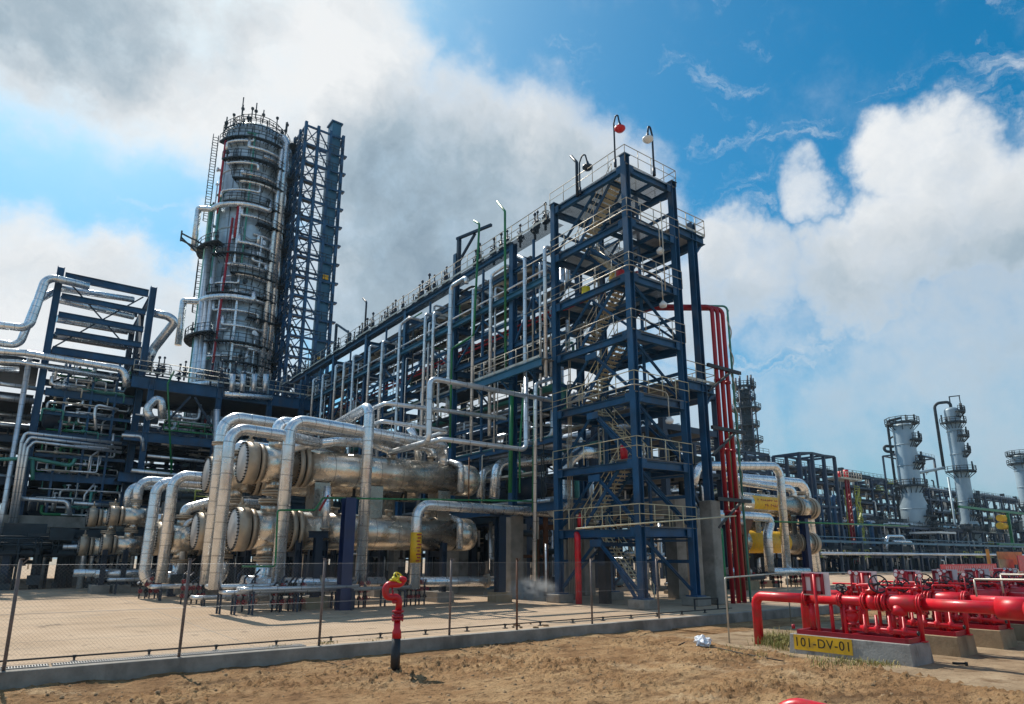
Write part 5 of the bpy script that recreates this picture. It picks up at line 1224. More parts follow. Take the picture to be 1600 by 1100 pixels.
# verticals: grey bundles left, two on the right, red lines
for (a, r, za, zb, mm) in ((-1.12, .55, 8, 45.5, 'cladding_small'), (-.92, .4, 8, 38, 'cladding_small'), (-1.3, .45, 8, 52, 'teal_paint'), (-.78, .3, 8, 43, 'cladding_small'), (-1.45, .3, 8, 35, 'cladding_small'), (.74, .38, 8, 62.5, 'cladding'), (.98, .5, 8, 63, 'cladding'), (1.25, .35, 8, 55, 'cladding_small'), (1.4, .7, 30, 64, 'cladding')):
    m = MB(); p0, p1 = arc_pt(RC + .75, cam_a + a, za), arc_pt(RC + .75, cam_a + a, zb); pts = [p0, p1]
    if zb > 60: pts.append(arc_pt(RC * .4, cam_a + a, zb + 1.6))
    m.tube(pts, r, 10, 1.2); m.build('downcomer_pipe', mm, ct)
for pts in ([(-.42, 49), (-.55, 17)], [(-.95, 62), (-.93, 50)], [(-1.28, 44), (-1.22, 40)], [(-1.35, 36), (-1.25, 20)], [(-.3, 51), (-.32, 46)]):
    m = MB(); (a0, za), (a1, zb) = pts; m.tube([arc_pt(RC + .7, cam_a + a0, za), arc_pt(RC + .8, cam_a + (a0 + a1) / 2, (za + zb) / 2), arc_pt(RC + .7, cam_a + a1, zb)], .17, 8); m.build('fire_line', 'red_dull', ct)
m = MB(); m.tube([arc_pt(RC + .7, cam_a - .55, 22.2), arc_pt(RC + 1.2, cam_a - 1.0, 22.2), arc_pt(RC + 2.0, cam_a - 1.4, 22.0), arc_pt(RC + .8, cam_a - 1.5, 21.6)], .16, 8, .5); m.build('fire_line', 'red_dull', ct)
# many slender process lines, nozzles and tray piping
qq = random.Random(77)
for k in range(26):
    a = qq.uniform(-1.5, 1.5); z0_ = qq.choice([16, 18, 20, 22, 26, 30, 34, 38, 42, 46]); z1_ = min(63, z0_ + qq.uniform(5, 22)); r = qq.choice([.1, .13, .16, .2])
    m = MB(); m.tube([arc_pt(RC - .1, cam_a + a, z0_), arc_pt(RC + .62, cam_a + a, z0_), arc_pt(RC + .62, cam_a + a, z1_), arc_pt(RC + .6, cam_a + a + qq.choice([-.35, .35, .2]), z1_), arc_pt(RC - .1, cam_a + a + .3, z1_ + .6)], r, 8, .45); m.build('process_line', qq.choice(['cladding', 'cladding', 'cladding_small', 'cladding_small', 'teal_paint']), ct)
for k in range(34):
    a = qq.uniform(-1.45, 1.45); z = qq.uniform(17, 62); m = MB(); d_ = V((math.cos(cam_a + a), math.sin(cam_a + a), 0)); p = arc_pt(RC - .1, cam_a + a, z); m.cyl(p, p + d_ * .7, .22, 8); m.cyl(p + d_ * .6, p + d_ * .8, .36, 10); m.build('nozzle', qq.choice(['column_shell', 'platform_steel', 'cladding']), ct)
for (z, a0, a1, r, d0, d1) in ((61.6, -.9, -.1, .2, -1.2, .8), (58.0, -.8, .1, .22, 1, -1), (53.6, -.9, .2, .2, -1, 1.2), (49.6, -.2, 1.1, .24, 1.2, 1), (47.0, .3, 1.3, .22, -1.4, 1), (43.0, .2, 1.2, .24, 1.4, -1), (39.2, -.9, -.1, .2, 1, 1), (35.2, -.7, .5, .24, 1.3, -1.3), (33.0, -.4, .8, .26, 1.3, 1), (28.6, -.8, .3, .22, 1.4, 1), (26.6, .2, 1.3, .24, -1, 1.2), (23.4, -.2, .9, .26, 1, 1), (18.4, -.8, .6, .3, 1, 1)): ringpipe(z, a0, a1, r, .6, d0, d1)
# zigzag stairs and rails up the right flank, ladders between the platforms
zq_ = 17.0; sg = 1
while zq_ < 61:
    m = MB(); a0_, a1_ = cam_a + (1.0 if sg > 0 else 1.55), cam_a + (1.55 if sg > 0 else 1.0); p, q = arc_pt(RC + 1.3, a0_, zq_), arc_pt(RC + 1.3, a1_, zq_ + 2.9)
    for o_ in (0, .8):
        dv = V((math.cos(cam_a + 1.3), math.sin(cam_a + 1.3), 0)) * o_; m.bar(p + dv, q + dv, .08, .25)
        m.cyl(p + dv + Z * 1.1, q + dv + Z * 1.1, .05, 5); m.cyl(p + dv + Z * .55, q + dv + Z * .55, .04, 5)
        for k in range(5): b_ = (p + dv).lerp(q + dv, k / 4); m.cyl(b_, b_ + Z * 1.1, .045, 5)
    for k in range(10): b_ = p.lerp(q, k / 9); m.bar(b_, b_ + V((math.cos(cam_a + 1.3), math.sin(cam_a + 1.3), 0)) * .8, .25, .05)
    m.build('flank_stair', 'platform_steel', ct)
    m = MB(); e0, e1 = a1_ - .12, a1_ + .12
    pp = [arc_pt(RC + .2, e0, zq_ + 2.9), arc_pt(RC + .2, e1, zq_ + 2.9), arc_pt(RC + 2.3, e1, zq_ + 2.9), arc_pt(RC + 2.3, e0, zq_ + 2.9)]
    m._add(pp + [v + Z * .08 for v in pp], [(3, 2, 1, 0), (4, 5, 6, 7), (0, 1, 5, 4), (1, 2, 6, 5), (2, 3, 7, 6), (3, 0, 4, 7)]); m.rail([pp[1] + Z * .1, pp[2] + Z * .1, pp[3] + Z * .1], 1.1, .8, .05, False); m.bar(pp[2], arc_pt(RC, a1_, zq_ + 1.2), .1)
    m.build('stair_landing', 'platform_steel', ct); zq_ += 2.9; sg = -sg
for k in range(12):
    a = cam_a + qq.uniform(-1.2, 1.0); z = qq.uniform(18, 58); m = MB()
    for da in (-.045, .045): m.cyl(arc_pt(RC + .35, a + da, z), arc_pt(RC + .35, a + da, z + 4), .05, 5)
    for s in range(9): m.cyl(arc_pt(RC + .35, a - .045, z + .3 + s * .42), arc_pt(RC + .35, a + .045, z + .3 + s * .42), .035, 5)
    m.build('short_ladder', 'platform_steel', ct)
# caged ladders on the left edge, davit at the top
for (a, za, zb) in ((-1.5, 50, 64), (-1.62, 36, 44), (1.55, 40, 60), (1.5, 22, 40)):
    m = MB(); r0 = RC + .9
    for da in (-.05, .05): m.cyl(arc_pt(r0, cam_a + a + da, za), arc_pt(r0, cam_a + a + da, zb), .07, 5)
    z = za
    while z < zb:
        m.cyl(arc_pt(r0, cam_a + a - .05, z), arc_pt(r0, cam_a + a + .05, z), .05, 5); m.torus(arc_pt(r0 + .35, cam_a + a, z), (0, 0, 1), .42, .05, 10, 5); z += .9
    for da in (-.07, 0, .07): m.cyl(arc_pt(r0 + .72, cam_a + a + da, za), arc_pt(r0 + .72, cam_a + a + da, zb), .05, 5)
    m.build('caged_ladder', 'platform_steel', ct)
m = MB(); c = arc_pt(1, cam_a, 64.5)
for i in range(8): m.bar(c + V((R.uniform(-3.5, 3.5), R.uniform(-3, 3), -1)), c + V((R.uniform(-3.5, 3.5), R.uniform(-3, 3), 2.0)), .13)
m.rail([c + V((-3.6, -1, .4)), c + V((3.0, -2.5, .4)), c + V((3.6, 1.5, .4))], 1.2, 1.0, .06); m.bar(c + V((-3.6, -1, .4)), c + V((3, -2.5, .4)), .2); m.bar(c + V((-3, -2, 0)), c + V((-3, -2, 5)), .14)
for i in range(7): p = c + V((R.uniform(-4.5, 4.5), R.uniform(-3, 3), 2)); m.cyl(p, p + Z * R.uniform(1.5, 3), .09, 5); m.cyl(p + Z * 1.2, p + Z * 1.5, .25, 6)
for k in range(18):
    a = k * 2 * PI / 18; p = V((CXc + 3.7 * math.cos(a), CYc + 3.7 * math.sin(a), 65.6)); m.bar(V((CXc + 4.2 * math.cos(a), CYc + 4.2 * math.sin(a), 63.6)), p, .1); m.cyl(p, p + Z * 1.5, .06, 5)
    a2 = a + 2 * PI / 18; p2 = V((CXc + 3.7 * math.cos(a2), CYc + 3.7 * math.sin(a2), 65.6))
    for h_ in (0, .75, 1.5): m.cyl(p + Z * h_, p2 + Z * h_, .06, 5)
    if k % 3 == 0: m.cyl(p, p + Z * 2.6, .09, 5); m.cyl(p + Z * 2.3, p + Z * 2.6, .22, 6)
m.build('top_davit_frame', 'platform_steel', ct)
m = MB(); m.torus(arc_pt(RC + .04, cam_a + .12, 47.4), V((math.cos(cam_a + .12), math.sin(cam_a + .12), 0)), 1.25, .16, 24, 6); m.cyl(arc_pt(RC - .3, cam_a + .12, 47.4), arc_pt(RC + .25, cam_a + .12, 47.4), 1.1, 20); m.build('manhole', 'column_shell', ct)
m = MB(); a = cam_a - 1.35
for z in (45.6, 46.6): m.bar(arc_pt(RC, a, z - 1.2), arc_pt(RC + 4.2, a, z), .18)
m.bar(arc_pt(RC + 1, a, 43.6), arc_pt(RC + 4.2, a, 46.0), .18); m.bar(arc_pt(RC + 4.2, a, 45.4), arc_pt(RC + 4.2, a, 47), .2); m.build('outrigger', 'platform_steel', ct)
for k in range(26):
    (z, a0, a1, w_) = R.choice(plats); a = cam_a + R.uniform(a0, a1); m = MB(); p = arc_pt(RC + R.uniform(.4, w_), a, z); m.cyl(p, p + Z * R.uniform(1, 2.2), .1, 6); m.cyl(p + Z * .8, p + Z * 1.1, .28, 7)
    m.build('instrument_post', 'platform_steel', ct)
# ------------------------------------------------------------------ lattice stair and lift tower
LX0, LX1, LY0, LY1 = 26.7, 32.5, 88.0, 93.0
lt = thing('lattice_tower', 'tall dark blue lattice tower with a closed lift shaft beside the huge column', 'lattice tower', (LX0, LY0, G)); ZT = 65.2
for (x, y) in ((LX0, LY0), (LX1, LY0), (LX0, LY1), (LX1, LY1), (28.6, LY0), (30.5, LY0), (LX0, 90.5)):
    m = MB(); m.bar((x, y, G), (x, y, ZT + .4), .4, .4, (1, 0, 0)); m.build('column', 'steel_blue', lt)
zz_ = [5 + i * 3.0 for i in range(21)]
for i, z in enumerate(zz_):
    m = MB(); m2 = MB(); m3 = MB()
    for p, q in (((LX0, LY0), (LX1, LY0)), ((LX0, LY0), (LX0, LY1)), ((LX1, LY0), (LX1, LY1)), ((LX0, LY1), (LX1, LY1))): m.bar((*p, z), (*q, z), .22, .28)
    if i < len(zz_) - 1:
        z2 = zz_[i + 1]
        m2.bar((LX0, LY0, z), (28.6, LY0, z2), .15); m2.bar((28.6, LY0, z), (LX0, LY0, z2), .11); m2.bar((28.6, LY0, z2), (30.5, LY0, z), .15)
        m2.bar((LX0, LY0, z), (LX0, 90.6, z2), .16); m2.bar((LX0, LY1, z), (LX0, 90.6, z2), .16); m2.bar((LX0, LY0, z2), (LX0, LY1, z), .12)
        m2.bar((LX1, LY0, z), (LX1, LY1, z2), .16); m2.bar((LX1, LY1, z), (LX1, LY0, z2), .16); m2.bar((LX0, LY1, z), (LX1, LY1, z2), .14)
        m3.bar((LX0 + .8, LY0 + .9, z), (LX0 + .8, LY1 - .8, z2), .1, .3); m3.bar((LX0 + 1.6, LY0 + .9, z), (LX0 + 1.6, LY1 - .8, z2), .1, .3); m3.bb((LX0, LY0 + .1, z), (LX0 + 1.9, LY0 + 1, z + .06)); m3.bb((LX0, LY1 - .9, z), (LX0 + 1.9, LY1, z + .06))
        m3.rail([(LX0 - .3, LY0 - .2, z + .1), (LX0 - .3, LY1, z + .1)], 1.1, 1.6, .045, False); m3.rail([(LX0, LY0 - .3, z + .1), (LX1, LY0 - .3, z + .1)], 1.1, 1.6, .045, False)
        m2.bb((LX1, LY0 - .2, z), (LX1 + .7, LY0 + .6, z + .25)); m2.build('lattice_bracing', 'steel_blue', lt); m3.build('inner_stair', 'platform_steel', lt)
    m.build('frame_ring', 'steel_blue', lt)
m = MB(); m.bb((30.8, LY0 + .35, G), (32.2, LY0 + 2.2, ZT + 2.4)); m.build('lift_shaft', 'steel_light', lt)
m = MB(); m.bb((30.6, LY0 + .15, ZT + 2.4), (32.4, LY0 + 2.4, ZT + 2.65)); m.build('shaft_roof', 'steel_blue', lt)
m = MB(); 
for z in (41.5, 29.0): m.bb((31.0, LY0 + .2, z), (31.8, LY0 + .345, z + .7))
m.build('yellow_plate', 'yellow_paint', lt)
pipe('process_pipe', [arc_pt(RC + .4, cam_a + .2, 20.2), arc_pt(RC + 2.2, cam_a + .9, 20.2), (34, 84, 19.4)], .5, 'cladding', 'fat pale pipe leading from the foot of the huge column towards the rack', bend=1.5)
# ------------------------------------------------------------------ exchangers on the right of the tower
xe = at(1258, 795, Y=35).x + 1.0
ba, bb_ = at(1164, 780, Y=35).x, at(1212, 785, Y=35).x
GXR = 'heat exchangers right of the stair tower'
eR = exchanger(15, .97, 'upper clad heat exchanger with a yellow panel, right of the red risers', (xe, 35, ZU), GXR, True, None, mirror=-1)
eS = exchanger(15, .97, 'lower clad heat exchanger with a broad yellow band, right of the red risers', (xe - .5, 35, ZL), GXR, True, (xe - .5 - at(1222, 840, Y=35).x, xe - .5 - at(1160, 840, Y=35).x, 'yellow_paint'), mirror=-1)
# curved yellow panel with red writing on the upper vessel
m = MB(); n = 8; rs = .985
def onshell(x, a, r=rs, zc=ZU): return V((x, 35 - r * math.cos(a), zc + r * math.sin(a)))
A0, A1 = -.55, .75
vs = []; 
for i in range(n + 1):
    a = A0 + (A1 - A0) * i / n
    for x in (ba, bb_): vs += [onshell(x, a, rs), onshell(x, a, rs - .02)]
m._add(vs, [(4 * i, 4 * i + 2, 4 * i + 6, 4 * i + 4) for i in range(n)] + [(4 * i + 1, 4 * i + 5, 4 * i + 7, 4 * i + 3) for i in range(n)] + [(0, 4, 5, 1)])
m.build('warning_panel', 'yellow_paint', eR, 'yellow panel with two rows of faded red lettering')
m = MB(); rq = random.Random(3)
for row, (a, x0_, x1_) in enumerate(((.28, ba + .5, bb_ - .4), (-.12, ba + 1.3, bb_ - .9))):
    x = x0_
    while x < x1_:
        wch = rq.uniform(.12, .26)
        if rq.random() > .15:
            p = onshell(x, a, rs + .008); hgt = rq.uniform(.16, .3)
            m.bar(p - V((0, 0, hgt / 2)), p + V((0, 0, hgt / 2)), .05, .012, (0, 1, 0)); m.bar(p + V((0, 0, rq.uniform(-.1, .1))), p + V((wch, 0, rq.uniform(-.1, .1))), .012, .05, (0, 0, 1))
        x += wch + .1
m.build('faded_lettering', 'red_dull', eR)
for x, nm in ((xe - 3, 'front'), (xe - 9, 'rear')): stack_support(35, x, 'dark steel saddle legs of the right hand stack, %s pair' % nm)
for x, nm in ((xe - 4.2, 'front'), (xe - 10, 'rear')):
    m = MB(); m.bb((x - .42, 34.4, ZL + .75), (x + .42, 35.6, ZU - .8)); m.build('stack_saddle', 'exchanger', None, 'clad box saddle between the right hand vessels, %s one' % nm, 'saddle', 'saddles between stacked exchangers')
def rp(pts, r, label, m_='cladding', bend=None): pipe('insulated_pipe', pts, r, m_, label, 'pipe', 'large insulated pipes right of the stair tower', bend or r * 2.6, 16)
Yr = 33.0
rp([at(1230, 892, Y=Yr), at(1218, 728, Y=Yr), at(1090, 728, Y=Yr), at(1082, 760, Y=Yr)], .36, 'tall silver bend standing before the right hand exchangers', bend=1.1)
Yr = 36.8
rp([at(1276, 893, Y=Yr), at(1258, 755, Y=Yr), at(1095, 742, Y=Yr)], .44, 'silver bend round the right end of the right hand exchangers', bend=1.4)
rp([at(1250, 783, Y=35) + V((-1.1, 0, 0)), at(1248, 765, Y=35) + V((-1.1, 0, 0)), at(1150, 752, Y=36.5)], .36, 'short silver nozzle bend on top of the upper right hand exchanger', bend=.7)
Yr = 32.5
rp([at(1090, 802, Y=Yr), at(1206, 809, Y=Yr), at(1199, 835, Y=Yr), at(1203, 893, Y=Yr)], .38, 'dusty clad pipe with a bend down, carried by the rusty post', bend=.85)
for i, (xa_, xb_, yy) in enumerate(((1135, 1170, 893), (1205, 1262, 893))):
    rp([at(xa_, yy, Y=32.8), at(xb_, yy, Y=32.8)], .33, 'low silver header under the right hand exchangers, %s length' % ('left', 'right')[i])
t = thing('steel_post', 'rusty brown tapered post carrying the dusty clad pipe', 'post', (at(1166, 895, Y=32.5).x, 32.5, G))
x = at(1163, 880, Y=32.5).x; zt = at(1160, 812, Y=32.5).z
m = MB(); m.ibeam((x, 32.5, G), (x, 32.5, zt - 1.2), .6, .6, (0, 1, 0)); m.build('column', 'rust', t)
m = MB(); m._add([(x - 1.3, 32.2, zt), (x + 1.3, 32.2, zt), (x + .3, 32.2, zt - 1.3), (x - .3, 32.2, zt - 1.3), (x - 1.3, 32.8, zt), (x + 1.3, 32.8, zt), (x + .3, 32.8, zt - 1.3), (x - .3, 32.8, zt - 1.3)], [(0, 3, 2, 1), (4, 5, 6, 7), (0, 1, 5, 4), (1, 2, 6, 5), (2, 3, 7, 6), (3, 0, 4, 7)]); m.build('bracket_head', 'rust', t)
m = MB(); m.bb((x - .8, 31.8, G), (x + .8, 33.2, .25)); m.build('footing', 'concrete_warm', t)
t = thing('steel_post', 'dark blue post at the right end of the right hand exchangers', 'post', (at(1260, 880, Y=34).x, 34, G))
x = at(1262, 880, Y=34).x; m = MB(); m.ibeam((x, 34, G), (x, 34, 5.6), .6, .6, (0, 1, 0)); m.build('column', 'post_blue', t)
m = MB(); m.ibeam((x, 33.2, 5.75), (x, 36.5, 5.75), .3, .3); m.build('cap_beam', 'post_blue', t)
m = MB(); m.tube([at(1210, 815, Y=31), at(1420, 822, Y=31)], .07, 7); m.build('small_line', 'green_paint', None, 'thin green line crossing before the right hand exchangers', 'pipe')
for i, px in enumerate((1150, 1176, 1190, 1214, 1240, 1255)):
    p = at(px, 900, Y=33.4); valve_cluster((p.x, 33.4, G), 'cluster of drain valves under the right hand exchangers, %s from the left' % ORD[i], 4, 40 + i)
# ------------------------------------------------------------------ distant units on the right
YF = 80.0
def far_rack(x0, x1, y, ztop, label, seed, dens=1.0, dep=7.0):
    t = thing('pipe_rack', label, 'pipe rack', (x0, y, G), 'distant pipe racks'); q = random.Random(seed); nb = max(2, int((x1 - x0) / 7.5)); dx = (x1 - x0) / nb
    lv = [z for z in (5, 8.6, 12.2, 15.8, 19.4, 23.0) if z < ztop - 1.5] + [ztop]
    for i in range(nb + 1):
        x = x0 + i * dx; m = MB()
        for yy in (y, y + dep): m.bar((x, yy, G), (x, yy, ztop), .5, .5, (1, 0, 0))
        for z in lv: m.bar((x, y, z), (x, y + dep, z), .35, .5)
        if i % 3 == 0: m.bar((x, y, lv[0] * .3), (x, y + dep, lv[max(0, len(lv) - 2)]), .2)
        m.build('portal_frame', 'steel_far', t)
    m = MB()
    for z in lv:
        for yy in (y, y + dep): m.bar((x0, yy, z), (x1, yy, z), .3, .45)
    for i in range(0, nb, 2):
        for k in range(len(lv) - 1):
            if q.random() < .6: m.bar((x0 + i * dx, y, lv[k]), (x0 + (i + 1) * dx, y, lv[k + 1]), .18)
    m.build('longitudinal_beams', 'steel_far', t)
    m = MB(); m2 = MB(); m4 = MB()
    for z in lv:
        for j in range(int(7 * dens)):
            r = q.choice([.12, .2, .3, .4]); yy = y + .5 + q.uniform(0, dep - 1); a = x0 + q.uniform(-1, (x1 - x0) * .4); b = x1 - q.uniform(-1, (x1 - x0) * .4)
            (m if q.random() < .55 else m2).tube([(a, yy, z + .3 + r), (b, yy, z + .3 + r)] + ([(b, yy, z - 3)] if q.random() < .5 else []), r, 6, r * 2)
    for j in range(int((x1 - x0) * .9 * dens)):
        x = q.uniform(x0, x1); yy = y + q.uniform(-.8, dep); z = q.uniform(G, ztop - 4); r = q.choice([.1, .16, .24]); h = q.uniform(2, 8)
        (m if q.random() < .5 else m2).tube([(x, yy, z), (x, yy, min(ztop + .5, z + h)), (x + q.uniform(-2, 2), yy, min(ztop + .5, z + h))], r, 6, r * 2)
        if q.random() < .5: m2.box((x, yy - .2, z + 1), (q.uniform(.4, 1.6), .6, q.uniform(.4, 1.4)))
    for j in range(int((x1 - x0) * .12 * dens)):
        x = q.uniform(x0, x1); yy = y - .6; z = q.choice(lv); m4 = MB(); m4.rail([(x, yy, z), (x + 3.5, yy, z)], 1.1, 1.2, .06); m4.bb((x, yy - .3, z - .1), (x + 3.5, yy + .5, z)); m4.build('side_walkway', q.choice(['rail_galv', 'platform_steel', 'platform_steel', 'lime_dull']), t)
    for j in range(int((x1 - x0) * .55 * dens)):
        x = q.uniform(x0, x1); yy = y + q.uniform(-.5, dep); z = q.choice(lv); w_ = q.uniform(.8, 3.2); m2.box((x, yy, z + q.uniform(.5, 1.6)), (w_, q.uniform(.4, 1.5), q.uniform(.6, 2.2)))
    m.build('process_pipes', 'cladding_small', t); m2.build('dark_pipes', 'platform_steel', t)
    m = MB()
    for k in range(int((x1 - x0) / 2.5)):
        x = q.uniform(x0, x1); yy = y + q.uniform(0, dep); m.cyl((x, yy, ztop), (x, yy, ztop + q.uniform(.8, 2.6)), .09, 5); m.cyl((x, yy, ztop + .5), (x, yy, ztop + .9), .3, 6)
    m.rail([(x0, y - .2, ztop + .2), (x1, y - .2, ztop + .2)], 1.1, 2.2, .05); m.build('roof_fittings', 'platform_steel', t)
    m = MB()
    for z in lv[:-1]: m.bb((x0, y + .8, z - .1), (x1, y + dep, z))
    m.build('floor_decks', 'platform_steel', t)
    return t
far_rack(66, 120, 70, 15, 'dark distant rack crossing behind the tall pipe frame', 21, 1.5, 6)
far_rack(78, 128, 80, 23.5, 'distant dark rack behind the small platform tower, nearest part of the far unit', 1, 1.7)
far_rack(130, 185, 82, 22.3, 'distant dark rack between the tall pipe frame and the fatter far column', 2, 1.8)
far_rack(190, 262, 86, 22.5, 'distant dark rack between and behind the two far columns', 3, 1.6)
far_rack(264, 420, 90, 24.0, 'distant dark rack stretching to the right picture edge', 4, 1.5)
far_rack(120, 215, 66, 8.5, 'low distant rack in front of the fatter far column', 6, 1.2, 5)
far_rack(216, 330, 66, 9.5, 'low distant rack at the right below the slimmer far column', 7, 1.2, 5)
far_rack(40, 76, 96, 20, 'distant dark rack glimpsed between the red risers and the right hand exchangers', 8, 1.0)
far_rack(9, 27, 50, 4.0, 'low dark pipe sleepers added to darken the view behind the exchangers', 16, 1.6, 5)  # dark rack added to blacken the view behind the exchangers
far_rack(-40, 24, 68, 2.4, 'low pipe sleepers and boxes added to hide sunlit paving before the left structure', 31, 2.2, 3)  # added in place of shade, covering sunlit paving; the sleepers below likewise
far_rack(28, 60, 62, 3.0, 'low pipe sleepers added to hide bright paving beneath the long rack', 32, 2.0, 4)
far_rack(64, 200, 56, 2.2, 'low pipe sleepers and boxes added to cover sun patches under the far units', 33, 1.6, 5)
far_rack(11, 25, 62, 6.5, 'low dark rack added to darken the view behind the third exchanger', 17, 1.6, 5)  # added as dark fill behind the stacks
far_rack(-30, 23, 92, 17.5, 'dark crowded rack added to darken the view through the left structure', 18, 1.8, 7)  # this and the following racks are added to give a dark background
far_rack(-75, -2, 112, 20, 'dark rack added as backing far behind the left structure', 11, 1.0)
far_rack(0, 24, 84, 13, 'dark rack added as backing behind the process deck structure, before the huge column', 12, 1.3)
far_rack(-60, 22, 100, 9, 'low dark rack added as backing beneath the left structure', 14, 1.4)
t = far_rack(0, 62, 0, 15.5, 'dark rack added to block the view through the long rack', 13, 1.2); t.location = (47, 34, G); t.rotation_euler.z = PI / 2  # rear racks added to block bright gaps seen through the long rack
t = far_rack(0, 40, 0, 8.5, 'low dark rack added to block the view behind the long rack foot', 15, 1.3, 5); t.location = (39, 44, G); t.rotation_euler.z = PI / 2
# latticed pipe building between the far columns
xq0, xq1, zq = at(1440, 868, Y=96).x, at(1482, 868, Y=96).x, at(1455, 716, Y=96).z
far_rack(xq0, xq1, 96, zq, 'distant tall open steel frame full of pipes between the two far columns', 9, 1.2, 8)
# tall frame of upright pipes
t = thing('open_framework', 'tall open frame of upright pipes behind the right hand exchangers', 'pipe frame', (at(1280, 880, Y=62).x, 62, G), None)
Yt = 62
m = MB()
cols = [(1248, 708), (1268, 708), (1286, 712), (1303, 714)]
tp = [at(px, py, Y=Yt) for px, py in cols]
for p in tp:
    for dy in (0, 5): m.bar((p.x, Yt + dy, G), (p.x, Yt + dy, p.z), .5, .5, (1, 0, 0))
for dy in (0, 5):
    for a, b in zip(tp[:-1], tp[1:]): m.bar((a.x, Yt + dy, a.z), (b.x, Yt + dy, b.z), .35, .4); m.bar((a.x, Yt + dy, 11), (b.x, Yt + dy, 11), .3, .4); m.bar((a.x, Yt + dy, 5), (b.x, Yt + dy, 5), .3, .4)
for p in tp: m.bar((p.x, Yt, p.z), (p.x, Yt + 5, p.z), .3, .35); m.bar((p.x, Yt, 11), (p.x, Yt + 5, 11), .3, .35)
m.build('steel_frame', 'steel_far', t)
m = MB(); q = random.Random(4)
for k in range(14):
    x = q.uniform(tp[0].x, tp[-1].x + 12); y = Yt + q.uniform(-.5, 4); zt = q.uniform(9, 18) if x < tp[-1].x else q.uniform(6, 12); m.tube([(x, y, G), (x, y, zt), (x + q.uniform(-3, 3), y, zt)], q.choice([.2, .3, .4]), 8, .6)
m.build('upright_pipes', 'steel_blue', t)
# red mast with platform and lime scaffold stair beside it
p = at(1338, 880, Y=64); t = thing('access_tower', 'slim red access mast with a small railed platform on top, among the far racks', 'mast', (p.x, 64, G)); zt = at(1336, 752, Y=64).z
m = MB()
for dx in (-.5, .5): m.bar((p.x + dx, 64, G), (p.x + dx, 64, zt), .3)
z = 1.0
while z < zt - 1: m.bar((p.x - .5, 64, z), (p.x + .5, 64, z + 1.2), .12); m.bar((p.x + .5, 64, z), (p.x - .5, 64, z + 1.2), .12); z += 1.2
m.build('mast', 'red_dull', t)
m = MB(); m.bb((p.x - 4, 63, zt), (p.x + 4, 66, zt + .25)); m.rail([(p.x - 4, 63, zt + .2), (p.x + 4, 63, zt + .2)], 1.2, 1, .06); m.build('platform', 'rail_galv', t)
m = MB(); m.cyl((p.x, 64, zt + .2), (p.x, 64, zt + 2), .5, 10); m.build('monitor_head', 'red_paint', t); m = MB(); m.cyl((p.x - 2.5, 64, zt + .2), (p.x - 2.5, 64, zt + 1.5), .35, 10); m.build('monitor_head', 'red_paint', t)
p = at(1352, 880, Y=63); t = thing('scaffold_stair', 'lime green scaffold stair beside the red mast', 'stair', (p.x, 63, G)); zt = at(1346, 765, Y=63).z
m = MB()
for dx in (-.8, .8):
    for dy in (0, 2): m.bar((p.x + dx, 63 + dy, G), (p.x + dx, 63 + dy, zt), .16)
z = .6; sgn = 1
while z < zt - 2: m.bar((p.x - .8 * sgn, 63, z), (p.x + .8 * sgn, 63, z + 2), .3, .3); m.rail([(p.x - 1, 62.9, z + 2), (p.x + 1, 62.9, z + 2)], 1.0, .8, .07); z += 2; sgn = -sgn
m.build('stair_frame', 'lime_dull', t)
def far_column(px, pbase, ptop, Y, rt, rb, zs_, label, m_='far_shell', plats_=(), extras=True, seed=1):
    b = at(px, pbase, Y=Y); zt = at(px - (pbase - ptop) * .11, ptop, Y=Y).z; x, y = b.x, Y; q = random.Random(seed)
    t = thing('process_column', label, 'process column', (x, y, G), 'distant process columns')
    prof = [(0, rb), (zs_, rb), (zs_ + 2.2, rt), (zt - G - rt * .6, rt)] + [(zt - G - rt * .6 + rt * .6 * math.sin(PI / 2 * k / 5), max(.001, rt * math.cos(PI / 2 * k / 5))) for k in range(1, 6)]
    m = MB(); m.lathe((x, y, G), (0, 0, 1), prof, 28); m.build('shell', m_, t)
    ca = math.atan2(-y, -x)
    m = MB()
    for z in (.25, .4, .55, .7, .85): m.torus((x, y, G + zt * z), (0, 0, 1), rt + .03 if zt * z > zs_ + 2 else rb, .12, 28, 5)
    m.build('stiffening_ring', m_, t)
    m = MB()
    for (f, a0, a1, w_) in plats_:
        z = zt * f; n = 8
        for i in range(n):
            b0_, b1_ = ca + a0 + (a1 - a0) * i / n, ca + a0 + (a1 - a0) * (i + 1) / n
            r0 = rt if z > zs_ + 2 else rb
            p = [V((x + r_ * math.cos(a), y + r_ * math.sin(a), z)) for r_, a in ((r0, b0_), (r0, b1_), (r0 + w_, b1_), (r0 + w_, b0_))]
            m._add(p + [v + Z * .3 for v in p], [(3, 2, 1, 0), (4, 5, 6, 7), (0, 1, 5, 4), (1, 2, 6, 5), (2, 3, 7, 6), (3, 0, 4, 7)])
            m.rail([p[2] + Z * .3, p[3] + Z * .3], 1.3, 1.5, .09); m.bar(p[0] - Z * 1.5, p[3], .15)
        for i in range(3): a = ca + q.uniform(a0, a1); m.cyl(V((x + (rt + w_ * .6) * math.cos(a), y + (rt + w_ * .6) * math.sin(a), z)), V((x + (rt + w_ * .6) * math.cos(a), y + (rt + w_ * .6) * math.sin(a), z + q.uniform(1.5, 3))), .2, 6)
    m.build('ring_platform', 'platform_steel', t)
    return t, x, y, zt, ca
FC = [(.985, -3.1, 3.1, 1.4), (.86, .5, 2.2, 1.4), (.70, .5, 2.2, 1.4), (.54, -1.2, 2.0, 1.3), (.33, .6, 2.0, 1.6), (.25, .4, 2.4, 2.2), (.15, -1.5, 2.4, 1.4)]
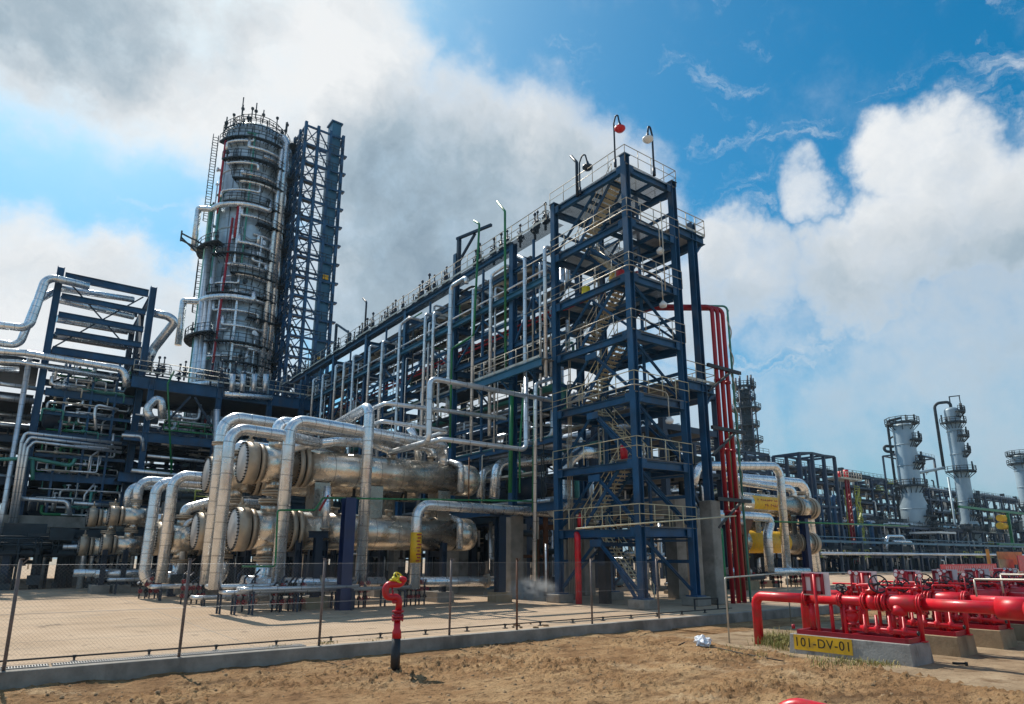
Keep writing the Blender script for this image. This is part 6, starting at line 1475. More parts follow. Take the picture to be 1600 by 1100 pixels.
t, x, y, zt, ca = far_column(1438, 868, 662, 70, 2.3, 3.1, 14.5, 'fatter pale blue far column with a wide foot, right of the dark racks', 'far_shell', FC, seed=2)
m = MB(); a = ca - 1.35
for da, r, zb in ((0, .32, zt + .6), (-.25, .22, zt * .9)): m.tube([V((x + 3.2 * math.cos(a + da), y + 3.2 * math.sin(a + da), G)), V((x + 3.2 * math.cos(a + da), y + 3.2 * math.sin(a + da), zb)), V((x, y, zb + .6))], r, 8, 1.2)
m.tube([V((x + 2.5 * math.cos(a), y + 2.5 * math.sin(a), zt * .83)), V((x + 4.6 * math.cos(a), y + 4.6 * math.sin(a), zt * .84)), V((x + 4.6 * math.cos(a), y + 4.6 * math.sin(a), zt * .80)), V((x + 2.5 * math.cos(a), y + 2.5 * math.sin(a), zt * .79))], .35, 8, .8)
m.build('overhead_pipe', 'platform_steel', t)
FC2 = [(.96, .5, 2.3, 1.4), (.89, -1.4, 1.8, 1.3), (.80, .2, 2.2, 1.4), (.70, .6, 2.2, 1.2), (.575, -1.4, 2.3, 1.8), (.37, .2, 2.2, 1.4), (.30, .2, 2.2, 1.4), (.2, -1.8, 2.3, 1.4), (.1, .2, 2.2, 1.6)]
t, x, y, zt, ca = far_column(1522, 868, 640, 72, 1.9, 2.6, 10.5, 'slimmer far column with a hooked overhead pipe, right of the fatter one', 'far_shell', FC2, seed=3)
m = MB(); a = ca - 1.5; ux, uy = math.cos(a), math.sin(a)
m.tube([V((x + 3.9 * ux, y + 3.9 * uy, zt * .6)), V((x + 3.9 * ux, y + 3.9 * uy, zt + 1.6)), V((x, y, zt + 1.6)), V((x, y, zt - .5))], .42, 8, 1.5); m.build('overhead_pipe', 'platform_steel', t)
m = MB(); m.tube([V((x + 3.2 * ux, y + 3.2 * uy, zt * .55)), V((x + 3.2 * ux, y + 3.2 * uy, G + 6)), V((x + 3.2 * ux, y + 3.2 * uy, G))], .3, 8); m.tube([V((x + 3.9 * ux, y + 3.9 * uy, zt * .61)), V((x - 22, y + 2, zt * .54))], .4, 8); m.build('side_pipe', 'far_shell', t)
m = MB(); m.bar((x, y, zt), (x, y, zt + 3.2), .25); m.bar((x, y, zt + 3.1), (x + 2.6 * -ux, y - 2.6 * uy, zt + 3.1), .25); m.bar((x - 2.4 * ux, y - 2.4 * uy, zt + 3.1), (x - 2.4 * ux, y - 2.4 * uy, zt), .2); m.build('davit_frame', 'platform_steel', t)
far_column(1622, 868, 712, 74, 2.4, 2.6, 6, 'far column cut by the right picture edge', 'far_shell', [(.98, -3.1, 3.1, 1.6), (.9, -3.1, 3.1, 1.6), (.5, -1.5, 1.5, 1.4)], seed=4)
PT = [(1.0, -3.1, 3.1, 1.5), (.93, -3.1, 3.1, 1.2), (.87, -3.1, 3.1, 2.4), (.77, -3.1, 3.1, 1.6), (.68, -3.1, 3.1, 2.2), (.56, -3.1, 3.1, 1.9), (.45, -3.1, 3.1, 1.6)]
t, x, y, zt, ca = far_column(1184, 868, 605, 112, 1.9, 2.2, 8, 'slim dark far tower ringed with platforms, just right of the red risers', 'platform_steel', PT, seed=5)
m = MB(); q = random.Random(6)
for k in range(6): a = k * 1.05; m.cyl((x + 2.2 * math.cos(a), y + 2.2 * math.sin(a), zt), (x + 2.2 * math.cos(a), y + 2.2 * math.sin(a), zt + q.uniform(2, 5)), .28, 6)
for k in range(4): a = ca + (-1.2, -.5, .6, 1.2)[k]; m.cyl((x + 2.9 * math.cos(a), y + 2.9 * math.sin(a), G), (x + 2.9 * math.cos(a), y + 2.9 * math.sin(a), zt), .22, 7)
m.build('side_pipe', 'steel_far', t)
# low pipeway crossing in front of the far units
t = thing('pipeway', 'long low pipeway with a white pipe and dark cable duct crossing before the far units', 'pipeway', (64, 52, G))
Yw = 52; za, zb = at(1450, 850, Y=Yw).z, at(1450, 866, Y=Yw).z; x0_ = at(1280, 850, Y=Yw).x
m = MB(); m.tube([(x0_, Yw, zb), (300, Yw, zb)], .22, 8); m.build('white_pipe', 'cladding_small', t)
m = MB(); m.bar((x0_ - 2, Yw + .6, za), (300, Yw + .6, za), .9, .35); m.bar((x0_ - 2, Yw + .6, za + .7), (300, Yw + .6, za + .7), .12, .12); m.build('cable_duct', 'steel_light', t)
x = x0_
while x < 290: m = MB(); m.bar((x, Yw + .3, G), (x, Yw + .3, za), .35, .35, (1, 0, 0)); m.build('support_post', 'steel_deep', t); x += 6.5 + .02 * (x - x0_)
# silver bend pair in front of the fatter column
m = MB(); Yb = 58
m.tube([at(1385, 868, Y=Yb), at(1386, 838, Y=Yb), at(1412, 838, Y=Yb), at(1416, 866, Y=Yb)], .28, 10, 1.0); m.build('insulated_pipe', 'cladding', None, 'silver hoop of pipe standing before the foot of the fatter far column', 'pipe')
m = MB(); m.tube([at(1395, 846, Y=Yb - 1), at(1425, 847, Y=Yb - 1), at(1429, 868, Y=Yb - 1)], .24, 10, 1.0); m.build('insulated_pipe', 'cladding', None, 'smaller silver bend beside the pipe hoop before the fatter far column', 'pipe')
t = thing('flat_shelter', 'small flat roofed shelter between the feet of the two far columns', 'shelter', (at(1480, 868, Y=60).x, 60, G))
a, b = at(1467, 830, Y=60), at(1494, 832, Y=60)
m = MB(); m.bb((a.x, 60, a.z - .4), (b.x, 66, a.z)); m.build('roof', 'white_paint', t)
m = MB()
for x in (a.x + .4, b.x - .4): m.bar((x, 60.4, G), (x, 60.4, a.z - .4), .4, .4, (1, 0, 0)); m.bar((x, 65.5, G), (x, 65.5, a.z - .4), .4, .4, (1, 0, 0))
m.bar((a.x - 3, 60.2, 5), (b.x + 6, 60.2, 5), .4, .5); m.build('posts', 'steel_deep', t)
t = thing('green_frame', 'green steel frame holding two yellow drums near the right picture edge', 'steel frame', (at(1580, 868, Y=60).x, 60, G))
a, b = at(1574, 800, Y=60), at(1640, 800, Y=60)
m = MB()
for x in (a.x, (a.x + b.x) / 2, b.x): m.bar((x, 60, G), (x, 60, a.z), .6, .6, (1, 0, 0))
m.bar((a.x - 30, 60, a.z), (b.x, 60, a.z), .5); m.bar((a.x - 10, 60, a.z * .4), (b.x, 60, a.z * .4), .5); m.build('frame', 'green_paint', t)
m = MB()
for yy in (810, 822): p = at(1567, yy, Y=61); m.cyl(p - V((2.2, 0, 0)), p + V((2.2, 0, 0)), .85, 12)
m.build('yellow_drum', 'yellow_paint', t)
# ------------------------------------------------------------------ hoardings at the right
Yh = 30
def board(xa_, ya_, xb_, yb_, m_, label, Y=Yh, post=True, cat='hoarding', name='banner_board'):
    a, b = at(xa_, ya_, Y=Y), at(xb_, yb_, Y=Y); t = thing(name, label, cat, ((a.x + b.x) / 2, Y, G))
    m = MB(); m.bb((a.x, Y, b.z), (b.x, Y + .06, a.z)); m.build('panel', m_, t)
    for x in (a.x + .1, b.x - .1): m = MB(); m.bar((x, Y + .1, G), (x, Y + .1, a.z), .1); m.build('board_post', 'fence_post', t); return t, a, b
t, a, b = board(1470, 882, 1560, 901, 'red_paint', 'long red banner with blurred white lettering behind the deluge skids')
m = MB(); q = random.Random(8); x = a.x + 1.2
while x < b.x - .8:
    wch = q.uniform(.2, .45); m.bb((x, Yh - .012, b.z + .18), (x + .08, Yh - .002, a.z - .16)); m.bb((x, Yh - .012, b.z + q.uniform(.2, .5)), (x + wch, Yh - .002, b.z + q.uniform(.55, .6))); x += wch + .22
m.build('white_lettering', 'pink_white', t)
board(1558, 862, 1600, 882, 'orange_dull', 'orange yellow board above the red banner at the right edge', 31.5)
board(1561, 874, 1588, 902, 'concrete_warm', 'brown crate wall with a white top edge beside the red banner', 30.8)
board(1590, 868, 1640, 900, 'red_paint', 'red panel with a blue disc at the right picture edge', 29.5)
p = at(1545, 875, Y=33); m = MB(); m.bar((p.x, 33, G), (p.x, 33, at(1545, 858, Y=33).z), .3, .3, (1, 0, 0)); m.build('marker_post', 'orange_dull', None, 'stout ochre post behind the red banner', 'post')
# ------------------------------------------------------------------ chain link fence along the kerb
YFn = 19.42
ft = thing('chain_link_fence', 'thin chain link fence on slim rusty posts along the kerb', 'fence', (11, YFn, G))
for i, x in enumerate((-3.4, .3, 3.85, 7.5, 11.85, 14.6, 18.2, 22.0)):
    m = MB(); m.cyl((x, YFn, G - .02), (x + R.uniform(-.03, .03), YFn, G + 2.42), .038, 10); m.cyl((x, YFn, G + 2.42), (x, YFn, G + 2.45), .045, 10)
    if i > 0: m.bar((x, YFn, G + 2.3), (x + .12, YFn - .05, G + 2.44), .02)
    m.build('fence_post', 'fence_post' if i != 5 else 'rust', ft)
m = MB(); x0_, x1_, zb_, zt_ = -3.4, 22.0, G + .12, G + 2.3; pitch = .085; hgt = zt_ - zb_
def wire(p, q, r=.0014):
    p, q = V(p), V(q); t_ = (q - p).normalized(); sd = V((0, 1, 0)); up = t_.cross(sd)
    o = [sd * r, sd * -.5 * r + up * .87 * r, sd * -.5 * r - up * .87 * r]
    m._add([p + k for k in o] + [q + k for k in o], [(0, 1, 4, 3), (1, 2, 5, 4), (2, 0, 3, 5)])
k = x0_ - hgt
while k < x1_:
    a, b = max(k, x0_), min(k + hgt, x1_); wire((a, YFn - .043, zb_ + (a - k)), (b, YFn - .043, zb_ + (b - k))); wire((a, YFn - .047, zt_ - (a - k)), (b, YFn - .047, zt_ - (b - k))); k += pitch
for z in (zb_, (zb_ + zt_) / 2, zt_): m.cyl((x0_, YFn - .045, z), (x1_, YFn - .045, z), .004, 4)
m.build('wire_mesh', 'galv_wire', ft)
# low conduit on stubs inside the kerb
t = thing('low_conduit', 'thin dark conduit on short stubs running along inside the kerb', 'conduit', (10, 20.15, G))
m = MB(); m.tube([(-4, 20.15, G + .13), (28, 20.15, G + .13)], .022, 8); m.build('conduit_run', 'cable_black', t)
m = MB(); x = -3.2
while x < 27.5: m.bar((x, 20.15, G), (x, 20.15, G + .12), .05); m.bb((x - .07, 20.08, G), (x + .07, 20.22, G + .02)); m.bb((x - .04, 20.11, G + .1), (x + .04, 20.19, G + .16)); x += 1.62
m.build('conduit_stub', 'black_paint', t)
# drain gratings set in the paving edge
for x0_, x1_, nm in ((-3.5, 1.15, 'longer left'), (1.2, 7.2, 'right hand')):
    t = thing('drain_grating', 'grey bar drain grating set along the kerb, %s one' % nm, 'drain', ((x0_ + x1_) / 2, 19.8, G), 'drain gratings along the kerb')
    m = MB(); m.bb((x0_, 19.62, G - .05), (x1_, 19.98, G + .004)); m.build('channel', 'gap_black', t)  # black block in place of the hollow, trench shade put into its colour
    m = MB(); x = x0_ + .03
    while x < x1_: m.bb((x, 19.62, G), (x + .022, 19.98, G + .022)); x += .055
    m.bb((x0_, 19.6, G), (x1_, 19.625, G + .025)); m.bb((x0_, 19.975, G), (x1_, 20.0, G + .025)); m.build('grate_bars', 'galv_wire', t)
# ------------------------------------------------------------------ fire monitor in the dirt
Yn = 16.4
def hp(x, y): return at(570 + x / 5.5, 870 + y / 5.5, Y=Yn)
fm = thing('fire_monitor', 'red double bend fire monitor with yellow handwheel on a black standpipe in the dirt', 'fire monitor', (hp(255, 990).x, Yn, D))
bx = hp(258, 990).x; z_b, z_r = hp(260, 1000).z, hp(275, 700).z
m = MB(); m.lathe((bx, Yn, D - .1), (0, 0, 1), [(0, .125), (z_r - D + .1, .115)], 24); m.build('standpipe', 'black_paint', fm)
zf0, zf1 = hp(285, 545).z, hp(285, 470).z
m = MB(); m.lathe((bx + .01, Yn, z_r), (0, 0, 1), [(0, .118), (.16, .118), ((zf0 - z_r) * .55, .085), (zf0 - z_r, .085)], 24); m.build('reducer', 'red_paint', fm)
m = MB()
for za, zb in ((zf0, zf0 + .05), (zf0 + .07, zf0 + .12), (zf1 - .02, zf1 + .03)): m.cyl((bx + .02, Yn, za), (bx + .02, Yn, zb), .155, 24)
m.cyl((bx + .02, Yn, zf0), (bx + .02, Yn, zf1), .1, 18)
for k in range(8): a = k * PI / 4; m.cyl((bx + .02 + .13 * math.cos(a), Yn + .13 * math.sin(a), zf0 - .03), (bx + .02 + .13 * math.cos(a), Yn + .13 * math.sin(a), zf0 + .15), .016, 6)
m.build('swivel_flange', 'red_dull', fm)
m = MB(); s_ = [V((bx + .03, Yn, zf1)), hp(300, 345), hp(178, 348), hp(178, 238), hp(300, 236), hp(322, 215)]
s_[1].x = bx + .05; m.tube(s_, .088, 18, .13, 8); m.build('double_bend', 'red_paint', fm)
m = MB(); p = hp(240, 300); m.cyl(hp(235, 265), hp(240, 330), .022, 8); m.cyl(p - V((.05, .1, 0)), p + V((.05, .1, 0)), .03, 8); c = hp(268, 385); m.cyl(c - V((.1, .05, 0)), c + V((.1, .05, 0)), .05, 10); m.build('tie_lever', 'red_dull', fm)
m = MB(); c = hp(315, 205); m.lathe(c - V((0, 0, .04)), (.25, -.2, 1), [(0, .09), (.05, .12), (.12, .12), (.15, .08)], 18); m.build('nozzle_collar', 'red_paint', fm)
m = MB(); c = hp(290, 178); m.handwheel(c, (.25, -.8, .55), .15, .02, 5); m.lathe(hp(262, 205), (-.5, -.2, .5), [(-.06, .03), (0, .055), (.1, .055), (.14, .03)], 12); m.cyl(hp(215, 200), hp(290, 205), .03, 8); m.lathe(hp(300, 195), (.2, -.2, 1), [(-.08, .07), (.02, .07), (.06, .04)], 12); m.build('yellow_handwheel', 'hydrant_yellow', fm)
# ------------------------------------------------------------------ deluge valve skids
def yl(px, X=20.5): return at(px, 940, X=X).y - 10.3
def skid(loc, label, first=False):
    o = V(loc); t = thing('deluge_skid', label, 'fire skid', loc, 'red deluge valve skids on concrete plinths')
    def P(x, y, z): return o + V((x, y, z))
    m = MB(); hx, hy, h = .61, 1.735, .60; b_ = [(-hx - .03, -hy - .05), (hx + .03, -hy - .05), (hx + .03, hy + .05), (-hx - .03, hy + .05)]; t_ = [(-hx, -hy), (hx, -hy), (hx, hy), (-hx, hy)]
    m._add([P(x, y, 0) for x, y in b_] + [P(x, y, h) for x, y in t_], [(0, 3, 2, 1), (4, 5, 6, 7), (0, 1, 5, 4), (1, 2, 6, 5), (2, 3, 7, 6), (3, 0, 4, 7)])
    pl = m.build('plinth', 'concrete_stained' if first else 'concrete_warm', t); bvv = pl.modifiers.new('bevel', 'BEVEL'); bvv.width = .018; bvv.segments = 2
    m = MB(); zc = h + .065
    m.bar(P(-.47, -1.62, zc), P(-.47, 1.5, zc), .075, .13); m.bar(P(.47, -1.62, zc), P(.47, 1.5, zc), .075, .13); m.bar(P(-.5, -1.64, zc), P(.5, -1.64, zc), .075, .128); m.bar(P(-.5, 1.52, zc), P(.5, 1.52, zc), .075, .128); m.bar(P(-.43, -.1, zc), P(.43, -.1, zc), .07, .12)
    m.build('skid_frame', 'red_dull', t)
    zp = 1.6; xp = .33; yR = 3.55
    m = MB(); m.tube([P(xp + .15, yR, -.1), P(xp + .15, yR, zp), P(xp, yR - .9, zp), P(xp, yl(1262), zp)], .155, 20, .3, 8); m.build('inlet_pipe', 'red_paint', t)
    m = MB(); m.tube([P(xp, yl(1440) - .02, zp), P(xp, -4.15, zp)], .165, 20); m.build('outlet_pipe', 'red_paint', t)
    m = MB(); m.tube([P(xp, yl(1262), zp), P(xp, yl(1440), zp)], .15, 20); m.build('valve_spool', 'red_paint', t)
    def fl(px, r=.25, w_=.05, mm='red_paint'):
        y = yl(px); f = MB(); f.cyl(P(xp, y - w_ - .008, zp), P(xp, y - .008, zp), r, 24); f.cyl(P(xp, y + .008, zp), P(xp, y + w_ + .008, zp), r, 24)
        f.build('pipe_flange', mm, t); f = MB(); f.torus(P(xp, y, zp), (0, 1, 0), r * .82, .006, 24, 4)
        for k in range(8): a = k * PI / 4 + .2; f.cyl(P(xp + r * .82 * math.cos(a), y - w_ - .03, zp + r * .82 * math.sin(a)), P(xp + r * .82 * math.cos(a), y + w_ + .03, zp + r * .82 * math.sin(a)), .02, 6)
        f.build('bolt_ring', 'bolt_rust', t)
    for px, r in ((1262, .26), (1314, .2), (1352, .24), (1376, .26), (1385, .24), (1440, .28)): fl(px, r)
    # valve bodies
    y0_, y1_ = yl(1356), yl(1374)
    m = MB(); m.lathe(P(xp, y0_, zp), (0, -1, 0), [(0, .16), ((y0_ - y1_) * .3, .24), ((y0_ - y1_) * .7, .24), (y0_ - y1_, .16)], 22); m.cyl(P(xp, (y0_ + y1_) / 2, zp), P(xp, (y0_ + y1_) / 2, zp + .36), .12, 16); m.build('gate_valve', 'red_paint', t)
    ya, yb = yl(1388), yl(1436)
    m = MB(); m.lathe(P(xp, ya, zp), (0, -1, 0), [(0, .17), (.08, .235), (ya - yb - .08, .235), (ya - yb, .17)], 22); m.lathe(P(xp - .05, (ya + yb) / 2 + .1, zp - .1), (-.3, 0, -1), [(0, .2), (.2, .2), (.26, .1)], 14); m.build('deluge_valve', 'red_paint', t)
    yv_ = yl(1330)
    m = MB(); m.lathe(P(xp, yv_, zp - .12), (0, 0, -1), [(0, .12), (.12, .12), (.14, .2), (.19, .2), (.19, .13), (.28, .18), (.42, .17), (.5, .09), (.52, .16), (.56, .16), (.56, .07), (.8, .07)], 18); m.build('drain_valve', 'red_paint', t)
    # bonnet with black handwheel
    yy = (y0_ + y1_) / 2
    m = MB(); m.lathe(P(xp, yy, zp + .2), (0, 0, 1), [(0, .12), (.1, .19), (.14, .19), (.16, .1), (.3, .08), (.34, .03), (.55, .03)], 16)
    for sx in (-.09, .09): m.bar(P(xp + sx, yy, zp + .35), P(xp + sx * .6, yy, zp + .6), .03)
    m.build('valve_bonnet', 'red_paint', t)
    m = MB(); m.handwheel(P(xp - .12, yy - .26, zp + .52), (-.75, -.6, .25), .25, .024, 5); m.cyl(P(xp - .12, yy - .26, zp + .52), P(xp, yy, zp + .45), .03, 8); m.build('black_handwheel', 'black_paint', t)
    m = MB(); m.handwheel(P(xp + .2, yl(1312), zp + .36), (-.5, -.5, .7), .16, .022, 5); m.cyl(P(xp + .25, yl(1312), zp + .1), P(xp + .25, yl(1312), zp + .33), .05, 8); m.build('black_handwheel', 'black_paint', t)
    m = MB(); m.handwheel(P(xp + .35, yl(1404), zp + .5), (-.7, -.5, .4), .2, .022, 5); m.cyl(P(xp + .35, yl(1404), zp + .5), P(xp + .42, yl(1404), zp + .2), .035, 8); m.build('black_handwheel', 'black_paint', t)
    # second, rear line with trim
    m = MB(); xr_ = xp + .42
    m.tube([P(xr_, yl(1300), zp - .05), P(xr_, yl(1345), zp - .05), P(xr_, yl(1345), zp + .22), P(xr_, yl(1420), zp + .22), P(xr_, yl(1420), zp - .3)], .07, 10, .12)
    m.tube([P(xr_ - .05, yl(1295), zp + .48), P(xr_ - .05, yl(1440), zp + .48)], .028, 8); m.tube([P(xr_, yl(1335), zp + .2), P(xr_ - .2, yl(1335), zp + .45), P(xr_ - .2, yl(1365), zp + .45)], .03, 8, .05)
    m.tube([P(xp - .1, yl(1390), zp + .2), P(xp - .1, yl(1390), zp + .42), P(xp + .1, yl(1425), zp + .42), P(xp + .1, yl(1425), zp + .2)], .03, 8, .06)
    for px in (1318, 1345, 1400, 1420): m.lathe(P(xr_, yl(px), zp + .12), (0, 0, 1), [(0, .04), (.05, .09), (.16, .09), (.2, .05), (.24, .1), (.28, .1), (.3, .03)], 12)
    m.build('trim_pipes', 'red_paint', t)
    # stands
    for px, r, xo in ((1268, .09, 0), (1298, .055, 0), (1312, .045, .08), (1320, .06, -.05), (1345, .05, .1), (1393, .07, 0), (1408, .06, -.15), (1434, .07, 0)):
        m = MB(); m.cyl(P(xp + xo, yl(px), h), P(xp + xo, yl(px), zp), r, 12); m.cyl(P(xp + xo, yl(px), h), P(xp + xo, yl(px), h + .03), r * 2, 12); m.build('pipe_stand', 'red_paint', t)
    m = MB(); m.tube([P(-.1, yl(1352), h + .3), P(-.15, yl(1440), h + .26)], .055, 12); m.tube([P(.1, yl(1330), h + .22), P(.1, yl(1436), h + .2)], .045, 12)
    for px in (1360, 1378, 1398, 1420): m.lathe(P(-.12, yl(px), h + .17), (0, 0, 1), [(0, .03), (.02, .08), (.2, .08), (.22, .04), (.5, .035)], 12)
    m.build('drain_header', 'red_paint', t)
    m = MB(); e = P(-.15, yl(1440), h + .26); m.cyl(e + V((0, -.0, 0)), e + V((0, -.04, 0)), .062, 14); m.build('black_cap', 'black_paint', t)
    # sign board on a post
    ys = yl(1285); m = MB(); m.cyl(P(.0, ys, h), P(.0, ys, 2.36), .05, 12); spo = m.build('sign_post', 'red_paint', t)
    ya, yb = yl(1264), yl(1304)
    m = MB(); m.bb(P(.08, yb - .05, 1.72), P(.1, ya, 2.42)); m.build('white_board', 'pink_white', spo)
    m = MB(); y0_, y1_ = ya - .06, yb + .18
    for (za, zb) in ((1.76, 1.86), (2.28, 2.38)): m.bb(P(.03, y1_, za), P(.08, y0_, zb))
    for yy_ in (y0_, y1_): m.bb(P(.03, yy_ - .05, 1.76), P(.082, yy_ + .05, 2.38))
    ym_ = (y0_ + y1_) / 2; m.bb(P(.02, ym_ - .06, 1.75), P(.079, ym_ + .06, 2.39)); m.build('red_box_frame', 'red_dull', spo)
    # gauges
    for px, z in ((1326, 2.42), (1336, 2.40), (1398, 2.38), (1436, 2.36)):
        m = MB(); m2 = MB(); c = P(xp + .3, yl(px), z); m.cyl(c + V((.0, 0, -.75)), c + V((0, 0, -.08)), .02, 7); m.cyl(c + V((.03, 0, 0)), c + V((-.02, 0, 0)), .07, 18); m2.cyl(c + V((-.021, 0, 0)), c + V((-.026, 0, 0)), .055, 18)
        gg = m.build('pressure_gauge', 'red_dull', t); m2.build('gauge_face', 'white_paint', gg)
    m = MB(); m.cyl(P(-.45, yl(1258), h + .13), P(-.45, yl(1258), h + .26), .05, 10); m.build('lifting_eye', 'red_dull', t)
    return t
S0 = V((20.15, 10.3, D)); sk = skid(S0, 'nearest red deluge valve skid, its plinth bearing the yellow sign 101-DV-01', True)
sk2 = copy_tree(sk, S0 + V((2.95, -.05, 0)), 'second red deluge valve skid, its plinth just behind the one with the yellow sign')
for c in sk2.children:
    if c.name.startswith('plinth'): c.data = c.data.copy(); c.data.materials[0] = MATS['concrete_warm']
for k, (dx, nm) in enumerate(((6.0, 'third red deluge valve skid counting back from the yellow sign'), (9.0, 'fourth red deluge valve skid counting back from the yellow sign'), (12.0, 'fifth red deluge valve skid, half hidden behind the others'), (15.0, 'rearmost red deluge valve skid before the hoardings'))):
    copy_tree(sk2, S0 + V((dx, -.08 * (k + 2), 0)), nm)
# yellow number plate with its lettering
x_ = 19.5; p0, p1 = at(1240, 995, X=x_), at(1330, 1012, X=x_)
t = thing('number_plate', 'yellow number plate reading 101-DV-01 on the nearest concrete plinth', 'sign', (x_, (p0.y + p1.y) / 2, D + .25))
yA, yB = at(1240, 1000, X=x_).y, at(1331, 1008, X=x_).y; zA, zB = at(1240, 991, X=x_).z, at(1240, 1014, X=x_).z
tilt = Matrix.Rotation(-.045, 3, 'Y')
m = MB(); m.box((x_ + .012, (yA + yB) / 2, (zA + zB) / 2), (.012, abs(yA - yB), zA - zB)); m.build('plate', 'yellow_paint', t)
cu = bpy.data.curves.new('plate_lettering', 'FONT'); cu.body = '101-DV-01'; cu.size = .30; cu.extrude = .004; cu.align_x = 'CENTER'; cu.align_y = 'CENTER'; cu.space_character = 1.12
tmp = bpy.data.objects.new('plate_lettering', cu); COL.objects.link(tmp)
dg = bpy.context.evaluated_depsgraph_get(); me = bpy.data.meshes.new_from_object(tmp.evaluated_get(dg)); bpy.data.objects.remove(tmp)
wd = max(v.co.x for v in me.vertices) - min(v.co.x for v in me.vertices); hd = max(v.co.y for v in me.vertices) - min(v.co.y for v in me.vertices)
sx_ = abs(yA - yB) * .90 / wd; sy_ = (zA - zB) * .60 / hd
mx_ = Matrix(((0, 0, 1, 0), (-1, 0, 0, 0), (0, 1, 0, 0), (0, 0, 0, 1)))
for v in me.vertices:
    q_ = V((v.co.x * sx_, v.co.y * sy_, v.co.z)); v.co = (-q_.z, -q_.x, q_.y)
me.materials.clear(); me.materials.append(MATS['lettering_black'])
lo = bpy.data.objects.new('plate_lettering', me); COL.objects.link(lo); lo.parent = t; lo.location = (V((x_ + .003, (yA + yB) / 2, (zA + zB) / 2)) - t.location)
# collecting header at the outlet ends, coming towards the camera
hx = S0.x + .33; hy = S0.y - 4.3
m = MB(); m.tube([(hx + 16, hy - .1, .76), (hx, hy - .1, .76), (hx - 1.0, hy - .5, .76), (hx - 1.0, hy - 1.6, .76)], .29, 22, .5); m.tube([(hx, hy + .7, .75), (hx, hy - .1, .75)], .28, 22)
m.build('header_pipe', 'red_paint', None, 'fat bright red header pipe collecting the deluge lines at the right picture edge', 'pipe')
a = at(1214, 1112, dist=8.5); b = at(1268, 1114, dist=8.2); tz = at(1240, 1100, dist=8.4).z
m = MB(); m.tube([(a.x, a.y, D - .1), (a.x, a.y, tz), (b.x + .2, b.y - .5, tz - .10)], .11, 20, .28, 8); m.build('foreground_pipe', 'red_paint', None, 'top of a red pipe bend at the bottom picture edge', 'pipe')
# frame of thin rails round the skids
t = thing('pipe_handrail', 'thin grey goal post shaped rail left of the deluge skids', 'rail', (20, 14, D))
a = at(1140, 1007, z=D); b = at(1236, 972, z=D); zt = at(1137, 903, X=a.x).z
m = MB(); m.tube([(a.x, a.y, D - .1), (a.x, a.y, zt), (b.x, b.y, zt)], .03, 8, .08); m.tube([(b.x, b.y, D - .1), (b.x, b.y, zt), (b.x + 12, b.y - 6.5, zt)], .03, 8, .05); m.build('rail_pipe', 'rail_galv', t)
m = MB(); m.tube([(21.8, 7.6, 1.42), (24, 2, 1.42)], .03, 8); m.tube([(21.8, 7.6, 1.42), (21.8, 7.6, .95)], .025, 8); m.build('pipe_handrail', 'rail_galv', None, 'thin pale rail crossing above the nearest outlet pipes', 'rail')
m = MB(); m.tube([(24.8, 7.9, 1.5), (28, .5, 1.5)], .03, 8); m.tube([(24.8, 7.9, 1.5), (24.8, 7.9, .95)], .025, 8); m.build('pipe_handrail', 'rail_galv', None, 'second thin pale rail crossing further back above the outlet pipes', 'rail')
p = at(1137, 955, z=G); m = MB(); m.cyl((p.x, p.y, G - .02), (p.x, p.y, at(1122, 585, X=p.x).z * 0 + 3.4), .05, 8); m.build('slim_post', 'green_paint', None, 'slim lime green post standing at the paving edge before the red risers', 'post')
t = thing('low_barrier', 'low black barrier bar on the paving by the right foot of the stair tower', 'barrier', (at(1105, 950, z=G).x, at(1105, 950, z=G).y, G))
a, b = at(1086, 953, z=G), at(1122, 951, z=G); m = MB(); m.bar((a.x, a.y, G + .5), (b.x, b.y, G + .5), .06); m.bar((a.x, a.y, G), (a.x, a.y, G + .53), .06); m.bar((b.x, b.y, G), (b.x, b.y, G + .53), .06); m.build('bar', 'black_paint', t)
# ------------------------------------------------------------------ litter, cable, weeds
c = at(1098, 1003, z=D + .12); q = random.Random(12)
bm_v = []; m = MB(); nu, nv = 44, 24; vs = []
for j in range(nv + 1):
    for i in range(nu):
        a = 2 * PI * i / nu; f = PI * j / nv; d = V((math.cos(a) * math.sin(f), math.sin(a) * math.sin(f), math.cos(f)))
        r = 1 + .55 * noise.noise(d * 2.1 + V((3, 1, 4))) + .22 * abs(noise.noise(d * 6)) - .22 * abs(noise.noise(d * 13 + V((5, 2, 2)))); vs.append(V((c.x + d.x * .24 * r, c.y + d.y * .26 * r, max(D + .0, D + .12 + d.z * .17 * r))))
m._add(vs, [(j * nu + i, j * nu + (i + 1) % nu, (j + 1) * nu + (i + 1) % nu, (j + 1) * nu + i) for j in range(nv) for i in range(nu)], None, False)
m.build('plastic_bag', 'bag_plastic', None, 'crumpled white and blue plastic bag lying on the dirt', 'bag')
pts = [at(px, py, z=D + .03) for px, py in ((1060, 1008), (1078, 1000), (1095, 1010), (1120, 1012), (1150, 1019), (1185, 1026), (1225, 1033))]
m = MB(); m.tube(pts, .018, 6, .3); m.build('cable', 'cable_black', None, 'dark cable snaking over the dirt beside the plastic bag', 'cable')
for (px, py, px2, py2, lb) in ((1420, 1036, 1508, 1036, 'pipe end lying between the first and second plinths'),):
    a, b = at(1488, 1036, z=D + .1), at(1508, 1037, z=D + .1); m = MB(); m.tube([a, b], .03, 8); m.cyl(b, b + (b - a).normalized() * .06, .05, 10); m.build('pipe_offcut', 'black_paint', None, 'thin dark ' + lb, 'pipe')
m = MB(); m2 = MB()
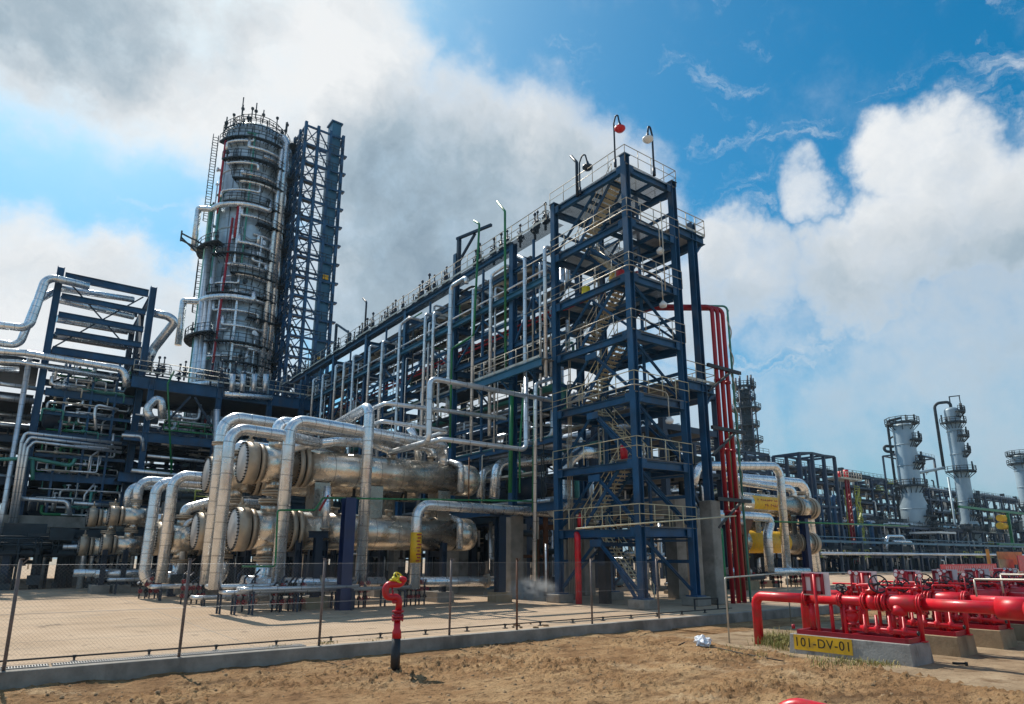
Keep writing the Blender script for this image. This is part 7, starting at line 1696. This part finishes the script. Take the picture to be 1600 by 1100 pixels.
def tuft(x, y, z, n, h, mm, spread=.18):
    for i in range(n):
        a = R.uniform(0, 6.28); b = V((x + R.gauss(0, spread), y + R.gauss(0, spread), z - .02)); l = h * R.uniform(.5, 1.2); d = V((math.cos(a), math.sin(a), 0)) * l * R.uniform(.2, .8); w_ = V((-math.sin(a), math.cos(a), 0)) * R.uniform(.005, .011)
        p1 = b + d * .45 + Z * l * .65; p2 = b + d + Z * l * R.uniform(.7, 1)
        mm._add([b - w_, b + w_, p1 + w_ * .8, p1 - w_ * .8, p2], [(0, 1, 2, 3), (3, 2, 4)])
for i in range(46): p = at(R.gauss(1214, 14), R.gauss(1008, 5), z=D); tuft(p.x, p.y, D, 26, .42, m if R.random() < .55 else m2)
for i in range(60): p = at(R.uniform(1290, 1420), 0, z=D) if False else at(R.uniform(1270, 1415), R.uniform(1027, 1047), z=D); tuft(p.x, p.y, D + .03, 16, .2, m if R.random() < .35 else m2)
for i in range(40): p = at(R.uniform(1130, 1240), R.uniform(1010, 1030), z=D); tuft(p.x, p.y, D + .02, 9, .13, m2)
for i in range(14): tuft(R.uniform(6.2, 10.5), R.uniform(19.6, 20.05), G, 10, .12, m2, .1)
m.build('grass', 'grass_dry', kind='stuff', keep_origin=True); m2.build('grass', 'grass_straw', kind='stuff', keep_origin=True)
m = MB()
for i in range(10): p = at(R.uniform(800, 860), R.uniform(974, 982), z=G); m.box((p.x, p.y, G + .03), (R.uniform(.05, .2), R.uniform(.05, .12), .06), Matrix.Rotation(R.uniform(0, 3), 3, 'Z'))
m.build('rubble', 'orange_mud', kind='stuff', keep_origin=True)
# puff of steam from a drain beside the tower foot
ms_ = bpy.data.materials.new('steam_vapour'); g = NG(_nt(ms_)); o = g.node('ShaderNodeOutputMaterial'); pv = g.node('ShaderNodeVolumePrincipled'); pv.inputs['Color'].default_value = (1, 1, 1, 1)
tcx = g.node('ShaderNodeTexCoord'); gr = g.node('ShaderNodeTexGradient', gradient_type='SPHERICAL'); mp_ = g.node('ShaderNodeMapping'); g.l.new(tcx.outputs['Object'], mp_.inputs[0]); mp_.inputs['Scale'].default_value = (.55, .8, 1.2); g.l.new(mp_.outputs[0], gr.inputs[0])
nz = g.noise(tcx.outputs['Object'], 2.6, 5, .65)
g.l.new(g.math('MULTIPLY', g.math('MULTIPLY', g.smooth(gr.outputs[0], .0, .7), g.smooth(nz, .38, .72)), 2.2), pv.inputs['Density']); g.l.new(pv.outputs[0], o.inputs['Volume']); MATS['steam'] = ms_
p = at(832, 938, Y=28.5); m = MB(); m.lathe((0, 0, -.8), (0, 0, 1), [(0, .0001), (0, 1.7), (1.6, 1.3), (1.6, .0001)], 16)
sobj = m.build('steam', 'steam', kind='stuff', keep_origin=True); sobj.location = (p.x, 28.5, G + .82)
# ------------------------------------------------------------------ thin air haze over the whole site
hm = bpy.data.materials.new('air_haze'); g = NG(_nt(hm)); o = g.node('ShaderNodeOutputMaterial'); pv = g.node('ShaderNodeVolumePrincipled')
pv.inputs['Color'].default_value = (.60, .80, 1, 1); pv.inputs['Density'].default_value = .00013; pv.inputs['Anisotropy'].default_value = .2
g.l.new(pv.outputs[0], o.inputs['Volume']); MATS['air_haze'] = hm
m = MB(); m.box((150, 150, 38), (900, 800, 82)); m.build('haze', 'air_haze', kind='stuff', keep_origin=True)
